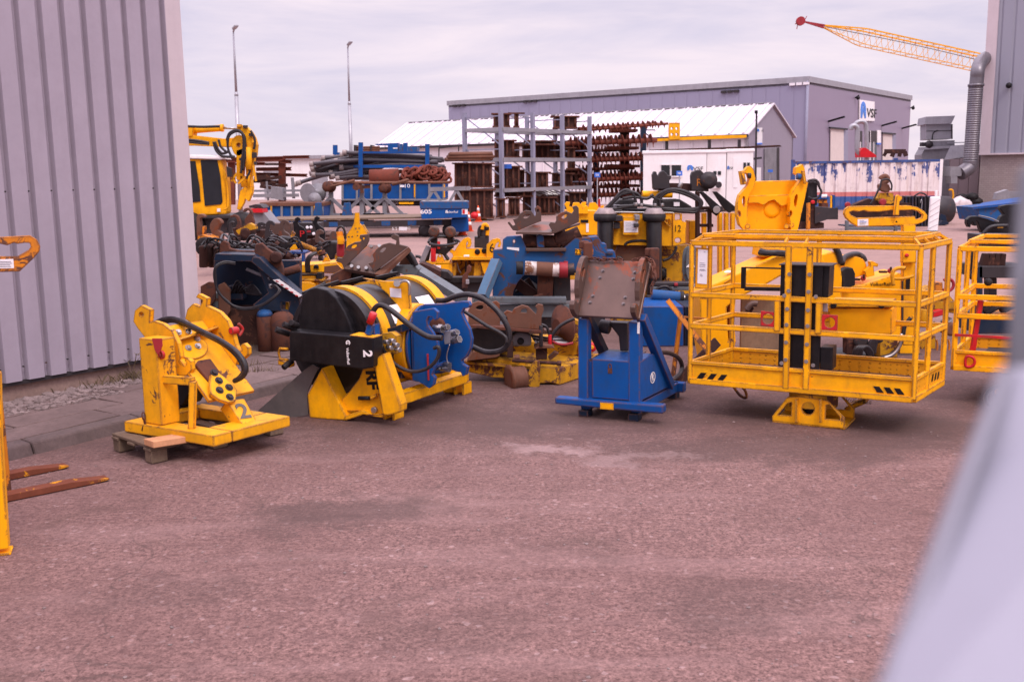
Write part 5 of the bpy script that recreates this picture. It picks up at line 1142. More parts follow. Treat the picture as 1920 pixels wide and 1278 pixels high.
# ----- black and yellow drum machine
c = crop(480, 490, 3.993)
UY, VY = -22., 60.
FP = PL(G(650, 788), UY); v = Vector((cos(R(VY)), sin(R(VY)), 0)); u = FP.u
t = T('drum_machine', 'black drum in a yellow stand with blue hitch plates and hoses', 'machine', G(690, 780))
DP = FP.back(.16); C0 = DP.hit(*c((560, 606))[0]); rr = .46
def dr(a0, a1, r0, m, name, arc_=None, x0=None, parent=None, lab=None):
    k = MB(); prof = [(a0, r0), (a1, r0)] if arc_ is None else [(a0, r0), (a1, r0), (a1, r0 - .02), (a0, r0 - .02), (a0, r0)]
    k.lathe(C0, v, prof, 64 if arc_ is None else 20, arc=arc_ or 2 * pi, x0=x0); return t.part(name, m, k, parent=parent, bevel=.004 if arc_ is None else 0, label=lab)
drum = dr(.02, 1.2, rr, 'black_drum', 'drum')
dr(.13, .26, rr + .022, 'yellow', 'band'); dr(.60, .68, rr + .022, 'yellow_worn', 'band'); dr(1.1, 1.24, rr + .022, 'yellow', 'band')
dr(.0, .09, rr + .008, 'black_drum', 'rim')
def dirv(deg): return u * cos(R(deg)) + ez * sin(R(deg)) if True else None
# stickers bent round the drum (axis v: angle runs from x0 towards v x x0)
sgn = 1 if v.cross(u).z > 0 else -1
def patch(a0, a1, d0, d1, m='white_paper'):
    k = MB(); n = 8
    for i in range(n):
        q = []
        for dg in (d0 + (d1 - d0) * i / n, d0 + (d1 - d0) * (i + 1) / n):
            w_ = dirv(dg) * (rr + .006); q.append((C0 + v * a0 + w_, C0 + v * a1 + w_))
        k.poly([q[0][0], q[0][1], q[1][1], q[1][0]], True)
    t.part('sticker', m, k, parent=drum, bevel=0)
patch(.30, .52, 18, 40); patch(.78, 1.0, 24, 44)
k = MB(); k.pp(c((400, 205), (450, 195), (530, 215), (600, 275), (660, 370), (705, 470), (725, 545), (310, 520), (322, 420), (345, 250)), FP.back(.06), .12); t.part('end_guard', 'black_paint', k, bevel=.012)
for a, b in (((350, 240), (520, 165)), ((440, 205), (620, 150)), ((640, 160), (800, 120)), ((900, 120), (1060, 85))):
    k = MB(); k.bar(DP.back(.02 if a[0] < 600 else .5).hit(*c(a)[0]), DP.back(.25 if a[0] < 600 else .8).hit(*c(b)[0]), .025); t.part('top_strip', 'black_paint', k, bevel=0)
MP = FP.back(.62)
k = MB(); k.pp(c((795, 125), (960, 150), (1140, 150), (1152, 330), (1125, 480), (1080, 520), (1055, 400), (990, 250), (890, 165)), MP, .04); mp = t.part('bracket_panel', 'yellow_worn', k)
k = MB(); k.pp(c((1002, 198), (1085, 205), (1088, 272), (1005, 265)), MP.back(-.004), .003); t.part('label_plate', 'white_paper', k, parent=mp, bevel=0)
k = MB(); k.tube([MP.back(-.05).hit(*q) for q in c((1050, 165), (1075, 162), (1100, 150), (1130, 148), (1150, 175), (1150, 250))], .012, n=7); k.cyl(MP.hit(*c((1055, 165))[0]), MP.back(-.08).hit(*c((1055, 165))[0]), .03); t.part('latch', 'steel', k, parent=mp, bevel=0)
BX = FP.back(-.17)
k = MB(); k.pp(c((248, 522), (876, 575), (876, 792), (800, 806), (250, 742)), BX, .17); bx = t.part('control_box', 'black_paint', k, bevel=.01)
k = MB(); k.pp(c((700, 549), (878, 570), (878, 578), (700, 557)), BX.back(-.002), .16); t.part('box_edge', 'yellow', k, parent=bx)
t.text('VolkerRail', BX.hit(*c((690, 708))[0]), -ez + u * .04, u, .034, 'white_paint', parent=bx, off=.004, weight=.0006)
k = MB(); q0 = BX.hit(*c((690, 608))[0]); E_ = lambda x, y: q0 + u * x + ez * y - FP.n * .004
k.plate([E_(*q) for q in arc((0, 0), .021, -60, 240, 14) + arc((0, 0), .012, 240, -60, 12)], FP.n * .003); k.plate([E_(*q) for q in ((-.008, -.005), (.008, -.005), (0, .008))], FP.n * .003); t.part('emblem', 'white_paint', k, parent=bx, bevel=0)
t.text('2', BX.hit(*c((835, 690))[0]), -ez, u, .115, 'white_paint', parent=bx, off=.004, weight=.004, sx=1.0)
for a, b in (((310, 480), (262, 458)), ((300, 510), (205, 470)), ((250, 545), (148, 508)), ((270, 740), (205, 795))):
    k = MB(); P = BX.back(.1); k.cyl(P.hit(*c(a)[0]), BX.back(.0).hit(*c(b)[0]), .026, n=12); t.part('lever_handle', 'rubber', k, bevel=.004)
k = MB(); P = BX.back(.05); k.tube([P.hit(*q) for q in c((240, 655), (178, 650), (170, 680), (180, 730), (240, 735))], .012, n=6, spline=False); k.pp(c((165, 735), (250, 765), (250, 795), (165, 770)), P, .08); t.part('side_bracket', 'yellow_worn', k, bevel=0)
k = MB(); k.pp(c((382, 995), (492, 795), (678, 1165), (662, 1192), (400, 1172)), FP.back(-.02), .2); t.part('front_leg', 'yellow', k, bevel=.012)
k = MB(); k.pp(c((800, 805), (885, 790), (955, 1150), (862, 1150), (790, 1118), (650, 1122), (640, 1030), (700, 970), (770, 880)), FP.back(.03), .03); pn = t.part('number_panel', 'yellow', k)
t.text('RF', FP.back(.03).hit(*c((868, 885))[0]), -ez + u * .08, u, .155, 'black_paint', parent=pn, off=.004, weight=.006)
k = MB(); P = FP.back(0); k.cyl(P.hit(*c((770, 1022))[0]), P.hit(*c((850, 1022))[0]), .018); k2 = MB(); k2.pp(c((850, 1010), (900, 990), (900, 1015), (855, 1035)), FP.back(-.01), .05); t.part('crank_handle', 'rubber', k, bevel=0); t.part('crank_lug', 'yellow', k2)
k = MB(); P = FP.back(.02); p = P.hit(*c((888, 1110))[0]); k.cyl(p - FP.n * .02, p + FP.n * .02, .028); t.part('pivot_bolt', 'steel', k)
k = MB(); k.pp(c((878, 735), (952, 690), (1082, 1075), (1080, 1130), (990, 1155), (948, 1148)), FP.back(-.09), .13); t.part('main_leg', 'yellow', k, bevel=.012)
k = MB(); k.pp(c((660, 1160), (795, 1112), (860, 1148), (950, 1140), (950, 1172), (800, 1147), (668, 1192)), FP.back(-.03), .1); t.part('front_beam', 'yellow', k, bevel=.008)
a = G(*c((1010, 1180))[0]); b = a + v * 1.16; a.z = b.z = .16
k = MB(); k.bar(a, b, .12, .1); t.part('base_beam', 'yellow', k, bevel=.008)
k = MB(); k.bar(a - u * .55, b - u * .55, .1, .08); k.bar(b - u * .6, b + u * .05, .1, .08); t.part('base_beam', 'yellow', k, bevel=.008)
BL_ = PL(b, UY)
k = MB(); k.pp(c((1382, 822), (1442, 815), (1482, 940), (1480, 985), (1400, 985)), BL_.back(-.06), .14); t.part('rear_leg', 'yellow', k, bevel=.012)
for q in (a + v * .02, b - v * .02):
    k = MB(); 
    for s_ in (-.05, .04): k.obox(Vector((q.x, q.y, 0)) + u * s_ - v * .06, u * .02, v * .15, ez * .115)
    t.part('fork_shoe', 'yellow', k)
k = MB(); P = PL(FP.hit(*c((430, 1000))[0]) , UY + 18).back(.02); k.pp(c((12, 1118), (370, 805), (425, 772), (470, 800), (440, 850), (382, 985), (392, 1145), (270, 1170)), P, .02); t.part('rubber_flap', 'grey_flap', k, bevel=0)
k = MB(); k.pp(c((375, 800), (410, 775), (455, 775), (470, 800), (380, 990)), P.back(.03), .04); t.part('flap_holder', 'black_paint', k)
k = MB(); k.lathe(C0 + v * -.0, v, [(-.0, .42), (.05, .42)], 40); t.part('drum_face', 'black_drum', k, bevel=0)
# blue hitch: two profiled cheeks on a yellow rimmed disc
HA = PL(Vector((-.86, 8.85, 0)), UY); HB = HA.back(.30)
k = MB(); q = HB.hit(*c((1175, 600))[0]); q = q + u * .07; k.lathe(q - u * .11, u, [(0, .34), (.02, .355), (.12, .355), (.13, .34)], 40); hd = t.part('hitch_disc', 'yellow', k); 
k = MB(); k.lathe(q + u * .032, u, [(0, .345), (.02, .345)], 40); t.part('hitch_plate', 'blue', k, parent=hd)
k = MB(); k.pp(c((1158, 385), (1250, 322), (1390, 318), (1540, 298), (1590, 300), (1605, 330), (1590, 348), (1555, 355), (1540, 385), (1560, 435), (1600, 510), (1616, 580), (1608, 650), (1575, 715), (1540, 740), (1545, 768), (1585, 790), (1572, 850), (1545, 862), (1532, 830), (1460, 812), (1400, 835), (1180, 870)), HB, .05, [c(*circ((1365, 480), 42, 16, 42))]); hb = t.part('hitch_cheek', 'blue', k, bevel=.006)
k = MB(); k.pp(c((1168, 378), (1250, 362), (1330, 350), (1362, 380), (1358, 430), (1335, 445), (1318, 420), (1290, 415), (1280, 440), (1285, 480), (1325, 535), (1358, 600), (1366, 680), (1350, 780), (1318, 845), (1342, 870), (1330, 925), (1295, 950), (1225, 905), (1168, 892)), HA, .045); t.part('hitch_cheek', 'blue', k, bevel=.006)
k = MB(); k.obox(HA.hit(*c((1170, 860))[0]), u * .03, HA.n * .3, ez * .5); k.obox(HA.hit(*c((1300, 800))[0]), u * .05, HA.n * .3, ez * .02); t.part('hitch_web', 'blue', k)
HC_ = HB.back(-.16)
k = MB(); P = HC_; k.pp(c((1400, 530), (1468, 515), (1475, 612), (1410, 622)), P, .1); vb = t.part('valve_block', 'galv', k, bevel=.006)
for a, b, r in (((1330, 500), (1400, 505), .03), ((1400, 500), (1440, 490), .022), ((1205, 612), (1262, 575), .022), ((1470, 545), (1510, 530), .02), ((1470, 600), (1525, 580), .026), ((1245, 672), (1330, 655), .022), ((1380, 800), (1450, 805), .022), ((1410, 770), (1450, 775), .02)):
    k = MB(); p, q = P.hit(*c(a)[0]), P.back(-.03).hit(*c(b)[0]); k.cyl(p, q, r, n=10); k.cyl(p + (q - p) * .6, q, r * 1.35, n=6, sm=False); t.part('hose_fitting', 'steel', k, parent=vb, bevel=0)
k = MB(); k.lathe(HB.hit(*c((1365, 480))[0]), HB.n, [(-.03, .05), (-.03, .075), (.05, .075), (.05, .05)], 24); t.part('bearing_ring', 'rust', k, bevel=0)
k = MB(); k.tube([P.back(-.03).hit(*q) for q in c((1450, 620), (1430, 690), (1430, 740), (1445, 780))], .006, n=5); t.part('wire', 'steel', k, bevel=0)
k = MB(); k.pbar(c((1285, 690))[0], c((1292, 890))[0], HA.back(-.02), .016); t.part('locking_rod', 'red_dull', k)
k = MB(); k.pbar(c((1300, 825))[0], c((1380, 798))[0], HA.back(.1), .02); t.part('pin_rod', 'steel', k)
k = MB(); P = HA.back(-.02); k.pbar(c((865, 470))[0], c((840, 545))[0], FP.back(-.1), .05); k.pp(c((815, 555), (822, 485), (880, 470), (890, 560)), FP.back(-.06), .1); t.part('hose_bracket', 'blue', k)
k = MB(); P = FP.back(-.12); k.cyl(P.hit(*c((852, 462))[0]), P.hit(*c((882, 385))[0]), .032, n=10); t.part('hose_sleeve', 'red', k, bevel=0)
def hose(pts, P, r, m='hose'):
    k = MB(); k.tube([(P.back(q[2]) if len(q) > 2 else P).hit(q[0], q[1]) for q in pts], r, n=9); t.part('hydraulic_hose', m, k, bevel=0)
HQ = PL(Vector((-1.0, 8.55, 0)), UY)
hose(c((862, 450), (872, 390), (895, 345), (930, 328), (980, 345), (1050, 395), (1130, 460), (1220, 525), (1300, 565), (1395, 572)), HQ, .024)
hose(c((895, 420), (912, 470), (925, 560), (945, 640), (985, 710), (1050, 775), (1130, 815), (1210, 822), (1290, 795), (1345, 745), (1370, 690), (1365, 640), (1330, 650)), HQ.back(-.03), .016)
hose(c((895, 430), (935, 560), (930, 650), (920, 720), (890, 700)), HQ.back(.02), .014)
hose(((818, 563), (835, 563), (852, 556), (878, 552), (905, 560), (930, 580), (948, 605), (955, 628), (950, 648), (936, 658), (912, 660), (890, 652), (870, 641)), PL(Vector((-.5, 9.3, 0)), UY), .026)
hose(((866, 581), (890, 596), (915, 612), (935, 622), (948, 632), (950, 642)), PL(Vector((-.5, 9.25, 0)), UY), .016)
k = MB(); P = FP.back(.12); k.pp(c((930, 545), (1010, 530), (1050, 560), (1050, 690), (960, 700), (930, 640)), P, .1); t.part('valve_bracket', 'yellow_dull', k)
for x, y in ((960, 600), (985, 640), (1000, 590), (1030, 620), (1045, 655), (905, 620)):
    k = MB(); p = P.back(-.05).hit(*c((x, y))[0]); k.cyl(p, p + u * .06 - FP.n * .03, .02, n=8); t.part('hose_fitting', 'steel', k, bevel=0)
k = MB(); k.pp(c((1010, 740), (1090, 740), (1090, 880), (1030, 850)), FP.back(.5), .2); k.pp(c((940, 515), (1090, 470), (1090, 530), (980, 535)), FP.back(.3), .3); t.part('gear_housing', 'blue_dark', k)
# ----- blue stand with rusty hitch plate
c = crop(1000, 460, 3.759)
t = T('hitch_stand', 'blue stand numbered 1 carrying a tilted rusty hitch plate', 'stand', G(1150, 785))
FS_ = PL(G(1190, 790), -25.); u = FS_.u; v = Vector((cos(R(61)), sin(R(61)), 0)); SP = PL(FS_.hit(*c((748, 1100))[0]), 61.)
for pts in (((315, 1080), (385, 1085), (385, 520), (315, 512)), ((670, 1108), (750, 1112), (750, 545), (670, 535))):
    k = MB(); k.pp(c(*pts), FS_, .09); up = t.part('upright', 'blue', k, bevel=.006)
t.text('1', FS_.hit(*c((742, 585))[0]), u, ez, .13, 'white_paint', parent=up, off=.004, weight=.004)
k = MB(); k.pp(c((150, 1070), (915, 1128), (915, 1188), (150, 1116)), FS_.back(-.06), .1); cb = t.part('cross_bar', 'blue', k, bevel=.012)
k = MB(); k.pp(c((470, 1106), (565, 1112), (565, 1158), (470, 1151)), FS_.back(-.064), .003); t.part('yellow_sticker', 'yellow_new', k, parent=cb, bevel=0)
for q in ((367, 1120), (717, 1145)):
    k = MB(); p = FS_.back(.05).hit(*c(q)[0]); k.bar(p, p + v * 1.0, .09, .09); t.part('side_beam', 'blue', k, bevel=.008)
    for f in (.0, .95):
        k = MB(); g0 = p + v * f; k.obox(Vector((g0.x, g0.y, 0)) - u * .045 - v * .05, u * .09, v * .1, ez * (g0.z - .04)); t.part('foot', 'blue_dark', k, bevel=.006)
k = MB(); p = FS_.back(.05).hit(*c((717, 1145))[0]) + v * .98; k.bar(p + u * .1, p - u * .8, .09, .09); t.part('rear_bar', 'blue', k, bevel=.008)
k = MB(); k.pp(c((388, 1088), (668, 1100), (668, 828), (388, 812)), FS_.back(.03), .02); dr_ = t.part('cabinet_door', 'blue', k, bevel=.004)
k = MB(); k.plate([SP.hit(*q) for q in c((750, 1100), (960, 995), (872, 775), (842, 762), (750, 822))], u * -.43); cabn = t.part('cabinet', 'blue', k, bevel=.006)
k = MB(); a4 = [FS_.back(.03).hit(*q) for q in c((388, 812), (668, 828))]; k.plate([a4[0], a4[1], a4[1] + v * .42 + ez * .025, a4[0] + v * .42 + ez * .025], ez * .012); t.part('cabinet_lid', 'blue_dark', k, parent=cabn)
k = MB(); P = FS_.back(.0); p = P.hit(*c((540, 880))[0]); k.obox(p - u * .02 - ez * .03, u * .04, FS_.n * .02, ez * .05); k.tube([p + u * s_ + ez * z for s_, z in ((-.012, .02), (-.012, .045), (0, .055), (.012, .045), (.012, .02))], .005, n=6); t.part('padlock', 'rust', k, parent=dr_)
k = MB(); k.pbar(c((525, 840))[0], c((555, 840))[0], FS_.back(.02), .03); t.part('hasp', 'steel_dark', k, parent=dr_)
k = MB(); S2 = SP.back(-.004) if SP.n.dot(ray(*c((835, 930))[0])) > 0 else SP.back(.004)
q0 = SP.hit(*c((838, 930))[0]); E_ = lambda x, y: q0 + v * x + ez * y + u * .004
k.plate([E_(*q) for q in circ((0, 0), .06, 24, .05)], u * .002, [[E_(*q) for q in circ((0, 0), .05, 20, .042)]]); em = t.part('round_emblem', 'white_paint', k, parent=cabn, bevel=0)
t.text('R', q0, v, ez, .085, 'white_paint', parent=cabn, off=.004, weight=.003)
for off in (0, -.5):
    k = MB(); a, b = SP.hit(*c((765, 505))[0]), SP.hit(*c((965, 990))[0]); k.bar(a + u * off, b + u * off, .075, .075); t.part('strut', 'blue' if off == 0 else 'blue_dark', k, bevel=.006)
k = MB(); P = FS_.back(.3); k.pp(c((520, 540), (660, 545), (665, 745), (610, 745), (600, 640)), P, .12); k.cyl(P.hit(*c((470, 565))[0]), P.hit(*c((540, 580))[0]), .06); t.part('motor_block', 'steel_dark', k, bevel=.01)
BLp, BRp = FS_.back(-.05).hit(*c((268, 492))[0]), FS_.back(-.05).hit(*c((748, 517))[0])
q = c((347, 100))[0]; TLp = W(q[0], q[1], BLp.y + .27)
HPn = P3(BLp, BRp, TLp)
k = MB(); k.pp(c((268, 492), (748, 517), (832, 112), (347, 100)), HPn, .03); mat('bolt_steel', (.16, .13, .13), .4, metal=.6, dirt=.4); mat('hitch_rust', (.13, .08, .068), .42, metal=.45, rust=.47, rustcol=(.22, .06, .032), dirt=.3, sc=.45, bump=.15); hp = t.part('hitch_plate', 'hitch_rust', k, bevel=.008)
TRp, BRr = HPn.hit(*c((832, 112))[0]), HPn.hit(*c((748, 517))[0])
e1 = (TLp - BLp).normalized(); L = (TLp - BLp).length; e3 = -HPn.n; e2 = HPn.u
for O, s_ in ((BLp + e2 * .02, 1), (BRr - e2 * .05, 1)):
    k = MB(); prof = [(-.02, 0), (-.03, .45), (.0, .8), (.06, .98), (.13, .95), (.17, .7), (.16, .45), (.2, .32), (.26, .35), (.3, .5), (.38, .72), (.5, .92), (.64, 1.0), (.78, .98), (.9, .85), (.98, .6), (1.02, .3), (1.02, 0)]
    f = lambda q: O + e1 * (q[0] * L) + e3 * (q[1] * .15)
    k.plate([f(q) for q in prof], e2 * .045, [[f(q) for q in ((.56, .4), (.56, .62), (.62, .74), (.7, .76), (.76, .66), (.78, .42))]]); t.part('side_cheek', 'steel_brown', k, bevel=.006)
for x, y, s_ in ((385, 50, 1), (853, 110, 1.25)):
    k = MB(); P = HPn.back(-.02); p = FS_.back(.33).hit(*c((x, y))[0]); k.bar(p + ez * .09 * s_, p - ez * .12 * s_, .08, .06); k.obox(p + ez * .03 * s_ - u * .09, u * .08, v * .06, ez * .07); t.part('rear_hook', 'rust', k, bevel=.012)
bolts(t, c((490, 180), (470, 228), (715, 190), (703, 237), (420, 357), (400, 402), (648, 367), (635, 412)), HPn, .0105, .016, 'bolt_steel', parent=hp)
k = MB(); P = HPn.back(-.03); chain(k, [P.hit(*q) for q in c((365, 100), (420, 90), (480, 102), (540, 97), (625, 100))]); chain(k, [P.back(-.02).hit(*q) for q in c((700, 105), (760, 92), (820, 100), (850, 130), (855, 190), (860, 240), (835, 280), (830, 340))]); chain(k, [P.back(-.06).hit(*q) for q in c((740, 95), (790, 88), (840, 110), (845, 160), (852, 230))]); t.part('chain', 'rust', k, bevel=0)
k = MB(); k.tube([SP.back(.1).hit(*q) for q in c((850, 760), (900, 752), (970, 762), (1025, 795), (1048, 850), (1030, 905), (985, 945), (965, 965))], .022, n=9); t.part('hydraulic_hose', 'hose', k, bevel=0)
# ----- work cages
def cage(t, FL, FR, BL, z0, zt, m='yellow', back_posts=(.4,), side_posts=(.45,), front_posts=(), rails=(.63, .41), toe=.135, raised=True):
    """open man cage: returns a function giving points inside it (a along front, b depth, f height fraction)"""
    A, B = FR - FL, BL - FL; ea_, eb_ = A.normalized(), B.normalized(); H = zt - z0
    X = lambda a, b, f: Vector((FL.x, FL.y, z0)) + Vector((A.x, A.y, 0)) * a + Vector((B.x, B.y, 0)) * b + ez * (f * H)
    w = .038
    def b_(n, p, q, w1=w, w2=w): k = MB(); k.bar(p, q, w1, w2); return t.part(n, m, k, bevel=.005)
    for a in (0, 1):
        for b in (0, 1): b_('post', X(a, b, -.0), X(a, b, 1))
    for a in front_posts: b_('post', X(a, 0, 0), X(a, 0, 1))
    for a in back_posts: b_('post', X(a, 1, 0), X(a, 1, 1))
    for a in (0, 1):
        for b in side_posts: b_('post', X(a, b, 0), X(a, b, 1))
    for f in (1,) + tuple(rails):
        for p, q in ((X(0, 0, f), X(1, 0, f)), (X(0, 1, f), X(1, 1, f)), (X(0, 0, f), X(0, 1, f)), (X(1, 0, f), X(1, 1, f))): b_('rail', p, q, .04, .045)
    if raised:
        i = .07 / A.length; j = .07 / B.length; f = 1 + .06 / H
        for p, q in ((X(i, j, f), X(1 - i, j, f)), (X(i, 1 - j, f), X(1 - i, 1 - j, f)), (X(i, j, f), X(i, 1 - j, f)), (X(1 - i, j, f), X(1 - i, 1 - j, f))): b_('hand_rail', p, q, .036, .036)
        for a in (0, .43, .52, 1):
            for b in (0, 1): b_('rail_strut', X(a, b, 1), X(min(max(a, i), 1 - i), min(max(b, j), 1 - j), f), .026, .026)
        for b in (.35, .7): b_('rail_strut', X(1, b, 1), X(1 - i, b, f), .026, .026)
    for n, (p, q, nn) in enumerate(((X(0, 0, 0), X(1, 0, 0), eb_), (X(0, 1, 0), X(1, 1, 0), -eb_), (X(0, 0, 0), X(0, 1, 0), ea_), (X(1, 0, 0), X(1, 1, 0), -ea_))):
        k = MB(); k.obox(p - nn * .002, q - p, nn * .008, ez * (toe * H)); t.part('toe_board', m if n == 0 else 'tread_yellow', k, bevel=0)
        b_('toe_rail', p + ez * toe * H, q + ez * toe * H, .035, .03); b_('floor_beam', p + ez * .0, q + ez * .0, .05, .05)
    k = MB(); k.obox(X(.005, .005, .02), A * .99, B * .99, ez * .012); t.part('floor', 'cage_floor', k, bevel=0)
    return X, ea_, eb_
mat('cage_floor', (.13, .085, .08), .8, dirt=.5)
m, nt, b = newmat('tread_yellow'); N = NT(nt); vv = N.coord(False)
ck = N.n('ShaderNodeTexVoronoi', feature='F1', distance='MANHATTAN'); ck.inputs['Scale'].default_value = 26; ck.inputs['Randomness'].default_value = .15; N.l(vv, ck.inputs['Vector'])
tr = N.ramp(ck.outputs['Distance'], [(.25, 1.), (.4, 0.)]); N.l(N.mix(N.math('MULTIPLY', N.noise(vv, 6, 5), .5), (.82, .35, .004), (.6, .25, .01)), b.inputs['Base Color']); b.inputs['Roughness'].default_value = .4; N.bump(b, tr, 1.0, .02); MATS['tread_yellow'] = m
c = crop(1260, 420, 3.194)
FRp = W(1712, 749, 7.75); z0 = FRp.z; FLp = G(1293.5, 713, z0); BRp = G(1766, 716, z0); BLp = FLp + BRp - FRp
CF = P3(FLp, FRp, FLp + ez); zt = CF.hit(1723, 464).z; CS = P3(FRp, BRp, FRp + ez)
t = T('work_cage', 'large yellow man cage with black mast on a pierced pedestal', 'cage', G(1530, 800))
X, ea_, eb_ = cage(t, FLp, FRp, BLp, z0, zt, 'yellow', back_posts=(.42,), side_posts=(.42,), front_posts=(), rails=(.63, .405))
for x0, y0, x1, y1 in ((700, 130, 682, 985), (828, 135, 802, 990), (632, 455, 630, 640), (882, 470, 876, 655)):
    k = MB(); k.pbar(c((x0, y0))[0], c((x1, y1))[0], CF.back(-.012), .05, .03); t.part('mast_upright', 'yellow', k, bevel=.004)
for pts, d in ((((652, 245), (692, 245), (675, 855), (634, 850)), .02), (((716, 243), (822, 245), (802, 862), (700, 856)), .03), (((842, 245), (905, 250), (880, 868), (822, 866)), .02)):
    k = MB(); k.pp(c(*pts), CF.back(d), .03); t.part('mast_panel', 'black_paint', k, bevel=.003)
k = MB(); a4 = [CF.back(.03).hit(*q) for q in c((906, 255), (906, 440), (940, 440), (945, 250))]; k.pp(c((905, 250), (890, 445), (935, 440), (945, 250)), CF.back(.05), .2); t.part('mast_box', 'black_paint', k)
k = MB(); k.pp(c((640, 240), (955, 248), (955, 254), (640, 246)), CF.back(.0), .25); t.part('mast_cap', 'steel_dark', k, bevel=0)
k = MB(); k.pp(c((886, 735), (965, 738), (960, 875), (884, 868)), CF.back(.04), .16); t.part('plug_box', 'black_paint', k, bevel=.008)
k = MB(); P = CF.back(.12); k.pp(c((414, 258), (440, 258), (436, 388), (412, 385)), P, .03); k.pbar(c((440, 260))[0], c((652, 266))[0], P, .012); k.pbar(c((436, 386))[0], c((648, 390))[0], P, .03); t.part('gate_bracket', 'black_paint', k, bevel=0)
bolts(t, c((704, 300), (699, 400), (690, 508), (686, 603), (683, 708), (680, 812), (824, 302), (818, 405), (815, 515), (812, 610), (808, 720), (804, 822), (672, 428), (862, 434), (656, 832), (845, 845)), CF.back(-.03), .011, .008)
k = MB(); k.pp(c((142, 140), (222, 145), (218, 390), (136, 385)), CF.back(.01), .008); pp_ = t.part('notice_panel', 'yellow', k)
k = MB(); k.pp(c((157, 150), (213, 156), (208, 360), (152, 355)), CF.back(.005), .003); nt_ = t.part('notice_sheet', 'white_paper', k, parent=pp_, bevel=0)
k = MB(); P = CF.back(.003)
for i, (x0, x1, y) in enumerate(((190, 200, 165), (165, 195, 232), (165, 200, 242), (163, 198, 252), (166, 196, 270), (164, 202, 276), (168, 182, 300), (168, 184, 310))): k.pp(c((x0, y), (x1, y + 1), (x1, y + 3), (x0, y + 2)), P, .001)
t.part('print', 'label_print', k, parent=nt_, bevel=0)
for pts, hc in ((((532, 520), (618, 526), (614, 617), (528, 610)), (574, 568)), (((896, 540), (993, 546), (990, 638), (891, 632)), (944, 590))):
    k = MB(); k.pp(c(*pts), CF.back(-.02), .012, [c(*circ(hc, 32, 20, 31))]); t.part('holder_plate', 'red', k)
for base, P in (((150, 888), CF), ((1205, 970), CF)):
    for j in range(3):
        k = MB(); x, y = base; x += j * 62; y += j * 6; w = 45
        k.pp(c((x, y), (x + 36, y + 3), (x + 64, y + 40), (x + 22, y + 37)) if base[0] > 1000 else c((x + 22, y + 1), (x + 57, y + 3), (x + 30, y + 38), (x - 5, y + 36)), CF.back(-.008), .004); t.part('hazard_stripe', 'black_paint', k, bevel=0)
for x, y in ((1460, 985), (1562, 900), (1580, 892), (1596, 885)):
    k = MB(); k.pp(c((x, y), (x + 7, y - 4), (x + 1, y + 38), (x - 7, y + 44)), CS.back(-.006), .004); t.part('hazard_stripe', 'black_paint', k, bevel=0)
# open-topped tool box hung on the rear rail
CB = P3(BLp, BRp, BLp + ez)
k = MB(); k.pp(c((935, 500), (1318, 508), (1315, 662), (945, 648)), CB.back(-.25), .28); tb = t.part('tool_box', 'yellow_new', k, bevel=.008)
k = MB(); k.pp(c((935, 462), (1312, 470), (1310, 500), (935, 498)), CB.back(-.28), .31); t.part('tool_box_lid', 'yellow', k, parent=tb, bevel=.006)
for x in (970, 1258):
    k = MB(); p = CB.back(-.28).hit(*c((x, 485))[0]); k.cyl(p, p - CB.n * .04, .025, n=12); t.part('knob', 'rubber', k, parent=tb)
k = MB(); k.pp(c((895, 475), (930, 477), (930, 528), (895, 522)), CF.back(.03), .03); t.part('grey_switch', 'galv', k)
# pedestal
pa, pb_ = G(1448, 791), G(1585, 806); PD_ = P3(pa, pb_, pa + ez)
for n_ in (0, .38):
    k = MB(); k.pp(c((600, 1187), (598, 1150), (690, 1035), (760, 1030), (930, 1055), (1035, 1160), (1030, 1230)), PD_.back(0), .018, [c((635, 1142), (690, 1075), (716, 1068), (712, 1146)), c(*circ((815, 1105), 36, 20, 37)), c((918, 1165), (924, 1085), (942, 1080), (1003, 1152), (1003, 1172))])
    for v_ in k.bm.verts: v_.co += PD_.n * n_
    t.part('pedestal_plate', 'yellow', k)
pu, pn_ = PD_.u, PD_.n; w_ = (pb_ - pa).length
k = MB(); k.obox(pa + ez * .002, pu * w_, pn_ * .39, ez * .02); t.part('pedestal_base', 'yellow', k)
k = MB(); k.cyl(pa + pu * w_ * .48 + pn_ * .2 + ez * .14, pa + pu * w_ * .48 + pn_ * .2 + ez * (z0 - .04), .2, n=32); t.part('swivel_disc', 'yellow_dull', k)
for x in (735, 880):
    k = MB(); k.pp(c((x, 1050), (x + 14, 1050), (x + 14, 1190), (x, 1188)), PD_.back(-.05), .05); t.part('pedestal_rib', 'yellow', k)
k = MB(); p = pa + pu * w_ * .48 + pn_ * .2 + ez * .16; k.cyl(p - pn_ * .12, p + pn_ * .12, .075, n=20); t.part('pivot_tube', 'black_paint', k)
k = MB(); pq = PD_.back(.5); k.pp(c((1030, 1100), (1160, 1040), (1160, 1075), (1040, 1125)), pq, .2); ab = t.part('swing_arm', 'yellow', k); t.text('VolkerRail', pq.hit(*c((1120, 1046))[0]) - ez * .02, pu, ez, .05, 'black_paint', parent=ab, off=.01)
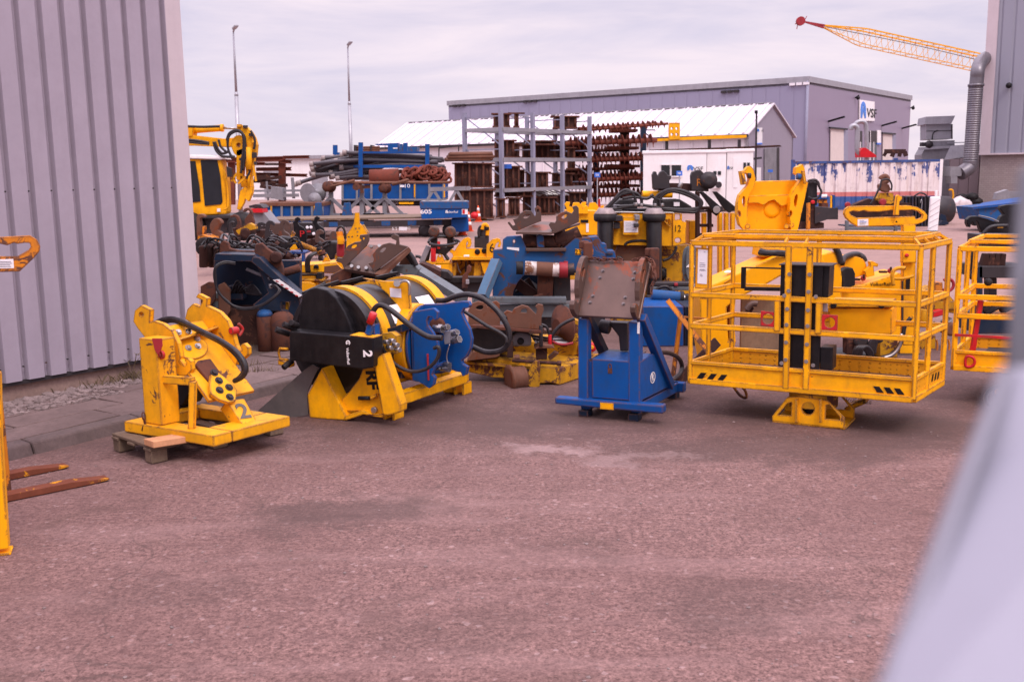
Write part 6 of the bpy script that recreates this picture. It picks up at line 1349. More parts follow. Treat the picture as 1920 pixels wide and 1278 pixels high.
# right-hand cage
c = crop(1740, 330, 2.717)
z1 = .33; FL2 = G(1787.5, 688, z1); FR2d = G(1885, 694, z1); ux_ = (FR2d - FL2).normalized(); FR2 = FL2 + ux_ * 1.75
C2 = P3(FL2, FR2, FL2 + ez); zt2 = C2.hit(1795, 466).z; vv_ = Vector((-ux_.y, ux_.x, 0)); BL2 = FL2 + (vv_ * .95 + ux_ * .12)
t = T('work_cage', 'yellow man cage cut off by the right edge, with red bar and floor mat', 'cage', FL2, )
X2, _, _ = cage(t, FL2, FR2, BL2, z1, zt2, 'yellow_new', back_posts=(.5,), side_posts=(.5,), rails=(.60, .44), raised=True)
k = MB(); k.bar(X2(.0, -.02, .28), X2(1, -.02, .26), .022); t.part('red_bar', 'red', k, bevel=0)
k = MB(); k.bar(X2(.105, .05, .57), X2(.08, .05, .12), .05, .02); t.part('red_strap', 'red', k)
k = MB(); p = X2(.08, -.03, .06); k.tube([p + ux_ * x + ez * z for x, z in ((-.035, .04), (.015, .04), (.035, 0), (.015, -.04), (-.035, -.04))], .013, n=6, closed=True); t.part('red_shackle', 'red', k, bevel=0)
k = MB(); p = X2(.6, -.03, -.07); k.tube([p + ux_ * x + ez * z for x, z in ((-.05, .05), (.04, .05), (.06, 0), (.04, -.05), (-.05, -.05))], .014, n=6, closed=True); t.part('red_shackle', 'red', k, bevel=0)
k = MB(); k.sphere(X2(.13, .1, .72), .035, 12); t.part('knob', 'rubber', k, bevel=0)
k = MB(); k.obox(X2(.1, .1, .04), (FR2 - FL2) * .8, (BL2 - FL2) * .8, ez * .02); t.part('floor_mat', 'rubber', k)
k = MB(); k.tube([X2(.42, .9, .98), X2(.42, .9, .86), X2(.46, .9, .82), X2(.8, .9, .81)], .02, n=7); t.part('hook_rail', 'yellow_new', k, bevel=0)
k = MB(); g2 = FL2 + ux_ * .75 + vv_ * .4; k.box(g2.x - .15, g2.x + .15, g2.y - .15, g2.y + .15, .05, z1); k.box(g2.x - .3, g2.x + .3, g2.y - .3, g2.y + .3, 0, .05); t.part('pedestal', 'yellow', k)
k = MB(); k.tube([W(1890, 727, 9.3), W(1872, 724, 9.2), W(1855, 732, 9.0), W(1848, 745, 8.8), W(1853, 758, 8.6), W(1870, 764, 8.5), W(1890, 764, 8.5)], .02, n=8); solo('loose_hose', 'black hose loop lying below the right-hand cage', 'hose', 'hose', k, G(1870, 760), bevel=0)
# leaning bent bar between blue stand and cage
t = T('lock_bar', 'worn orange-yellow bent locking bar leaning beside the front cage', 'bar', G(1390, 752))
a, b = W(1252, 563, 9.9), G(1396, 751); b.z = .03; d = (b - a)
k = MB(); k.bar(a, a + d * .86, .05, .02, up=(0, 1, 0)); k.tube([a + d * .86, a + d * .9 + Vector((-.03, 0, .01)), a + d * .98 + Vector((-.025, 0, 0)), a + d * 1.0 + Vector((.015, 0, 0)), a + d * .95 + Vector((.04, 0, .02)), a + d * .87 + Vector((.03, 0, .01))], .014, n=6, closed=True); t.part('long_arm', 'orange_worn', k, bevel=.003)
k = MB(); p = W(1276, 594, 9.85); k.bar(p, W(1262, 705, 9.8), .045, .02); k.bar(W(1276, 594, 9.85), W(1330, 598, 9.8), .02); t.part('short_arm', 'orange_worn', k)
k = MB(); k.bar(W(1270, 718, 9.6), W(1345, 640, 9.9), .1, .03, up=(0, 1, 0)); solo('rusty_flat', 'rusty flat bar lying against the orange bent bar', 'bar', 'rust_dark', k, G(1270, 720))
# grey handrail right next to the photographer, out of focus
t = T('hand_rail', 'blurred pale grey handrail very close at the right edge', 'railing', (.6, .35, 0))
def near(px, py, d): 
    r = ray(px, py).normalized(); return Vector((0, 0, EYE)) + r * d
mat('rail_edge_shade', (.2, .195, .235), .45, dirt=.2, var=.04); mat('rail_paint', (.27, .265, .32), .45, dirt=.1, var=.04)
k = MB(); k.plate([near(1790, 900, .42), near(1650, 1278, .36), near(1560, 1500, .33), near(2300, 1500, .33), near(2300, 640, .42), near(1876, 690, .44)], ray(1900, 900).normalized() * .03); t.part('sloping_rail', 'rail_paint', k)
k = MB(); k.plate([near(1872, 690, .435), near(1786, 900, .415), near(1646, 1278, .355), near(1556, 1500, .325), near(1610, 1500, .325), near(1696, 1278, .355), near(1832, 900, .415), near(1905, 690, .435)], ray(1900, 900).normalized() * .004); t.part('edge_shade_strip', 'rail_edge_shade', k)  # strip along the rail's left edge, its shading put into a darker colour
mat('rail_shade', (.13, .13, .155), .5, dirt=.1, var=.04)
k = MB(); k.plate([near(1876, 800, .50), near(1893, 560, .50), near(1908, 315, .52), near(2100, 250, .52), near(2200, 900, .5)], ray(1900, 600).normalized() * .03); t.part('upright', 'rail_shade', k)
a = near(2250, 1400, .33); k = MB(); k.bar(Vector((a.x, a.y, 0)), a, .06); t.part('rail_post', 'rail_paint', k)
# ---------------------------------------------------------------- the crowded middle of the yard
def thing(name, label, cat, px, D, group=None):
    """thing whose base stands on the ground under pixel column px at depth D"""
    return T(name, label, cat, ground(W(px, 400, D)), group=group)
class Q:
    """collects parts of one thing from outlines read in one enlarged crop, on vertical planes at real depths"""
    def __init__(s, t, x0, y0, sc, D, yaw=0.0):
        s.t, s.c, s.D = t, crop(x0, y0, sc), D; s.P = PL(W(960, 400, D), yaw) if not yaw else PL(ground(W(x0 + 100, 400, D)), yaw)
    def pl(s, name, m, pts, th=.08, d=0.0, holes=(), bev=.006, parent=None):
        k = MB(); k.pp(s.c(*pts), s.P.back(d), th, [s.c(*h) for h in holes]); return s.t.part(name, m, k, bevel=bev, parent=parent)
    def bx(s, name, m, x0, y0, x1, y1, th=.2, d=0.0, bev=.008, parent=None): return s.pl(name, m, [(x0, y1), (x1, y1), (x1, y0), (x0, y0)], th, d, bev=bev, parent=parent)
    def at(s, x, y, d=0.0): return s.P.back(d).hit(*s.c((x, y))[0])
    def rod(s, name, m, a, b, r, d=0.0, d2=None, n=12, r2=None, parent=None):
        k = MB(); k.cyl(s.at(*a, d), s.at(*b, d if d2 is None else d2), r, r2, n=n); return s.t.part(name, m, k, bevel=.003, parent=parent)
    def bar(s, name, m, a, b, w, h=None, d=0.0, d2=None): k = MB(); k.bar(s.at(*a, d), s.at(*b, d if d2 is None else d2), w, h, up=s.P.n); return s.t.part(name, m, k, bevel=.004)
    def hose(s, pts, r=.018, m='hose', name='hydraulic_hose'):
        k = MB(); k.tube([s.at(q[0], q[1], q[2] if len(q) > 2 else 0) for q in pts], r, n=7, sub=5); return s.t.part(name, m, k, bevel=0)
    def disc(s, name, m, p, r, th=.1, d=0.0, ax=None, parent=None):
        k = MB(); o = s.at(*p, d); ax = s.P.n if ax is None else Vector(ax).normalized(); k.lathe(o, ax, [(0, r * .6), (.01, r * .94), (.02, r), (th - .01, r), (th, r * .94)], 24); return s.t.part(name, m, k, bevel=0, parent=parent)
GRP = 'quick hitch hooks in the crowded row'
mat('dome_grey', (.3, .24, .24), .5, metal=.3, dirt=.5, dirtcol=(.1, .07, .06))
# --- yellow vibro unit with black columns
t = thing('vibro_hammer', 'large yellow vibro unit with two black capped columns and hose loops', 'machine', 1200, 14.5)
q = Q(t, 1100, 310, 6.728, 14.)
bd = q.pl('body', 'yellow', [(330, 1005), (1085, 1022), (1085, 600), (455, 595), (340, 640)], .9)
q.pl('side_frame', 'yellow', [(1085, 1022), (1250, 985), (1255, 720), (1205, 700), (1205, 610), (1085, 600)], .05, -.03, [[(1115, 690), (1180, 680), (1180, 620), (1115, 615)], circ((1150, 945), 38, 14, 30)])
t.text('12', q.at(1145, 800, -.04), q.P.u, ez, .13, 'black_paint', off=.003, sx=.8)
q.pl('gusset', 'yellow', [(930, 670), (1060, 790), (1070, 640), (960, 640)], .04, -.06, [circ((1040, 715), 18, 12, 38), circ((1005, 700), 9, 10, 16)])
fr = q.bx('notice_frame', 'yellow', 455, 650, 662, 880, .05, -.1); q.bx('notice_sheet', 'white_paper', 470, 700, 648, 845, .004, -.106, 0, parent=fr)
for i in range(6): q.bx('print', 'label_print', 490, 725 + i * 18, 560 + (i * 37) % 70, 729 + i * 18, .001, -.108, 0, parent=fr)
for x0, x1, yb, dx in ((135, 335, 1660, 0), (750, 950, 1660, 0)):
    r = (x1 - x0) / 2 / 6.728 / FPX * 13.7; xm = (x0 + x1) / 2
    col = q.rod('column', 'black_drum', (xm, yb), (xm, 690), r, -.12, n=24)
    k = MB(); o = q.at(xm, 690, -.12); k.lathe(o, ez, [(-.02, r * 1.25), (.0, r * 1.45), (.075, r * 1.5), (.08, r * 1.2)], 28); t.part('column_rim', 'rubber', k, bevel=0)
    k = MB(); k.lathe(o + ez * .08, ez, [(0, r * 1.4), (.015, r * 1.38), (.06, r * 1.0), (.08, r * .9), (.085, 0.001)], 28); t.part('dome_cap', 'dome_grey', k, bevel=0)
q.bx('clamp', 'steel_dark', 345, 635, 455, 705, .2, -.2); q.bx('clamp', 'steel_dark', 345, 720, 420, 800, .2, -.15); q.bx('clamp', 'grey_paint', 615, 625, 670, 690, .2, -.2); q.bx('clamp', 'steel_dark', 600, 735, 660, 780, .2, -.2)
q.pl('top_plate', 'steel', [(340, 600), (1130, 605), (1080, 590), (350, 582)], 1.0, -.02)
q.pl('motor', 'rubber', [(300, 590), (300, 520), (420, 430), (600, 425), (640, 470), (640, 590)], .5, .3, bev=.02); q.pl('motor', 'rubber', [(900, 590), (900, 440), (1180, 430), (1330, 520), (1330, 590)], .5, .3, bev=.02); q.bx('motor_plate', 'white_paper', 1100, 465, 1172, 515, .01, .29, 0)
q.rod('gear_cap', 'rubber', (650, 590), (650, 545), .2, .3, n=20)
q.bx('bracket', 'grey_paint', 350, 500, 440, 575, .15, .1)
for pts in (((220, 560), (330, 450), (430, 340), (510, 310), (580, 350), (610, 420), (620, 480)), ((240, 560), (360, 440), (460, 350), (540, 330), (640, 360), (690, 430), (690, 490)), ((850, 490), (860, 430), (920, 360), (1040, 305), (1180, 310), (1340, 370), (1440, 440), (1450, 500), (1380, 560), (1200, 575), (1000, 560), (820, 520), (640, 500), (420, 540), (300, 550)), ((870, 500), (890, 430), (960, 350), (1080, 310), (1230, 330), (1400, 420), (1440, 480), (1400, 540), (1180, 555), (940, 540), (760, 510), (560, 510), (380, 520)), ((920, 500), (935, 410), (1000, 350), (1110, 330), (1280, 380), (1420, 470), (1390, 580), (1280, 590), (1100, 580)), ((330, 440), (440, 370), (560, 340)), ((450, 420), (600, 400), (760, 420), (840, 370)), ((800, 380), (900, 430), (960, 440))):
    q.hose(pts, .021)
for x, y in ((620, 480), (690, 490), (860, 490), (950, 490)): q.rod('hose_fitting', 'steel', (x, y + 30), (x, y - 10), .03, 0)
q.rod('tie_bar', 'yellow', (700, 365), (1080, 365), .05, .4)
for x0, pts in ((0, [(840, 300), (830, 120), (850, 75), (880, 80), (890, 120), (905, 130), (930, 80), (970, 65), (1010, 100), (1025, 125), (1070, 130), (1065, 170), (1045, 190), (1050, 300)]), (1, [(1325, 320), (1318, 130), (1335, 80), (1365, 75), (1380, 60), (1440, 60), (1490, 110), (1530, 105), (1575, 160), (1565, 230), (1540, 245), (1540, 320)])):
    q.pl('hitch_cheek', 'steel_dark', pts, .12, .25, bev=.01)
q.pl('hitch_bed', 'rust_dark', [(900, 320), (1540, 330), (1540, 300), (1320, 230), (1000, 225), (900, 290)], .5, .35)
k = MB(); k.lathe(q.at(1545, 190, .2), q.P.n, [(0, .05), (.02, .12), (.1, .12), (.12, .05)], 18); t.part('hitch_roller', 'steel_dark', k, bevel=0)
t.text('R2', q.at(1450, 220, .25), q.P.u, ez, .14, 'orange_worn', off=.004)
q.rod('lever', 'steel', (1165, 280), (1200, 215), .03, .2); 
for x, dx in ((1385, 45), (1540, 40)): q.bx('guide_post', 'rust_dark', x, 330 if x < 1400 else 540, x + dx, 1000, .12, .2)
for y in (520, 740, 860): q.bx('guide_rung', 'rust_dark', 1430, y, 1600, y + 38, .1, .25)
q.pl('lever_plate', 'black_paint', [(1420, 330), (1470, 330), (1690, 520), (1700, 580), (1640, 640), (1590, 600), (1560, 520)], .06, .1); q.pl('lever_plate', 'black_paint', [(1590, 330), (1640, 330), (1860, 510), (1870, 560), (1800, 600), (1740, 560)], .06, .45)
q.rod('lever_pin', 'steel', (1640, 560), (1640, 559), .05, -.02, .12, n=14)
for x in (1460, 1660, 1740, 1820): q.bx('rear_column', 'yellow', x, 600, x + 55, 1700, .1, .7)
q.bx('rear_plate', 'yellow', 1290, 700, 1400, 1000, .3, .5)
q.bx('lower_body', 'yellow_dull', 330, 1010, 1320, 1800, .6, .25); q.disc('counter_weight', 'rust_pale', (620, 1180), .3, .2, .1); q.bx('hydraulic_motor', 'black_paint', 885, 1300, 1010, 1420, .2, .05); q.disc('motor_flange', 'rubber', (945, 1360), .06, .05, .0)
q.pl('shroud', 'yellow_dull', [(800, 1560), (1000, 1420), (1050, 1420), (1150, 1560)], .2, .1)
for pts in (((480, 1010), (520, 970), (640, 950), (760, 960), (900, 1010)), ((960, 1200), (1040, 1170), (1110, 1090), (1130, 1020)), ((380, 1160), (440, 1170), (470, 1240))): q.hose(pts, .02)
for i in range(2): q.pl('side_shield', 'blue_grey', smooth2([(1210 + i * 45, 1180), (1230 + i * 45, 1060), (1290 + i * 45, 1020), (1350 + i * 45, 1060), (1370 + i * 45, 1300), (1340 + i * 45, 1480), (1270 + i * 45, 1480), (1215 + i * 45, 1380)], 3), .03, -.3 - i * .08)
t.text('4', q.at(1310, 1270, -.39), q.P.u, ez, .2, 'white_paint', off=.004, sx=1.2)
q.bx('base', 'yellow_dull', 330, 1780, 1400, 2180, .8, .1)
# --- blue lower frame and plain blue box in front of the vibro unit
t = thing('ram_carrier', 'blue frame with a horizontal ram below the vibro unit', 'machine', 1260, 12.9)
q = Q(t, 1160, 480, 4.262, 12.9)
q.bx('upper_beam', 'blue_grey', 270, 245, 640, 275, .25); q.bx('top_strip', 'steel_dark', 280, 212, 600, 240, .2); q.bx('red_end', 'red_dull', 445, 215, 475, 240, .05, -.03)
q.rod('ram_barrel', 'blue_worn', (262, 312), (490, 330), .075, -.1); q.rod('ram_end', 'rubber', (488, 330), (515, 332), .085, -.1); q.rod('ram_rod', 'steel', (510, 332), (540, 335), .04, -.1); q.bx('clevis', 'steel_dark', 535, 310, 590, 360, .15, -.15)
q.bx('under_frame', 'steel_dark', 260, 345, 640, 405, .5, .1)
q.hose(((290, 285), (320, 255), (370, 242), (410, 260), (428, 300), (425, 330)), .02); q.hose(((345, 390), (352, 350), (370, 345)), .02)
t = thing('blue_box', 'plain blue steel box behind the blue numbered stand', 'box', 1260, 12.2)
q = Q(t, 1160, 480, 4.262, 12.1)
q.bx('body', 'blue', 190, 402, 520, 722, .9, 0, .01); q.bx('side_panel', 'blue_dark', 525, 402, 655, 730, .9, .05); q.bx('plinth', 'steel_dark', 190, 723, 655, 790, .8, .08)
q.bx('side_rib', 'blue', 560, 405, 575, 725, .04, .0)
# --- big blue attachment
t = thing('pile_attachment', 'big scuffed blue attachment tagged 23 with rusty hitch cheeks on top', 'machine', 1010, 13.3)
q = Q(t, 900, 360, 4.26, 13.)
mp = q.pl('front_plate', 'blue_worn', [(105, 462), (178, 456), (182, 380), (215, 355), (330, 350), (368, 440), (372, 466), (640, 472), (760, 368), (872, 362), (932, 468), (1000, 492), (1010, 550), (840, 560), (735, 650), (590, 642), (370, 646), (305, 715), (268, 790), (258, 848), (100, 846)], .1, 0, [circ((272, 395), 9, 10, 15), circ((817, 410), 12, 12, 13)])
q.pl('step_bracket', 'blue_worn', [(872, 362), (945, 355), (975, 410), (1010, 415), (1015, 470), (1075, 470), (1085, 500), (1085, 540), (1010, 545), (1000, 492), (932, 468)], .3, .03); q.bx('step_slot', 'blue_dark', 1010, 486, 1062, 500, .02, .01, 0)
q.pl('rear_plate', 'blue_dark', [(180, 470), (900, 480), (900, 640), (690, 650), (690, 845), (250, 845)], .05, .55)
q.pl('sticker', 'white_paper', [(215, 455), (312, 470), (312, 445), (215, 440)], .003, -.004, bev=0, parent=mp)
tg = q.bx('number_tag', 'yellow_new', 760, 455, 808, 502, .004, -.005, 0, parent=mp); t.text('23', q.at(784, 480, -.008), q.P.u, ez, .09, 'black_paint', parent=mp, off=.003); q.bx('number_tag', 'orange_worn', 868, 455, 905, 500, .004, -.2, 0)
q.pl('lug', 'rust_pale', [(830, 520), (835, 465), (870, 435), (900, 440), (895, 520)], .2, -.15)
k = MB(); k.bar(q.at(20, 835, -.35), q.at(135, 548, -.05), .13, .1); t.part('strut', 'blue_pale', k)
cy = q.rod('ram_barrel', 'ram_white', (358, 605), (640, 622), .088, -.18, n=20); q.rod('rust_sleeve', 'rust_pale', (450, 610), (580, 618), .0895, -.18, n=20); q.rod('red_collar', 'red_dull', (632, 622), (700, 622), .1, -.18, n=20); q.rod('ram_eye', 'rubber', (290, 605), (345, 606), .085, -.18, n=14); q.rod('ram_eye', 'steel_dark', (700, 618), (752, 615), .08, -.18, n=14); q.rod('ram_port', 'red_dull', (683, 590), (685, 552), .03, -.18)
for nm, m, a, b, w, d in (('brace', 'rust_dark', (290, 720), (480, 860), .14, .3), ('brace', 'rust', (525, 650), (515, 860), .2, .2), ('brace', 'steel_dark', (650, 650), (655, 860), .22, .3), ('brace', 'steel_dark', (560, 720), (640, 840), .06, .4), ('wire', 'rust', (350, 860), (500, 815), .025, -.1), ('brace', 'rust_dark', (380, 690), (450, 800), .05, .4)): q.bar(nm, m, a, b, w, d=d)
for i in range(5): q.hose([(290 + i * 20, 800 - i * 10, .45), (380 + i * 20, 700 + i * 12, .5), (450, 780, .42), (520 + i * 14, 720, .5), (620, 790 - i * 9, .45)], .022)
q.bx('base_beam', 'blue_grey', -40, 842, 690, 888, .16, -.3); q.bx('base_beam', 'blue_grey', 120, 902, 720, 1000, .1, -.2); q.bx('under_frame', 'steel_dark', -40, 900, 1000, 1250, .5, .3)
k = MB(); k.bar(q.at(-20, 862, -.25), q.at(-20, 862, 1.2), .14, .14); k.bar(W(772, 500, 13.6), W(868, 560, 12.7), .16, .1); k.bar(W(772, 505, 13.6), W(735, 498, 14.2), .14, .12); t.part('side_arm', 'blue_grey', k)
# hitch on top
q.pl('hitch_cheek', 'steel_brown', [(262, 305), (220, 245), (232, 235), (262, 270), (282, 262), (262, 218), (300, 208), (320, 172), (365, 146), (410, 152), (440, 195), (448, 175), (436, 130), (462, 108), (488, 130), (490, 232), (300, 312)], .06, .2, [smooth2([(345, 205), (365, 180), (395, 178), (400, 190), (370, 210)], 2), circ((463, 150), 9, 10, 14)])
q.pl('hitch_cheek', 'steel_brown', [(600, 330), (570, 300), (550, 262), (565, 240), (600, 245), (610, 228), (610, 195), (645, 165), (690, 152), (735, 172), (750, 150), (738, 118), (770, 108), (788, 125), (792, 238)], .06, -.1, [smooth2([(650, 205), (670, 185), (695, 178), (698, 192), (675, 212)], 2)])
k = MB(); k.plate([q.at(285, 318, -.1), q.at(570, 322, -.15), q.at(800, 245, .35), q.at(490, 235, .4)], (0, 0, -.03)); t.part('hitch_bed', 'hitch_rust', k)
for a, b, r in (((340, 390), (640, 400), .09), ((640, 400), (800, 330), .1), ((420, 350), (400, 420), .07), ((600, 380), (690, 360), .11)): q.rod('hitch_axle', 'rust_dark', a, b, r, .1)
q.pl('hitch_lug', 'blue_worn', [(455, 445), (450, 350), (478, 335), (510, 350), (515, 445)], .08, -.02); q.bx('hitch_seat', 'steel_brown', 365, 448, 690, 475, .4, -.06)
# --- yellow coupler behind the blue attachment
t = thing('yellow_coupler', 'bright yellow scalloped coupler behind the rusty hitch of the blue attachment', 'coupler', 1100, 17.5)
q = Q(t, 900, 360, 4.26, 17.5)
for d, x in ((0, 0), (.7, 130)):
    q.pl('side_plate', 'yellow_new', [(690 + x, 175), (690 + x, 130), (672 + x, 100), (690 + x, 78), (720 + x, 80), (715 + x, 110), (735 + x, 118), (745 + x, 85), (790 + x, 82), (815 + x, 110), (825 + x, 140), (835 + x, 112), (858 + x, 105), (865 + x, 175)], .06, d)
q.bx('body', 'yellow', 690, 150, 940, 345, .7, .06); q.bx('window', 'black_paint', 805, 222, 865, 245, .02, .04, 0); q.bx('sticker', 'white_paper', 848, 250, 868, 320, .01, .05, 0); q.bx('base', 'yellow_dull', 680, 340, 960, 700, .7, .1); q.bx('red_lens', 'red', 945, 55, 962, 120, .1, .1)
# --- yellow tamping unit painted 6
t = thing('tamping_unit', 'yellow frame unit painted 6 with black upright cylinder and red tube', 'machine', 880, 20.5)
q = Q(t, 780, 400, 9.128, 20.)
q.pl('cheek', 'yellow', [(640, 760), (620, 690), (570, 660), (600, 610), (660, 640), (740, 510), (820, 430), (890, 410), (940, 440), (950, 520), (930, 580), (880, 590), (865, 560), (890, 510), (880, 480), (860, 520), (865, 600), (1200, 605), (1210, 760)], .1)
ck = q.pl('cheek', 'yellow', [(1200, 760), (1205, 540), (1300, 450), (1390, 425), (1440, 440), (1460, 520), (1440, 580), (1400, 580), (1395, 560), (1420, 510), (1410, 490), (1370, 520), (1340, 620), (1340, 760)], .1, -.1)
t.text('6', q.at(1300, 600, -.1), q.P.u, ez, .25, 'black_paint', parent=ck, off=.005, sx=.9)
q.pl('deck', 'yellow', [(585, 800), (1300, 800), (1300, 750), (640, 742)], .9, -.15); q.bx('white_rag', 'white_paper', 815, 715, 910, 745, .1, -.12)
q.pl('web', 'yellow_dull', [(610, 1075), (620, 800), (700, 800), (680, 1075)], .1); q.pl('web', 'yellow_dull', [(980, 1090), (1000, 820), (1110, 830), (1130, 1090)], .1); q.pl('leg', 'yellow', [(1160, 1040), (1100, 830), (1250, 830), (1255, 1040)], .2, -.1); q.bx('rear_wall', 'yellow_dull', 610, 800, 1330, 1100, .05, .5); q.bx('leg', 'yellow', 1255, 800, 1330, 1150, .2, -.05)
for x, y in ((1050, 660), (1170, 640)): q.disc('port', 'black_paint', (x, y), .055, .04, -.03)
q.rod('cylinder', 'steel_dark', (1160, 590), (1170, 210), .1, .3, n=16); q.bx('cylinder_foot', 'steel_dark', 1000, 400, 1190, 590, .3, .2); q.hose(((1150, 215, .2), (1090, 240, .2), (1070, 320, .2), (1080, 400, .2)), .028); q.hose(((1130, 280, .2), (1150, 205, .2), (1200, 195, .2), (1230, 260, .2), (1220, 380, .2)), .04, 'yellow', 'yellow_hose'); q.bx('valve', 'rubber', 1190, 230, 1250, 290, .1, .15)
q.bx('side_box', 'yellow', 330, 850, 625, 1075, .5, -.05); q.bx('sticker', 'white_paper', 340, 890, 425, 985, .01, -.07, 0); q.pl('lug', 'yellow', [(340, 830), (370, 720), (410, 690), (450, 720), (500, 830)], .06, .0, [circ((410, 730), 22, 10)]); q.pl('top_flange', 'yellow', [(140, 880), (580, 870), (580, 830), (140, 830)], .5, -.05)
q.rod('red_tube', 'red', (297, 830), (297, 590), .05, .0); q.rod('red_tube', 'red', (385, 610), (390, 480), .03, .2); q.bar('prop', 'grey_paint', (90, 850), (215, 560), .1, d=.1); q.bar('prop', 'black_paint', (160, 820), (240, 600), .05, d=.1); q.bar('prop', 'black_paint', (200, 820), (245, 600), .04, d=.15)
for x0, x1, y0 in ((250, 360, 250), (530, 640, 260)): q.bx('black_post', 'rubber', x0, y0, x1, 600, .2, .3); q.disc('roller', 'steel_brown', ((x0 + x1) / 2, y0 + 60), .11, .12, .2)
q.pl('hopper', 'rubber', [(250, 570), (640, 580), (500, 720), (560, 800), (520, 800), (460, 710), (330, 690)], .4, .3); q.hose(((215, 500, .1), (260, 430, .2), (420, 395, .3), (600, 430, .3), (700, 500, .1), (560, 540, -.1), (380, 550, -.1), (230, 520, .0)), .03)
q.hose(((640, 470, .1), (700, 455, .1), (750, 490, .1)), .02); q.hose(((-10, 735, .1), (50, 740, .1), (100, 775, .1)), .03); q.hose(((860, 820, .3), (850, 950, .3), (870, 1060, .3)), .02); q.hose(((700, 840, .3), (730, 960, .3), (770, 1020, .3)), .02, 'steel')
t = thing('black_beam', 'long black beam with rusty hook block in front of the yellow unit', 'beam', 880, 18)
q = Q(t, 780, 400, 9.128, 18.)
q.bx('beam', 'rubber', 350, 1095, 1230, 1190, .3); q.bx('beam_foot', 'steel_dark', 330, 1190, 1240, 1420, .4, .1); q.pl('hook_block', 'rust', [(785, 1278), (790, 1080), (860, 1000), (870, 920), (905, 885), (945, 920), (940, 990), (890, 1040), (880, 1278)], .12, -.15); q.pl('rust_mass', 'rust_dark', [(40, 1000), (30, 880), (100, 850), (300, 940), (430, 1000), (420, 1090), (300, 1060)], .5, -.1); q.pl('black_mass', 'rubber', [(400, 1100), (430, 980), (540, 1000), (620, 1080), (600, 1130)], .4, -.05); q.bx('tag', 'galv', 850, 1130, 910, 1210, .02, -.2)
# --- rusty twin bracket on a yellow wheeled base
t = thing('bogie_frame', 'rusty twin hitch brackets on a chipped yellow wheeled base', 'machine', 990, 10.2)
q = Q(t, 840, 520, 5.325, 10.1)
q.pl('bracket', 'rust_pale', [(205, 470), (200, 330), (240, 260), (300, 238), (370, 255), (400, 300), (430, 250), (480, 235), (515, 260), (520, 480)], .04, .15, [smooth2([(275, 310), (300, 285), (345, 280), (350, 310), (320, 325)], 2)]); 
q.pl('bracket', 'rust_pale', [(600, 500), (590, 400), (555, 355), (590, 330), (640, 345), (660, 310), (740, 275), (800, 290), (850, 340), (880, 370), (890, 320), (870, 290), (900, 265), (950, 275), (955, 330), (935, 390), (930, 520)], .045, -.05, [[(725, 350), (735, 320), (775, 310), (790, 325), (785, 355)]])
k = MB(); k.plate([q.at(200, 470, -.1), q.at(930, 528, -.15), q.at(960, 505, .3), q.at(420, 455, .35)], (0, 0, -.03)); t.part('bracket_bed', 'rust', k)
q.bx('black_case', 'black_drum', 235, 505, 620, 745, .5, .05); q.bx('case_post', 'rust_dark', 590, 650, 650, 800, .1, -.1)
q.pl('pump', 'grey_paint', [(620, 690), (640, 580), (700, 545), (800, 555), (835, 600), (835, 690)], .25, .05, bev=.03); q.disc('pump_port', 'rubber', (725, 640), .035, .05, .02)
DP0 = G(884, 712); dA, dB = G(1050, 722), G(1083, 706)
base_d = PL(G(1050, 722), -9.)
def qp(name, m, pts, th, d=0, bev=.008): 
    k = MB(); k.pp(q.c(*pts), base_d.back(d), th); return t.part(name, m, k, bevel=bev)
qp('front_beam', 'yellow_dull', [(150, 835), (480, 805), (700, 830), (700, 1010), (450, 1000), (150, 930)], .14, .1); eb2 = qp('end_block', 'yellow_dull', [(905, 890), (1118, 905), (1118, 1075), (1030, 1050), (900, 1060)], .5, .0)
k = MB(); a, b = base_d.hit(*q.c((1118, 905))[0]), base_d.hit(*q.c((1118, 1072))[0]); dv_ = Vector((cos(R(55)), sin(R(55)), 0)) * .9; k.plate([a, b, b + dv_, a + dv_], (-.16, .1, 0)); t.part('side_beam', 'yellow_dull', k, bevel=.008)
k = MB(); a = base_d.hit(*q.c((150, 835))[0]); b = base_d.hit(*q.c((1118, 905))[0]); k.plate([a + Vector((0, .05, -.01)), b + Vector((0, .02, -.01)), b + dv_, a + dv_ * .9 + Vector((0, 0, .05))], (0, 0, -.03)); t.part('deck', 'yellow_dull', k)
q.pl('deck_plate', 'rust_pale', [(185, 835), (480, 800), (520, 780), (500, 735), (250, 740)], .3, -.05); q.bx('socket', 'rust_dark', 880, 710, 990, 820, .2, -.05); q.pl('socket_flange', 'rust_pale', [(860, 715), (1065, 705), (1040, 680), (940, 672)], .3, -.1)
q.pl('gusset', 'rust_pale', [(1000, 800), (1070, 740), (1110, 760), (1020, 830)], .1, .1)
ax = Vector((-.93, -.36, 0))
k = MB(); o = base_d.back(-.02).hit(*q.c((765, 1000))[0]); k.lathe(o, ax, [(0, .09), (0, .115), (.02, .128), (.03, .118), (.13, .122), (.15, .142), (.17, .142), (.175, .1), (.175, .03)], 28); t.part('wheel', 'rust_pale', k, bevel=0)
qp('wheel_lug', 'yellow_dull', [(780, 1000), (830, 870), (870, 828), (910, 835), (918, 900), (910, 1090), (840, 1118), (800, 1080)], .05, -.1); qp('wheel_lug', 'yellow_dull', [(690, 880), (720, 815), (765, 810), (780, 860), (770, 990), (700, 960)], .05, .08)
q.rod('tie_rod', 'rust_dark', (640, 828), (1120, 858), .018, -.14, n=8); q.rod('tie_rod_nut', 'rust', (1090, 856), (1130, 858), .03, -.14, n=6); q.rod('tie_rod', 'rust_pale', (660, 800), (715, 795), .03, -.1, n=8)
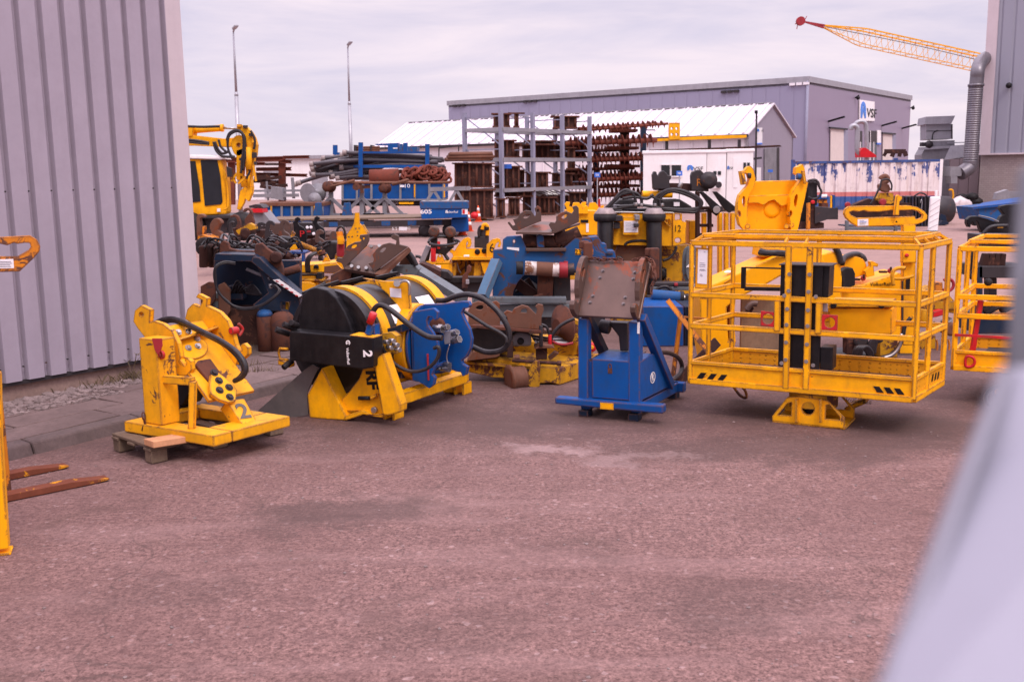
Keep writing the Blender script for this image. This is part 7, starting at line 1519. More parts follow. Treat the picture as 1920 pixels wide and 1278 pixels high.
k = MB(); k.lathe(q.at(1180, 480, .3), (-.9, -.5, 0), [(0, .1), (.02, .21), (.05, .22), (.07, .1), (.12, .08)], 26); t.part('rail_disc', 'rust', k, bevel=0); q.pl('disc_mount', 'yellow_dull', [(1215, 590), (1210, 480), (1260, 420), (1320, 440), (1320, 640), (1240, 640)], .15, .25)
for i in range(7): q.hose([(830 + i * 8, 575 + i * 12, .1), (900, 590 + i * 9, .15), (1000 + i * 10, 600 + i * 8, .1), (1100 + i * 20, 590 + i * 12, .15)], .011, random.choice(('hose', 'rubber', 'steel')))
q.hose(((1025, 640), (1040, 580), (1100, 500), (1180, 445), (1265, 410)), .018); q.hose(((930, 470), (980, 490), (1010, 560), (1020, 640)), .014); q.hose(((1040, 635), (1090, 660), (1160, 670), (1250, 655)), .014, 'red_dull'); q.rod('red_valve', 'red', (1018, 680), (1020, 570), .022, .0); q.rod('hose_riser', 'hose', (930, 690), (928, 480), .02, -.12)
q.disc('red_cap', 'red', (1438, 700), .05, .05, .2); q.disc('cap_centre', 'yellow', (1438, 700), .022, .03, .18); q.bx('rear_rail', 'steel_brown', 820, 520, 1320, 560, .12, .5)
q.bx('rear_base', 'yellow_dull', 640, 640, 1400, 800, .5, .45); q.pl('yellow_arm', 'yellow', [(1300, 680), (1420, 640), (1500, 560), (1530, 620), (1440, 760), (1310, 790)], .2, .4)
# --- dark blue machine at the corner of the hall
t = thing('dark_press', 'dark blue press with brown cylinders and grey cable loop by the hall corner', 'machine', 470, 12.)
q = Q(t, 360, 380, 4.916, 11.9)
q.pl('top_deck', 'blue_dark', [(200, 520), (215, 470), (570, 480), (620, 510), (600, 545), (210, 535)], .8, -.05)
q.pl('slope_beam', 'blue_dark', [(560, 500), (620, 505), (830, 705), (1010, 860), (995, 890), (750, 712), (545, 545)], .25, -.1)
ha = q.pl('hazard_strip', 'white_paint', [(745, 712), (800, 705), (1012, 855), (985, 870)], .01, -.115, bev=0)
for i in range(5): x = 770 + i * 45; y = 712 + i * 33; q.pl('hazard_mark', 'red', [(x, y + 2), (x + 26, y - 4 + 14), (x + 30, y + 20), (x + 4, y + 15)], .003, -.12, bev=0, parent=ha)
q.pl('side_plate', 'blue_dark', [(590, 560), (750, 715), (990, 885), (1000, 1000), (985, 1140), (900, 1080), (800, 1000), (640, 1000), (560, 940), (700, 830)], .08, .0, [[(815, 915), (905, 915), (885, 995), (825, 985)]])
q.bx('lamp', 'yellow', 860, 915, 890, 1000, .05, .1); q.bx('back_wall', 'blue_dark', 200, 530, 1000, 1060, .1, .6); q.pl('rear_block', 'blue_dark', [(330, 760), (460, 770), (470, 900), (340, 900)], .2, .3, bev=.02)
q.bx('lower_case', 'rust_dark', 330, 980, 985, 1390, .5, .2)
for x0, x1, y0, m in ((612, 770, 985, 'blue_worn'), (735, 965, 1000, 'rust_pale')):
    k = MB(); r = (x1 - x0) / 2 / 4.916 / FPX * 11.5; xm = (x0 + x1) / 2; b = q.at(xm, 1400, -.2); tp = q.at(xm, y0, -.2).z; b.z = 0; k.lathe(b, ez, [(0, r), (tp - r * .8, r), (tp - r * .35, r * .86), (tp - r * .1, r * .6), (tp, r * .2)], 28); cy_ = t.part('cylinder', 'rust', k, bevel=0)
    if m == 'blue_worn': k = MB(); k.lathe(b, ez, [(tp - r * .75, r * 1.005), (tp - r * .34, r * .87), (tp - r * .09, r * .62), (tp + .004, r * .2)], 28); t.part('blue_cap', m, k, parent=cy_, bevel=0)
for dd in (0, 12): q.hose([(400, 555 + dd, -.2), (300, 545 + dd, -.25), (220, 590 + dd, -.3), (205 + dd, 680, -.3), (235, 800 + dd, -.3), (320 + dd, 910, -.3), (420, 960 + dd, -.3), (520, 970 + dd, -.3), (640, 940 + dd, -.3), (750 + dd, 870, -.3), (800 + dd, 810, -.28), (770, 765 + dd, -.25), (720, 765, -.2)], .014)
q.hose([(500, 610, .1), (620, 660, .1), (720, 700, .0)], .02, 'grey_paint'); q.rod('clip', 'steel', (722, 750), (725, 790), .02, -.2)
for i in range(6): q.hose([(360 + i * 25, 830, .3), (420 + i * 15, 720 + i * 18, .25), (480, 790, .3), (560 - i * 10, 760 + i * 15, .25), (640, 850, .2)], .013)
for pts, d, m in (([(600, 520), (570, 440), (590, 380), (640, 370), (690, 420), (760, 470), (820, 540), (850, 640), (840, 710)], .1, 'rust'), ([(250, 470), (255, 380), (290, 348), (330, 370), (345, 420), (420, 440), (600, 445), (600, 480)], .3, 'rust')): q.pl('hitch_cheek', m, pts, .08, d, bev=.012)
q.disc('hitch_pin', 'rust_dark', (765, 510), .07, .1, .02); q.rod('hitch_ram', 'rust', (830, 650), (1000, 600), .05, .2)
q.pl('left_plate', 'rust', [(80, 1000), (78, 770), (150, 730), (210, 740), (210, 900), (140, 1000)], .06, .0); q.pl('left_plate', 'rust_pale', [(245, 1050), (240, 760), (290, 735), (345, 800), (350, 1000), (320, 1050)], .06, .05); q.bx('left_column', 'blue_grey', 150, 830, 245, 1200, .3, .1)
q.bx('left_base', 'rust_dark', 70, 980, 345, 1400, .4, .3)
# --- rusty twin cheeks above the drum machine
t = thing('brown_hitch', 'brown twin-cheek hitch tilted on a rusty wedge behind the drum machine', 'hitch', 700, 11.6)
q = Q(t, 620, 380, 4.915, 11.5)
k = MB(); a4 = [q.at(115, 605, -.15), q.at(400, 655, -.25), q.at(722, 412, .15), q.at(350, 385, .3)]; k.plate(a4, (.02, .03, -.04)); t.part('bed_plate', 'steel_brown', k); k = MB(); k.plate([q.at(400, 655, -.26), q.at(470, 668, -.22), q.at(725, 425, .15), q.at(718, 405, .14)], (.02, .03, -.03)); t.part('bed_edge', 'rust_pale', k)
q.pl('cheek', 'steel_brown', [(120, 605), (105, 560), (45, 540), (60, 505), (105, 510), (125, 480), (125, 440), (160, 395), (220, 365), (272, 358), (285, 345), (265, 330), (270, 298), (350, 290), (352, 350), (330, 400)], .06, -.1, [smooth2([(185, 420), (200, 395), (235, 385), (240, 400), (215, 420)], 2), [(290, 325), (310, 318), (312, 340), (292, 342)]])
q.pl('cheek', 'steel_brown', [(400, 640), (370, 590), (345, 560), (390, 545), (400, 520), (385, 480), (420, 430), (480, 385), (540, 370), (600, 385), (605, 350), (560, 330), (555, 305), (590, 290), (625, 305), (632, 385), (715, 405)], .06, -.22, [smooth2([(450, 450), (470, 425), (505, 412), (508, 425), (480, 455)], 2)])
P = q.P.back(-.25)
for x, y in ((195, 578), (258, 590), (330, 595), (372, 398), (450, 392)): k = MB(); o = q.at(x, y, -.2 if y > 500 else .1); k.cyl(o - Vector((0, .03, 0)), o + Vector((0, .04, -.02)), .02, n=6); t.part('bolt', 'steel', k, bevel=0)
q.pl('wedge', 'rust', [(0, 730), (0, 670), (120, 610), (180, 630), (180, 740)], .4, -.05); q.bx('black_block', 'black_paint', 180, 640, 600, 740, .5, .05); q.pl('arm', 'blue_grey', [(560, 640), (580, 580), (760, 575), (820, 620), (760, 700), (640, 650)], .3, .2); q.pl('rib_plate', 'rust_pale', [(620, 580), (680, 475), (740, 560), (735, 580)], .1, .3); q.hose(((700, 440, .2), (750, 500, .2), (790, 580, .2)), .03); q.hose(((690, 460, .25), (740, 530, .25), (770, 580, .25)), .03); q.bx('pedestal', 'rust_dark', 0, 735, 620, 1350, .5, .2)
# ---------------------------------------------------------------- yellow boom unit behind the front cage
t = thing('yellow_boom', 'massive bright yellow boom with upturned hitch bracket behind the front cage', 'machine', 1420, 10.8)
q = Q(t, 1240, 300, 4.26, 11.2)
bk = q.pl('hitch_plate', 'yellow_new', [(700, 170), (1085, 160), (1060, 572), (670, 565), (680, 300)], .06, .12, bev=.01)
q.pl('hitch_rib', 'yellow_new', [(690, 345), (700, 285), (1035, 275), (1030, 352), (960, 370), (900, 320), (860, 330), (820, 362), (770, 345)], .06, .06); q.disc('hitch_disc', 'yellow_new', (888, 395), .095, .05, .1)
q.pl('hitch_cheek', 'yellow_new', [(670, 565), (625, 520), (605, 440), (608, 340), (625, 280), (660, 240), (690, 205), (705, 150), (695, 115), (672, 105), (660, 130), (665, 190), (650, 200), (635, 110), (632, 90), (668, 85), (690, 55), (715, 48), (738, 75), (755, 150), (748, 200), (705, 270), (688, 330), (690, 480)], .12, -.02, [smooth2([(655, 370), (645, 330), (655, 290), (668, 300), (668, 355)], 3), smooth2([(622, 450), (612, 430), (618, 405), (632, 420), (632, 445)], 2)], bev=.012)
q.pl('hitch_cheek', 'yellow_new', [(1040, 570), (1030, 520), (1025, 400), (1030, 300), (1055, 240), (1100, 180), (1118, 150), (1105, 110), (1085, 120), (1072, 110), (1075, 60), (1105, 50), (1130, 32), (1145, 70), (1160, 170), (1175, 180), (1090, 560)], .12, -.04, [smooth2([(1065, 370), (1060, 320), (1078, 275), (1090, 290), (1080, 360)], 3), smooth2([(1025, 450), (1020, 425), (1035, 400), (1045, 420), (1040, 445)], 2)], bev=.012)
q.rod('hook_pin', 'blue_worn', (1080, 130), (1115, 135), .035, -.06); q.rod('hook_pin', 'steel_dark', (690, 125), (715, 125), .03, -.06); q.pl('hook_latch', 'yellow_worn', [(635, 100), (665, 95), (680, 190), (660, 200)], .04, -.08); q.pl('hook_latch', 'yellow_worn', [(1120, 85), (1145, 90), (1160, 190), (1140, 190)], .04, -.1)
for x, y in ((1000, 530), (1040, 520), (690, 530)): q.rod('bolt', 'yellow_worn', (x, y), (x + .5, y), .03, -.04, .14, n=8)
t2 = Q(t, 1280, 440, 6.39, 10.6)
q = t2
q.pl('boom_arm', 'yellow_new', [(300, 625), (1130, 258), (1262, 275), (1262, 470), (1170, 500), (960, 620), (740, 722), (205, 755)], .55, .0, bev=.015)
q.pl('boom_leg', 'yellow_new', [(205, 755), (640, 755), (615, 1000), (640, 1278), (560, 1700), (300, 1700), (225, 1278)], .5, .02, [[(530, 870), (560, 835), (590, 830), (592, 1000), (600, 1278), (550, 1278)]], bev=.012)
q.pl('rib_line', 'yellow_worn', [(500, 575), (630, 495), (632, 502), (502, 583)], .02, -.02); q.pl('white_rag', 'white_paper', [(510, 455), (560, 435), (605, 440), (560, 465)], .1, .12, bev=.01)
q.pl('neck', 'yellow_new', [(930, 270), (950, 150), (1640, 150), (1700, 330), (1500, 420), (1262, 470), (1130, 260)], .4, .12, bev=.012)
for pts in (((920, 215, .0), (1000, 222, -.05), (1130, 225, -.05), (1260, 240, 0)), ((930, 195, .0), (1010, 212, -.05), (1140, 212, -.05), (1260, 225, 0))): q.hose(pts, .03)
mat('boom_brown_panel', (.3, .2, .13), .4, metal=.3, dirt=.5)  # brownish colour of the cover panel beside the boom leg
q.pl('side_cover', 'boom_brown_panel', [(705, 760), (1400, 720), (1400, 1278), (1390, 1400), (690, 1400)], .05, .35)
q.hose(((760, 900, -.05), (800, 845, -.05), (850, 820, -.05), (890, 825, -.05)), .035, 'steel_brown', 'hook_handle'); q.pl('handle_mount', 'rust_dark', [(755, 920), (830, 860), (860, 880), (830, 930)], .06, -.02)
q = Q(t, 1520, 460, 5.325, 11.)
q.pl('right_body', 'yellow_new', [(120, 300), (100, 90), (240, 60), (300, 190), (315, 330), (310, 640), (100, 640)], .5, .1, bev=.015)
q.pl('counter_disc', 'yellow_new', smooth2([(330, 220), (350, 140), (430, 108), (520, 135), (555, 190), (560, 260), (520, 300), (360, 330)], 3), .3, .4); q.pl('hook_lug', 'yellow_new', [(540, 260), (600, 205), (590, 165), (615, 155), (680, 185), (670, 215), (630, 210), (640, 300), (560, 320)], .08, .3)
q.hose(((310, 180, .2), (330, 130, .3), (400, 95, .4), (470, 92, .5), (520, 120, .5), (540, 160, .5)), .035); q.hose(((240, 20, .1), (270, 60, .1), (290, 120, .1), (300, 180, .1)), .035); q.pl('dark_cover', 'rubber', [(320, 440), (310, 260), (360, 225), (420, 225), (445, 280), (445, 400)], .15, .15)
q.pl('long_box', 'yellow_new', [(375, 410), (520, 400), (870, 278), (905, 278), (900, 900), (190, 900), (190, 480)], .5, .25, bev=.01)
t.text('VolkerRail', q.at(695, 388, .25), q.P.u, ez + q.P.u * .18, .055, 'black_paint', off=.006)
for (x, y) in ((470, 340), (740, 265)): q.bx('red_latch', 'rust_dark', x - 50, y - 10, x + 30, y + 12, .05, .3); q.disc('red_knob', 'red_dull', (x + 60, y - 10), .03, .03, .3); q.rod('latch_pin', 'rust_dark', (x + 60, y - 10), (x + 62, y - 50), .012, .3)
q.hose(((825, 400, .1), (815, 300, .1), (830, 250, .1), (870, 228, .1), (945, 225, .1)), .022, 'yellow', 'grab_rail'); q.hose(((825, 330, .1), (930, 330, .1), (1025, 305, .1)), .018, 'yellow', 'grab_rail')
for i in range(4): q.hose([(430 + i * 22, 1100, -.1), (450 + i * 22, 1030, -.12), (500 + i * 20, 1010, -.1), (560 + i * 16, 1060, -.08), (580 + i * 12, 1120, -.06)], .022)
for i in range(4): q.hose([(580 + i * 18, 1080, .0), (590 + i * 20, 980, .0), (640 + i * 14, 930, .0), (690 + i * 6, 960, .0)], .022)
q.hose(((700, 1120, .0), (800, 1090, .0), (880, 1010, .0), (920, 900, .0), (940, 800, .0), (1000, 720, .0)), .024); q.hose(((730, 1120, -.05), (820, 1090, -.05), (890, 1000, -.05), (905, 880, -.05)), .018, 'steel')
q.bx('pump_block', 'yellow_dull', 690, 930, 870, 1120, .2, .1); q.bx('pump_block', 'rust_dark', 360, 930, 440, 1090, .15, .05); q.disc('pump_cap', 'steel_dark', (510, 960), .08, .1, .0); q.bx('dark_base', 'steel_dark', 250, 1090, 1130, 1300, .5, .3)
# ----- yellow crane fork with loop hook and the figure 1
t = thing('crane_fork', 'yellow crane fork numbered 1, long loop hook on a tall post', 'crane fork', 1715, 11.4)
q = Q(t, 1560, 330, 4.733, 11.4)
q.pl('loop_hook', 'yellow', [(105, 335), (118, 292), (150, 270), (300, 264), (560, 262), (690, 262), (760, 275), (820, 312), (850, 350), (845, 385), (800, 415), (740, 432), (640, 440), (230, 450), (175, 420), (125, 375)], .05, 0, [[(155, 322), (190, 308), (235, 318), (285, 305), (330, 318), (420, 318), (520, 305), (640, 305), (720, 300), (770, 315), (808, 345), (800, 370), (770, 382), (742, 380), (742, 358), (225, 372), (170, 345)]], bev=.006)
q.pl('hook_stub', 'yellow', [(555, 350), (575, 180), (590, 165), (608, 180), (622, 178), (625, 205), (600, 230), (598, 350)], .06, -.06)
lb = q.pl('label_plate', 'white_paper', [(228, 442), (322, 440), (322, 380), (228, 384)], .003, -.004, bev=0); 
for i in range(4): q.bx('print', 'logo_blue' if i == 1 else 'label_print', 245, 393 + i * 11, 285 + (i * 23) % 30, 396 + i * 11, .001, -.007, 0, parent=lb)
wp = q.pl('warning_label', 'yellow_new', [(550, 428), (632, 426), (632, 388), (550, 390)], .003, -.004, bev=0); q.pl('warning_sign', 'black_paint', [(562, 412), (572, 394), (583, 412)], .001, -.007, bev=0, parent=wp)
q.pl('post', 'yellow', [(632, 435), (745, 430), (738, 1500), (630, 1500)], .08, -.005); 
q.bx('button_box', 'yellow', 625, 655, 752, 772, .08, -.09, .012); q.disc('red_button', 'red', (670, 705), .022, .03, -.12)
t.text('1', q.at(672, 967, -.02), q.P.u, ez, .2, 'black_paint', off=.004, weight=.008, sx=1.3)
q.bx('heel', 'yellow', 600, 1480, 780, 1590, .3, 0); q.bx('data_plate', 'steel_dark', 618, 930, 632, 1300, .01, -.02, 0)
# ----- orange worn tool behind the two cages
t = thing('tamper_head', 'worn yellow tool with dark red lifting ring between the two cages', 'machine', 1765, 11.5)
q = Q(t, 1520, 460, 5.325, 11.6)
q.pl('body', 'yellow_dull', [(1120, 640), (1120, 480), (1240, 420), (1330, 430), (1440, 560), (1440, 680)], .3, .1); q.bx('beam', 'yellow_dull', 1080, 560, 1460, 640, .2, .05); q.bx('orange_valve', 'orange_worn', 1240, 370, 1320, 500, .2, .0)
k = MB(); o = q.at(1365, 395, 0); rr_ = 62 / 5.325 / FPX * 11.6; k.tube([o + Vector((cos(R(a)) * rr_, 0, sin(R(a)) * rr_)) for a in range(-130, 150, 20)], .018, n=8); t.part('lifting_ring', 'red_dull', k, bevel=0)
q.pl('red_tank', 'red', [(1215, 720), (1230, 665), (1310, 640), (1350, 655), (1345, 690), (1260, 715)], .1, -.1); q.rod('neck', 'yellow_dull', (1120, 760), (1140, 640), .06, -.05); q.pl('cup', 'galv', [(1370, 860), (1365, 770), (1420, 725), (1420, 860)], .2, .1); q.disc('motor', 'rust_pale', (1410, 840), .08, .2, .05)
for x in (1255, 1310, 1375): q.hose([(x, 940, .0), (x + 10, 1000, .0), (x + 4, 1090, .0)], .012, 'orange_worn')
q.bx('base', 'rust_dark', 1080, 1050, 1420, 1180, .5, .2); q.bx('case', 'black_paint', 930, 860, 1080, 1140, .3, .2); q.bx('yellow_cover', 'yellow_dull', 1060, 900, 1250, 1140, .3, .1); q.hose(((1230, 760, -.1), (1245, 800, -.1), (1230, 850, -.1), (1200, 900, -.1)), .012)
# ----- black hitch on a dark stand behind the right cage
t = thing('black_hitch', 'black double hook hitch on a dark blue stand at the right edge', 'hitch', 1870, 12.2)
q = Q(t, 1560, 330, 4.733, 12.)
q.pl('hook_cheek', 'black_paint', [(1215, 455), (1198, 420), (1200, 385), (1230, 358), (1290, 355), (1380, 380), (1470, 410), (1500, 360), (1530, 340), (1490, 290), (1500, 265), (1550, 255), (1620, 250), (1800, 245), (1800, 510), (1330, 505), (1310, 455), (1295, 410), (1280, 400), (1282, 445), (1262, 440), (1250, 405), (1235, 420), (1232, 455)], .08, 0, bev=.008)
q.hose(((1300, 350, -.02), (1400, 372, -.02), (1480, 405, -.02)), .008, 'grey_paint', 'edge_line'); q.hose(((1340, 520, -.08), (1380, 470, -.08), (1440, 445, -.08), (1560, 440, -.08)), .025); q.bx('brass_fitting', 'yellow_dull', 1465, 430, 1525, 465, .06, -.1); q.bx('upper_frame', 'steel_dark', 1330, 520, 1800, 640, .4, .2)
q.bx('table', 'steel_dark', 1305, 800, 1800, 905, .6, .0); q.bx('stand_leg', 'blue_dark', 1285, 800, 1340, 1225, .15, .0); q.bx('centre_leg', 'steel_dark', 1395, 905, 1465, 1070, .15, .2); 
for i in range(4): q.pl('gear_tooth', 'rust_dark', [(1330 + i * 50, 795), (1360 + i * 50, 690), (1400 + i * 50, 690), (1390 + i * 50, 795)], .1, .1)
for i in range(5): q.hose([(1320 + i * 10, 1180 + i * 12, .1), (1400 + i * 20, 1120 + i * 10, .1), (1520, 1130 + i * 16, .15), (1640, 1100 + i * 10, .1)], .03, random.choice(('steel_brown', 'rubber')))
q.pl('rust_bed', 'orange_worn', [(1330, 1230), (1800, 1200), (1800, 1235), (1340, 1260)], .4, .1); q.hose(((1250, 640, -.1), (1225, 740, -.1), (1215, 850, -.1), (1240, 910, -.1)), .02); q.hose(((1270, 640, -.1), (1255, 740, -.1), (1240, 830, -.1)), .02); q.pl('cloth', 'white_paper', [(1255, 870), (1265, 690), (1295, 690), (1285, 850)], .02, -.12)
q.bx('base', 'blue_dark', 1285, 1225, 1800, 1400, .5, .1)
# ----- blue skip and grey plate far right
t = thing('tip_skip', 'open blue tipping skip with sloped rim near the brick wall', 'skip', 1880, 33)
q = Q(t, 1560, 330, 4.733, 33.)
q.pl('body', 'blue_worn', [(1320, 400), (1290, 280), (1900, 225), (1900, 400)], 1.6, 0); k = MB(); k.plate([q.at(1250, 275, -.1), q.at(1330, 238, 1.6), q.at(1900, 150, 1.9), q.at(1900, 205, -.1)], (0, 0, -.08)); t.part('rim', 'blue', k); q.bx('foot', 'blue_dark', 1330, 400, 1900, 440, 1.2, .2)
k = MB(); k.pp(q.c((1455, 210), (1470, 150), (1560, 120), (1570, 138), (1900, 140), (1900, 260)), 37, .3); solo('steel_sheet', 'dark grey steel sheet leaning before the brick wall', 'sheet', 'grey_paint', k, ground(W(1880, 380, 37)))
# ----- beacon post
t = thing('marker_post', 'white flexible marker post leaning on a black rubber foot', 'marker post', 1750, 31.5)
q = Q(t, 1560, 330, 4.733, 31.5)
bp_ = q.pl('panel', 'white_paint', [(858, 490), (880, 185), (968, 182), (940, 492)], .12, 0, bev=.03)
for i in range(5): q.pl('faded_stripe', 'grey_faint', [(872 - i * 2.5, 262 + i * 50), (960 - i * 5, 205 + i * 55), (960 - i * 5, 212 + i * 55), (872 - i * 2.5, 270 + i * 50)], .004, -.006, bev=0, parent=bp_)
q.bx('tip', 'white_paint', 920, 130, 940, 182, .08, .02); q.pl('foot', 'rubber', [(808, 530), (830, 500), (940, 488), (975, 520), (970, 532)], .5, -.1, bev=.03)
# ----- small machines before the container
t = thing('hook_block', 'brown crane hook on a yellow block with hose before the container', 'hook', 1663, 35)
q = Q(t, 1560, 330, 4.733, 35.)
q.hose(((430, 28), (445, 10), (470, 2), (490, 18), (485, 45), (460, 60), (450, 90), (470, 120)), .09, 'rust_pale', 'hook'); q.pl('swivel', 'rust_pale', [(430, 130), (420, 80), (460, 60), (510, 75), (525, 120), (500, 150)], .3, -.1, bev=.04); q.pl('block', 'yellow_dull', [(400, 200), (430, 150), (545, 150), (550, 235), (520, 250), (420, 240)], .4, 0); q.hose(((395, 160, -.2), (430, 90, -.2), (440, 40, -.2), (500, 30, -.2), (530, 80, -.2), (525, 130, -.2)), .03); q.hose(((340, 250, -.2), (380, 190, -.2), (410, 120, -.2)), .03); q.pl('beam', 'rust_dark', [(180, 262), (330, 200), (420, 225), (700, 240), (700, 268)], .4, .1); q.disc('red_hub', 'red_dull', (455, 232), .12, .1, -.15); q.disc('red_hub', 'red_dull', (143, 255), .09, .1, -.15)
q.bx('under_gear', 'rust_dark', 150, 265, 720, 370, .4, .2)
t = thing('fin_crate', 'dark crate of upright steel fins before the blue container foot', 'crate', 1715, 36.5)
q = Q(t, 1560, 330, 4.733, 36.5)
q.bx('body', 'steel_dark', 620, 180, 870, 470, .9, .1)
for i in range(9): q.bx('fin', random.choice(('rubber', 'blue_dark', 'steel_dark')), 625 + i * 28, 176 + (i % 3) * 4, 641 + i * 28, 460, .1, 0)
q.hose(((730, 180), (780, 150), (830, 165), (840, 185)), .03); q.hose(((785, 240, -.1), (792, 210, -.1), (798, 240, -.1), (790, 300, -.1)), .02, 'steel', 'hook_chain')
k = MB(); P = AZ(38); a = W(1560 + 1010 / 4.733, 330 + 300 / 4.733, 38); k.lathe(a + Vector((-.9, .0, 0)), (1, .25, 0), [(0, .42), (.02, .5), (1.1, .5), (1.12, .44)], 26); solo('dark_drum', 'dark grey steel drum lying at the container end', 'drum', 'steel_dark', k, ground(a), bevel=0)
k = MB(); k.pp(q.c((950, 440), (960, 330), (1010, 350), (1030, 430)), 37, .5); k.pp(q.c((940, 440), (1030, 430), (1040, 410), (980, 395)), 36.8, .4); solo('blue_wedge', 'blue steel wedge block below the lying drum', 'block', 'blue_dark', k, ground(W(1765, 425, 37)))
t = thing('blue_trestle', 'low blue steel trestle standing on the open yard', 'trestle', 1640, 33)
q = Q(t, 1560, 330, 4.733, 32.5)
for x in (138, 570): q.bx('leg', 'blue_grey', x - 12, 395, x + 12, 492, .15, 0)
q.bx('rail', 'blue_grey', 130, 455, 700, 478, .12, .02); q.bx('cross_bar', 'blue_dark', 140, 440, 690, 452, 1.0, .2)
t = thing('dark_engine', 'dark engine unit with hoses on a rusty tapered frame left of the trestle', 'machine', 1515, 32)
q = Q(t, 1480, 320, 9.833, 31.5)
q.bx('engine', 'rubber', 350, 200, 520, 640, .8, .1, .04); 
for pts in (((340, 190), (420, 170), (500, 180), (540, 280), (590, 380), (580, 430)), ((380, 230), (460, 180), (530, 210), (560, 330)), ((350, 480), (420, 520), (520, 500), (580, 430))): q.hose(pts, .035)
q.pl('frame', 'steel_dark', [(470, 660), (840, 690), (890, 830), (700, 900), (470, 980)], .6, 0); q.pl('frame', 'rust_dark', [(170, 1080), (180, 940), (640, 960), (640, 1060)], .7, .1); q.bx('column', 'rust_dark', 380, 640, 480, 1060, .3, .05); q.pl('post', 'orange_worn', [(325, 1090), (335, 600), (390, 590), (385, 1080)], .12, -.1); q.disc('red_cap', 'red', (440, 580), .06, .1, -.1); q.bx('dark_wall', 'rubber', 180, 300, 370, 940, .5, .3)
t = thing('small_pump', 'small blue and orange pump set before the container foot', 'pump', 1548, 35)
q = Q(t, 1480, 320, 9.833, 35.)
q.bx('blue_cover', 'blue', 500, 460, 720, 530, .5, 0); q.bx('orange_motor', 'orange_worn', 540, 520, 700, 600, .4, .05); q.bx('bracket', 'rust', 600, 590, 720, 680, .4, .05); q.bx('blue_post', 'blue', 800, 450, 850, 700, .2, 0); q.bx('yellow_strip', 'yellow', 755, 460, 790, 690, .05, -.02); q.bx('base', 'steel_dark', 480, 680, 900, 900, .6, .1); q.rod('white_filter', 'white_paper', (600, 470), (690, 465), .06, -.1)
# ----- row of hooks left of centre
def hookplate(name, label, pts, D, m, x0, y0, sc, th=.08, pair=.0, holes=(), cat='hook', base=True):
    t = thing(name, label, cat, x0 + pts[0][0] / sc, D, GRP); q = Q(t, x0, y0, sc, D)
    q.pl('cheek', m, pts, th, 0, holes, bev=.01)
    if pair: q.pl('cheek', m, [(x + pair, y - 6) for x, y in pts], th, .5, holes, bev=.01)
    if base: xs = [p[0] for p in pts]; ys = [p[1] for p in pts]; q.bx('saddle', 'rust_dark', min(xs), max(ys) - 20, max(xs) + pair, max(ys) + 130, .6, .05)
    return t, q
A1 = (480, 380, 7.986)
hook = lambda x, y, w, h: smooth2([(x, y + h), (x - .0 * w, y + .45 * h), (x + .05 * w, y + .18 * h), (x + .3 * w, y), (x + .7 * w, y), (x + .98 * w, y + .12 * h), (x + w, y + .24 * h), (x + .8 * w, y + .22 * h), (x + .6 * w, y + .16 * h), (x + .45 * w, y + .26 * h), (x + .45 * w, y + .5 * h), (x + .7 * w, y + .62 * h), (x + .95 * w, y + .7 * h), (x + 1.2 * w, y + h)], 2)
hookplate('hitch_hook', 'grey-brown open hook plate, left one of a pair facing right', hook(138, 272, 135, 290), 23.5, 'steel_dark', *A1, holes=[circ((222, 437), 16, 10)])
hookplate('hitch_hook', 'grey-brown open hook plate, right one of a pair facing right', hook(345, 262, 150, 290), 23.6, 'steel_brown', *A1)
t, q = hookplate('hitch_hook', 'tall black hook plate with red painted mark', [(600, 580), (565, 480), (560, 330), (548, 300), (575, 270), (585, 230), (625, 212), (658, 235), (655, 275), (635, 268), (622, 300), (650, 340), (710, 375), (750, 440), (760, 520), (745, 590)], 23, 'black_paint', *A1)
t.text('P', q.at(690, 470), q.P.u, ez, .2, 'red', off=.01, sx=1.2)
hookplate('hitch_hook', 'tall black hook plate without mark, before the wagon', [(880, 560), (900, 430), (870, 340), (838, 290), (868, 260), (875, 220), (912, 200), (950, 222), (945, 262), (925, 258), (912, 300), (960, 350), (1010, 385), (1035, 450), (1030, 560)], 23.6, 'black_paint', *A1)
hookplate('hitch_hook', 'rounded grey lobe plate in front of the black hooks', smooth2([(890, 600), (882, 500), (895, 430), (950, 398), (1010, 430), (1000, 470), (955, 475), (940, 510), (990, 545), (1040, 600)], 2), 22.6, 'steel_brown', *A1)
hookplate('hitch_hook', 'rounded grey lobe plate beside the orange valve', smooth2([(1100, 590), (1105, 480), (1140, 425), (1190, 430), (1215, 480), (1215, 590)], 2), 22.6, 'steel_brown', *A1)
hookplate('hitch_hook', 'small grey lobe plate left of the yellow triangle plate', smooth2([(1320, 700), (1315, 620), (1350, 570), (1400, 575), (1395, 600), (1370, 615), (1370, 700)], 2), 21.5, 'steel_dark', *A1)
A2 = (360, 380, 10.65)
hookplate('hitch_hook', 'bulky orange-rust hook nearest the hall corner', smooth2([(395, 880), (400, 640), (355, 520), (360, 430), (420, 335), (490, 310), (560, 345), (595, 410), (560, 440), (530, 500), (520, 560), (580, 600), (600, 700), (560, 860)], 2), 22, 'rust_pale', *A2, th=.2)
hookplate('hitch_hook', 'orange-rust hook half hidden by the hall corner trim', smooth2([(95, 660), (90, 420), (90, 280), (140, 228), (220, 240), (255, 290), (180, 300), (150, 340), (165, 480), (150, 660)], 2), 23, 'rust_pale', *A2, th=.2)
hookplate('hitch_hook', 'curled brown hook under the excavator cab', smooth2([(860, 520), (900, 420), (890, 330), (840, 280), (770, 300), (760, 270), (830, 240), (900, 260), (940, 330), (965, 420), (965, 520)], 2), 24.5, 'rust', *A2, th=.15)
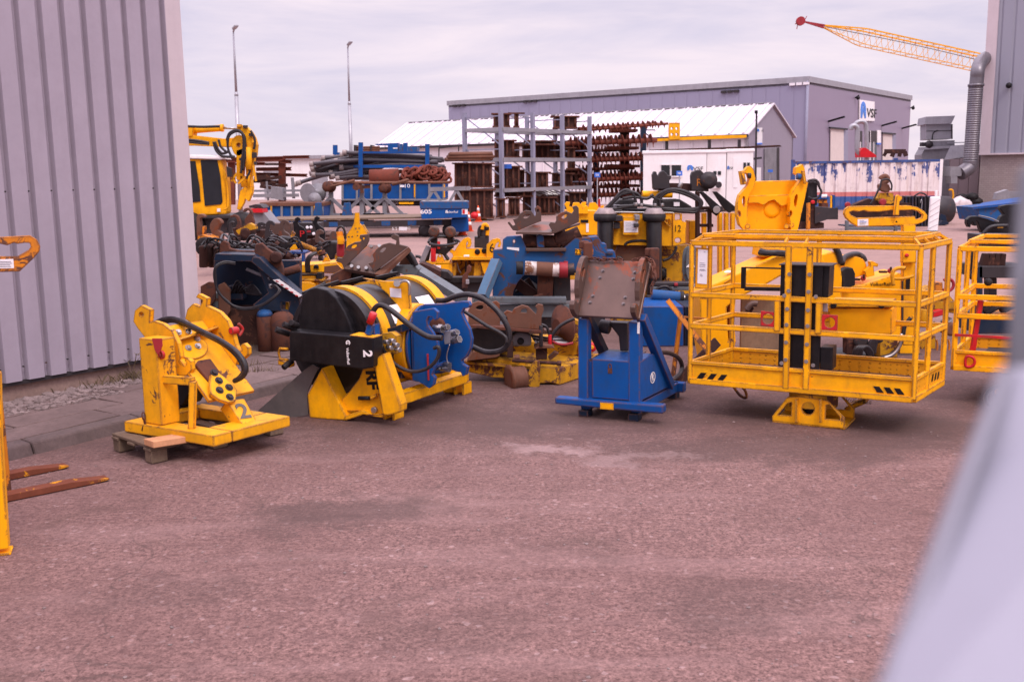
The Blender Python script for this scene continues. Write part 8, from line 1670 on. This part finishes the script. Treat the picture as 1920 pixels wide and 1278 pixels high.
hookplate('hitch_hook', 'curled brown hook before the red lidded hopper', smooth2([(1060, 440), (1050, 330), (1110, 250), (1150, 190), (1110, 150), (1040, 190), (1010, 170), (1060, 110), (1140, 115), (1195, 190), (1200, 280), (1230, 360), (1225, 460), (1130, 440)], 2), 25, 'rust', *A2, th=.15)
hookplate('hitch_hook', 'slim dark grey hook plate behind the orange-rust hook', smooth2([(720, 740), (730, 560), (735, 420), (790, 370), (840, 390), (820, 420), (790, 430), (800, 560), (840, 690)], 2), 23.5, 'steel_dark', *A2)
hookplate('hitch_hook', 'dark curled hook hung with thin hose loops', smooth2([(1290, 560), (1285, 460), (1330, 395), (1410, 390), (1460, 420), (1440, 470), (1390, 450), (1350, 480), (1350, 560)], 2), 24, 'steel_dark', *A2)
t = thing('yellow_link', 'dirty yellow link bar lying between the brown hooks', 'bar', 455, 23.5); q = Q(t, *A2, 23.3)
q.pl('bar', 'yellow_dull', [(870, 560), (1130, 410), (1250, 450), (1270, 530), (1100, 570), (930, 640)], .25); q.disc('pin', 'rust_dark', (1060, 610), .12, .1, -.05)
t = thing('orange_tray', 'orange-rust steel tray below the bulky hook', 'tray', 385, 21.5); q = Q(t, *A2, 21.5)
q.pl('tray', 'orange_worn', [(110, 840), (110, 660), (200, 640), (400, 700), (430, 800), (330, 880)], .5); q.bx('upright', 'orange_worn', 200, 470, 265, 640, .1, .2); q.disc('roller', 'rubber', (240, 880), .2, .2, -.1)
# yellow triangular plate with eye shank
t = thing('lifting_plate', 'yellow triangular lifting plate with narrow shank and bolt holes', 'plate', 667, 21); q = Q(t, *A1, 20.5)
q.pl('plate', 'yellow', [(1350, 700), (1355, 480), (1440, 360), (1465, 300), (1478, 150), (1540, 150), (1550, 310), (1580, 340), (1665, 455), (1660, 700)], .08, 0, [circ(p, 9, 8) for p in ((1495, 388), (1545, 385), (1520, 440), (1388, 515), (1440, 512), (1518, 495))])
q.pl('side_flange', 'yellow_dull', [(1580, 335), (1665, 455), (1680, 470), (1600, 335)], .2, .05)
# orange-red valve
t = thing('valve_stack', 'upright orange and yellow valve stack with black hose loop', 'valve', 637, 20.8); q = Q(t, *A1, 20.8)
q.rod('valve_body', 'orange_worn', (1260, 540), (1250, 430), .07); q.rod('valve_stem', 'yellow', (1270, 620), (1265, 500), .07, -.1); q.rod('valve_foot', 'red_dull', (1265, 800), (1270, 610), .08); q.rod('valve_branch', 'yellow', (1270, 570), (1325, 568), .04, -.1); q.hose(((1210, 500), (1220, 400), (1270, 355), (1320, 400), (1335, 500), (1320, 600)), .025); q.bx('valve_base', 'yellow_dull', 1180, 770, 1330, 1000, .3, .05)
t = thing('black_gearbox', 'black gearbox with thin hoses between black hooks and valve stack', 'machine', 618, 21.5); q = Q(t, *A1, 21.3)
q.pl('housing', 'rubber', [(990, 760), (1010, 640), (1090, 580), (1220, 590), (1245, 660), (1200, 790), (1130, 870), (1050, 800)], .5, 0, bev=.04)
for pts in (((900, 700), (960, 640), (1040, 590), (1120, 575)), ((930, 690), (1010, 660), (1100, 620)), ((820, 720), (900, 650), (1000, 640))): q.hose(pts, .02)
# yellow wrapped hose and its machine
t = thing('wrapped_hose', 'black hose wrapped in yellow spiral sleeve', 'hose', 580, 19.5); q = Q(t, *A1, 19.5)
q.hose(((480, 520), (560, 560), (650, 615), (800, 690), (980, 760), (1060, 770)), .035); 
k = MB(); p0, p1 = q.at(660, 618, -.02), q.at(975, 752, -.02); n = 17
for i in range(n): a = p0 + (p1 - p0) * (i / n); k.cyl(a, a + (p1 - p0) * (.62 / n), .055, n=12)
t.part('yellow_sleeve', 'yellow_worn', k, bevel=0); q.bx('yellow_tag', 'yellow', 595, 550, 640, 590, .04, -.08)
t = thing('yellow_wedges', 'yellow steel wedge under the wrapped hose', 'wedge', 545, 20); q = Q(t, *A1, 20.2)
q.pl('face', 'yellow_worn', [(430, 690), (500, 600), (620, 600), (660, 660), (560, 740), (460, 730)], .4); q.pl('lid', 'yellow_dull', [(510, 510), (540, 420), (580, 460), (530, 560)], .1, .3)
t = thing('blue_stool', 'blue square-tube trestle in the crowd of yellow machines', 'trestle', 558, 19.3); q = Q(t, *A1, 19.3)
q.bx('top', 'blue', 450, 738, 740, 768, .5, 0); q.bx('leg', 'blue', 682, 768, 722, 960, .12, 0); q.bx('leg', 'blue_dark', 460, 768, 500, 960, .12, .1)
# low yellow machine with round plates
t = thing('plate_vibrator', 'low yellow machine with round stacked plates in front of the hooks', 'machine', 590, 16.2); q = Q(t, *A1, 16.)
q.pl('deck', 'yellow', [(500, 1000), (500, 940), (900, 920), (1290, 880), (1300, 1010), (1130, 1060), (560, 1040)], .6, .15); sd = q.pl('side_sheet', 'yellow', [(800, 1040), (800, 930), (1200, 905), (1290, 990), (1200, 1080), (1100, 1040)], .05, 0)
q.pl('rivet_panel', 'rust_pale', [(1020, 1050), (1022, 955), (1230, 930), (1280, 995), (1180, 1050)], .003, -.004, bev=0, parent=sd)
q.hose(((880, 980, -.02), (885, 950, -.02), (915, 945, -.02), (925, 985, -.02)), .02, 'black_paint', 'black_arc'); q.bx('plate_stack', 'yellow', 500, 1085, 900, 1140, .5, -.1, .02); q.bx('plate_stack', 'black_paint', 480, 1070, 920, 1088, .5, -.12, .01); q.bx('plate_stack', 'yellow_dull', 430, 1140, 1010, 1180, .5, -.15, .02); q.pl('front_plate', 'yellow', [(420, 1175), (800, 1185), (880, 1215), (880, 1400), (420, 1400)], .4, -.2, bev=.02); q.bx('rubber_block', 'rubber', 905, 1050, 990, 1140, .2, -.15)
for i in range(3): q.hose([(760 + i * 22, 1040, -.05), (750 + i * 20, 900, -.1), (790 + i * 20, 800, -.1), (880 + i * 15, 750, -.05)], .022)
q.pl('lug', 'yellow', [(990, 890), (1040, 775), (1060, 770), (1110, 880)], .06, .1, [circ((1047, 805), 10, 8)]); q.bx('base', 'yellow_dull', 430, 1200, 1250, 1700, .6, .1)
# hose heap between the hooks and the dark blue press
t = thing('hose_heap', 'tangled heap of black hydraulic hoses behind the dark blue press', 'hoses', 470, 17.5)
q = Q(t, *A2, 17.5); random.seed(11)
for i in range(26):
    x0, y0 = random.uniform(120, 1500), random.uniform(740, 1000); w_, h_ = random.uniform(250, 600), random.uniform(60, 240)
    q.hose([(x0, y0 + 80, random.random()), (x0 + w_ * .25, y0 - h_ * .5, random.random()), (x0 + w_ * .6, y0 - h_ * .4, random.random()), (x0 + w_, y0 + 60, random.random())], random.uniform(.014, .024), random.choice(('hose', 'rubber', 'hose', 'steel_dark')))
for i in range(7): q.bx('dark_block', random.choice(('rubber', 'rust_dark', 'steel_dark', 'black_paint')), 130 + i * 190, 860 + (i % 3) * 40, 300 + i * 190, 1300, .5, .5 + (i % 2) * .3, .03)
t = thing('coupling_heap', 'heap of steel couplings and rusty plates before the grey hooks', 'heap', 520, 19)
q = Q(t, *A1, 19.); random.seed(5)
for i in range(26):
    x, y = random.uniform(-140, 1000), random.uniform(560, 860); a = random.random() * 3.1
    q.rod('coupling', random.choice(('steel', 'rust', 'rust_dark', 'steel_dark', 'steel_dark')), (x, y), (x + 60 * cos(a), y + 50 * sin(a)), random.uniform(.03, .07), random.random() * .8, n=8)
for i in range(10):
    x, y = random.uniform(-120, 500), random.uniform(500, 760); q.hose([(x, y + 120, random.random() * .5), (x + 60, y, random.random() * .5), (x + 160, y - 20, .2), (x + 240, y + 110, .4)], .018)
q.pl('plate', 'rust_dark', [(-200, 1100), (-180, 700), (200, 640), (420, 700), (500, 900), (460, 1100)], .5, .6); q.pl('plate', 'rubber', [(300, 640), (330, 500), (480, 520), (520, 640), (440, 720)], .3, .2, bev=.03)
t = thing('grey_cross_frame', 'grey steel cross member with white bolts behind the black hooks', 'frame', 575, 25.5); q = Q(t, *A1, 25.5)
q.bx('beam', 'steel_dark', 640, 300, 960, 490, .5, 0); q.bx('beam', 'steel_brown', 180, 310, 520, 480, .5, .1)
for x, y in ((765, 372), (820, 370), (860, 465)): q.disc('bolt', 'white_paper', (x, y), .04, .03, -.03)
q.bx('red_mark', 'red_dull', 760, 415, 820, 445, .01, -.02, 0); q.bx('under_beam', 'rust_dark', 100, 480, 1250, 640, .6, .2)
# ---------------------------------------------------------------- camera, sky, light
cam = bpy.data.cameras.new('camera'); co = link('camera', cam)
cam.sensor_width = 36; cam.lens = FPX / 1920 * 36; cam.clip_end = 2000; cam.clip_start = .02
co.matrix_world = Matrix.Translation((0, 0, EYE)) @ Matrix.Rotation(R(90) - PIT, 4, 'X') @ Matrix.Rotation(-ROL, 4, 'Z')
cam.dof.use_dof = True; cam.dof.focus_distance = 9.5; cam.dof.aperture_fstop = 4.5
SC.camera = co
SUN_EL, SUN_AZ = 52, 155     # azimuth measured from +Y clockwise: behind the camera, to the right
w = bpy.data.worlds.new('World'); SC.world = w; w.use_nodes = True
nt = w.node_tree; nt.nodes.clear(); N = NT(nt)
out = N.n('ShaderNodeOutputWorld'); bg = N.n('ShaderNodeBackground'); bg.inputs[1].default_value = .1
sky = N.n('ShaderNodeTexSky', sky_type='NISHITA', sun_disc=False, sun_elevation=R(SUN_EL), sun_rotation=R(SUN_AZ))
tc = N.n('ShaderNodeTexCoord'); sep = N.n('ShaderNodeSeparateXYZ'); N.l(tc.outputs['Generated'], sep.inputs[0])
cl = N.noise(N.mapping(tc.outputs['Generated'], (1.6, 1.6, 9)), 2.6, 6, .58, .4)
cl2 = N.noise(N.mapping(tc.outputs['Generated'], (1.2, 1.2, 14), (3, 1, 2)), 1.3, 4, .5)
cloud = N.mix(N.ramp(cl, [(.34, 0.), (.66, 1.)]), (7.2, 6.55, 8.1), (9.6, 8.25, 9.1))
cloud = N.mix(N.math('MULTIPLY', N.ramp(cl2, [(.56, 0.), (.75, 1.)]), .6), cloud, (6.4, 6.1, 8.0))
zen = N.ramp(sep.outputs[2], [(.0, .92), (.22, 1.0), (.5, 1.9), (1.0, 2.5)])
zen2 = N.n('ShaderNodeVectorMath', operation='MULTIPLY'); N.l(cloud, zen2.inputs[0])
sc3 = N.n('ShaderNodeMapRange'); sc3.inputs[1].default_value = .2; sc3.inputs[2].default_value = 1; sc3.inputs[3].default_value = 1; sc3.inputs[4].default_value = 3.9
N.l(sep.outputs[2], sc3.inputs[0]); N.l(sc3.outputs[0], zen2.inputs[1])
col = N.mix(.92, sky.outputs[0], zen2.outputs[0])
N.l(col, bg.inputs[0]); N.l(bg.outputs[0], out.inputs[0])
sl = bpy.data.lights.new('sun', 'SUN'); sl.energy = 1.5; sl.angle = R(14); sl.color = (1, .92, .82)
so = link('sun', sl); so.rotation_euler = (R(90 - SUN_EL), 0, R(180 - SUN_AZ))
SC.view_settings.view_transform = 'Standard'; SC.view_settings.look = 'None'; SC.view_settings.exposure = .06; SC.view_settings.gamma = 1
SC.cycles.max_bounces = 6; SC.cycles.use_denoising = True
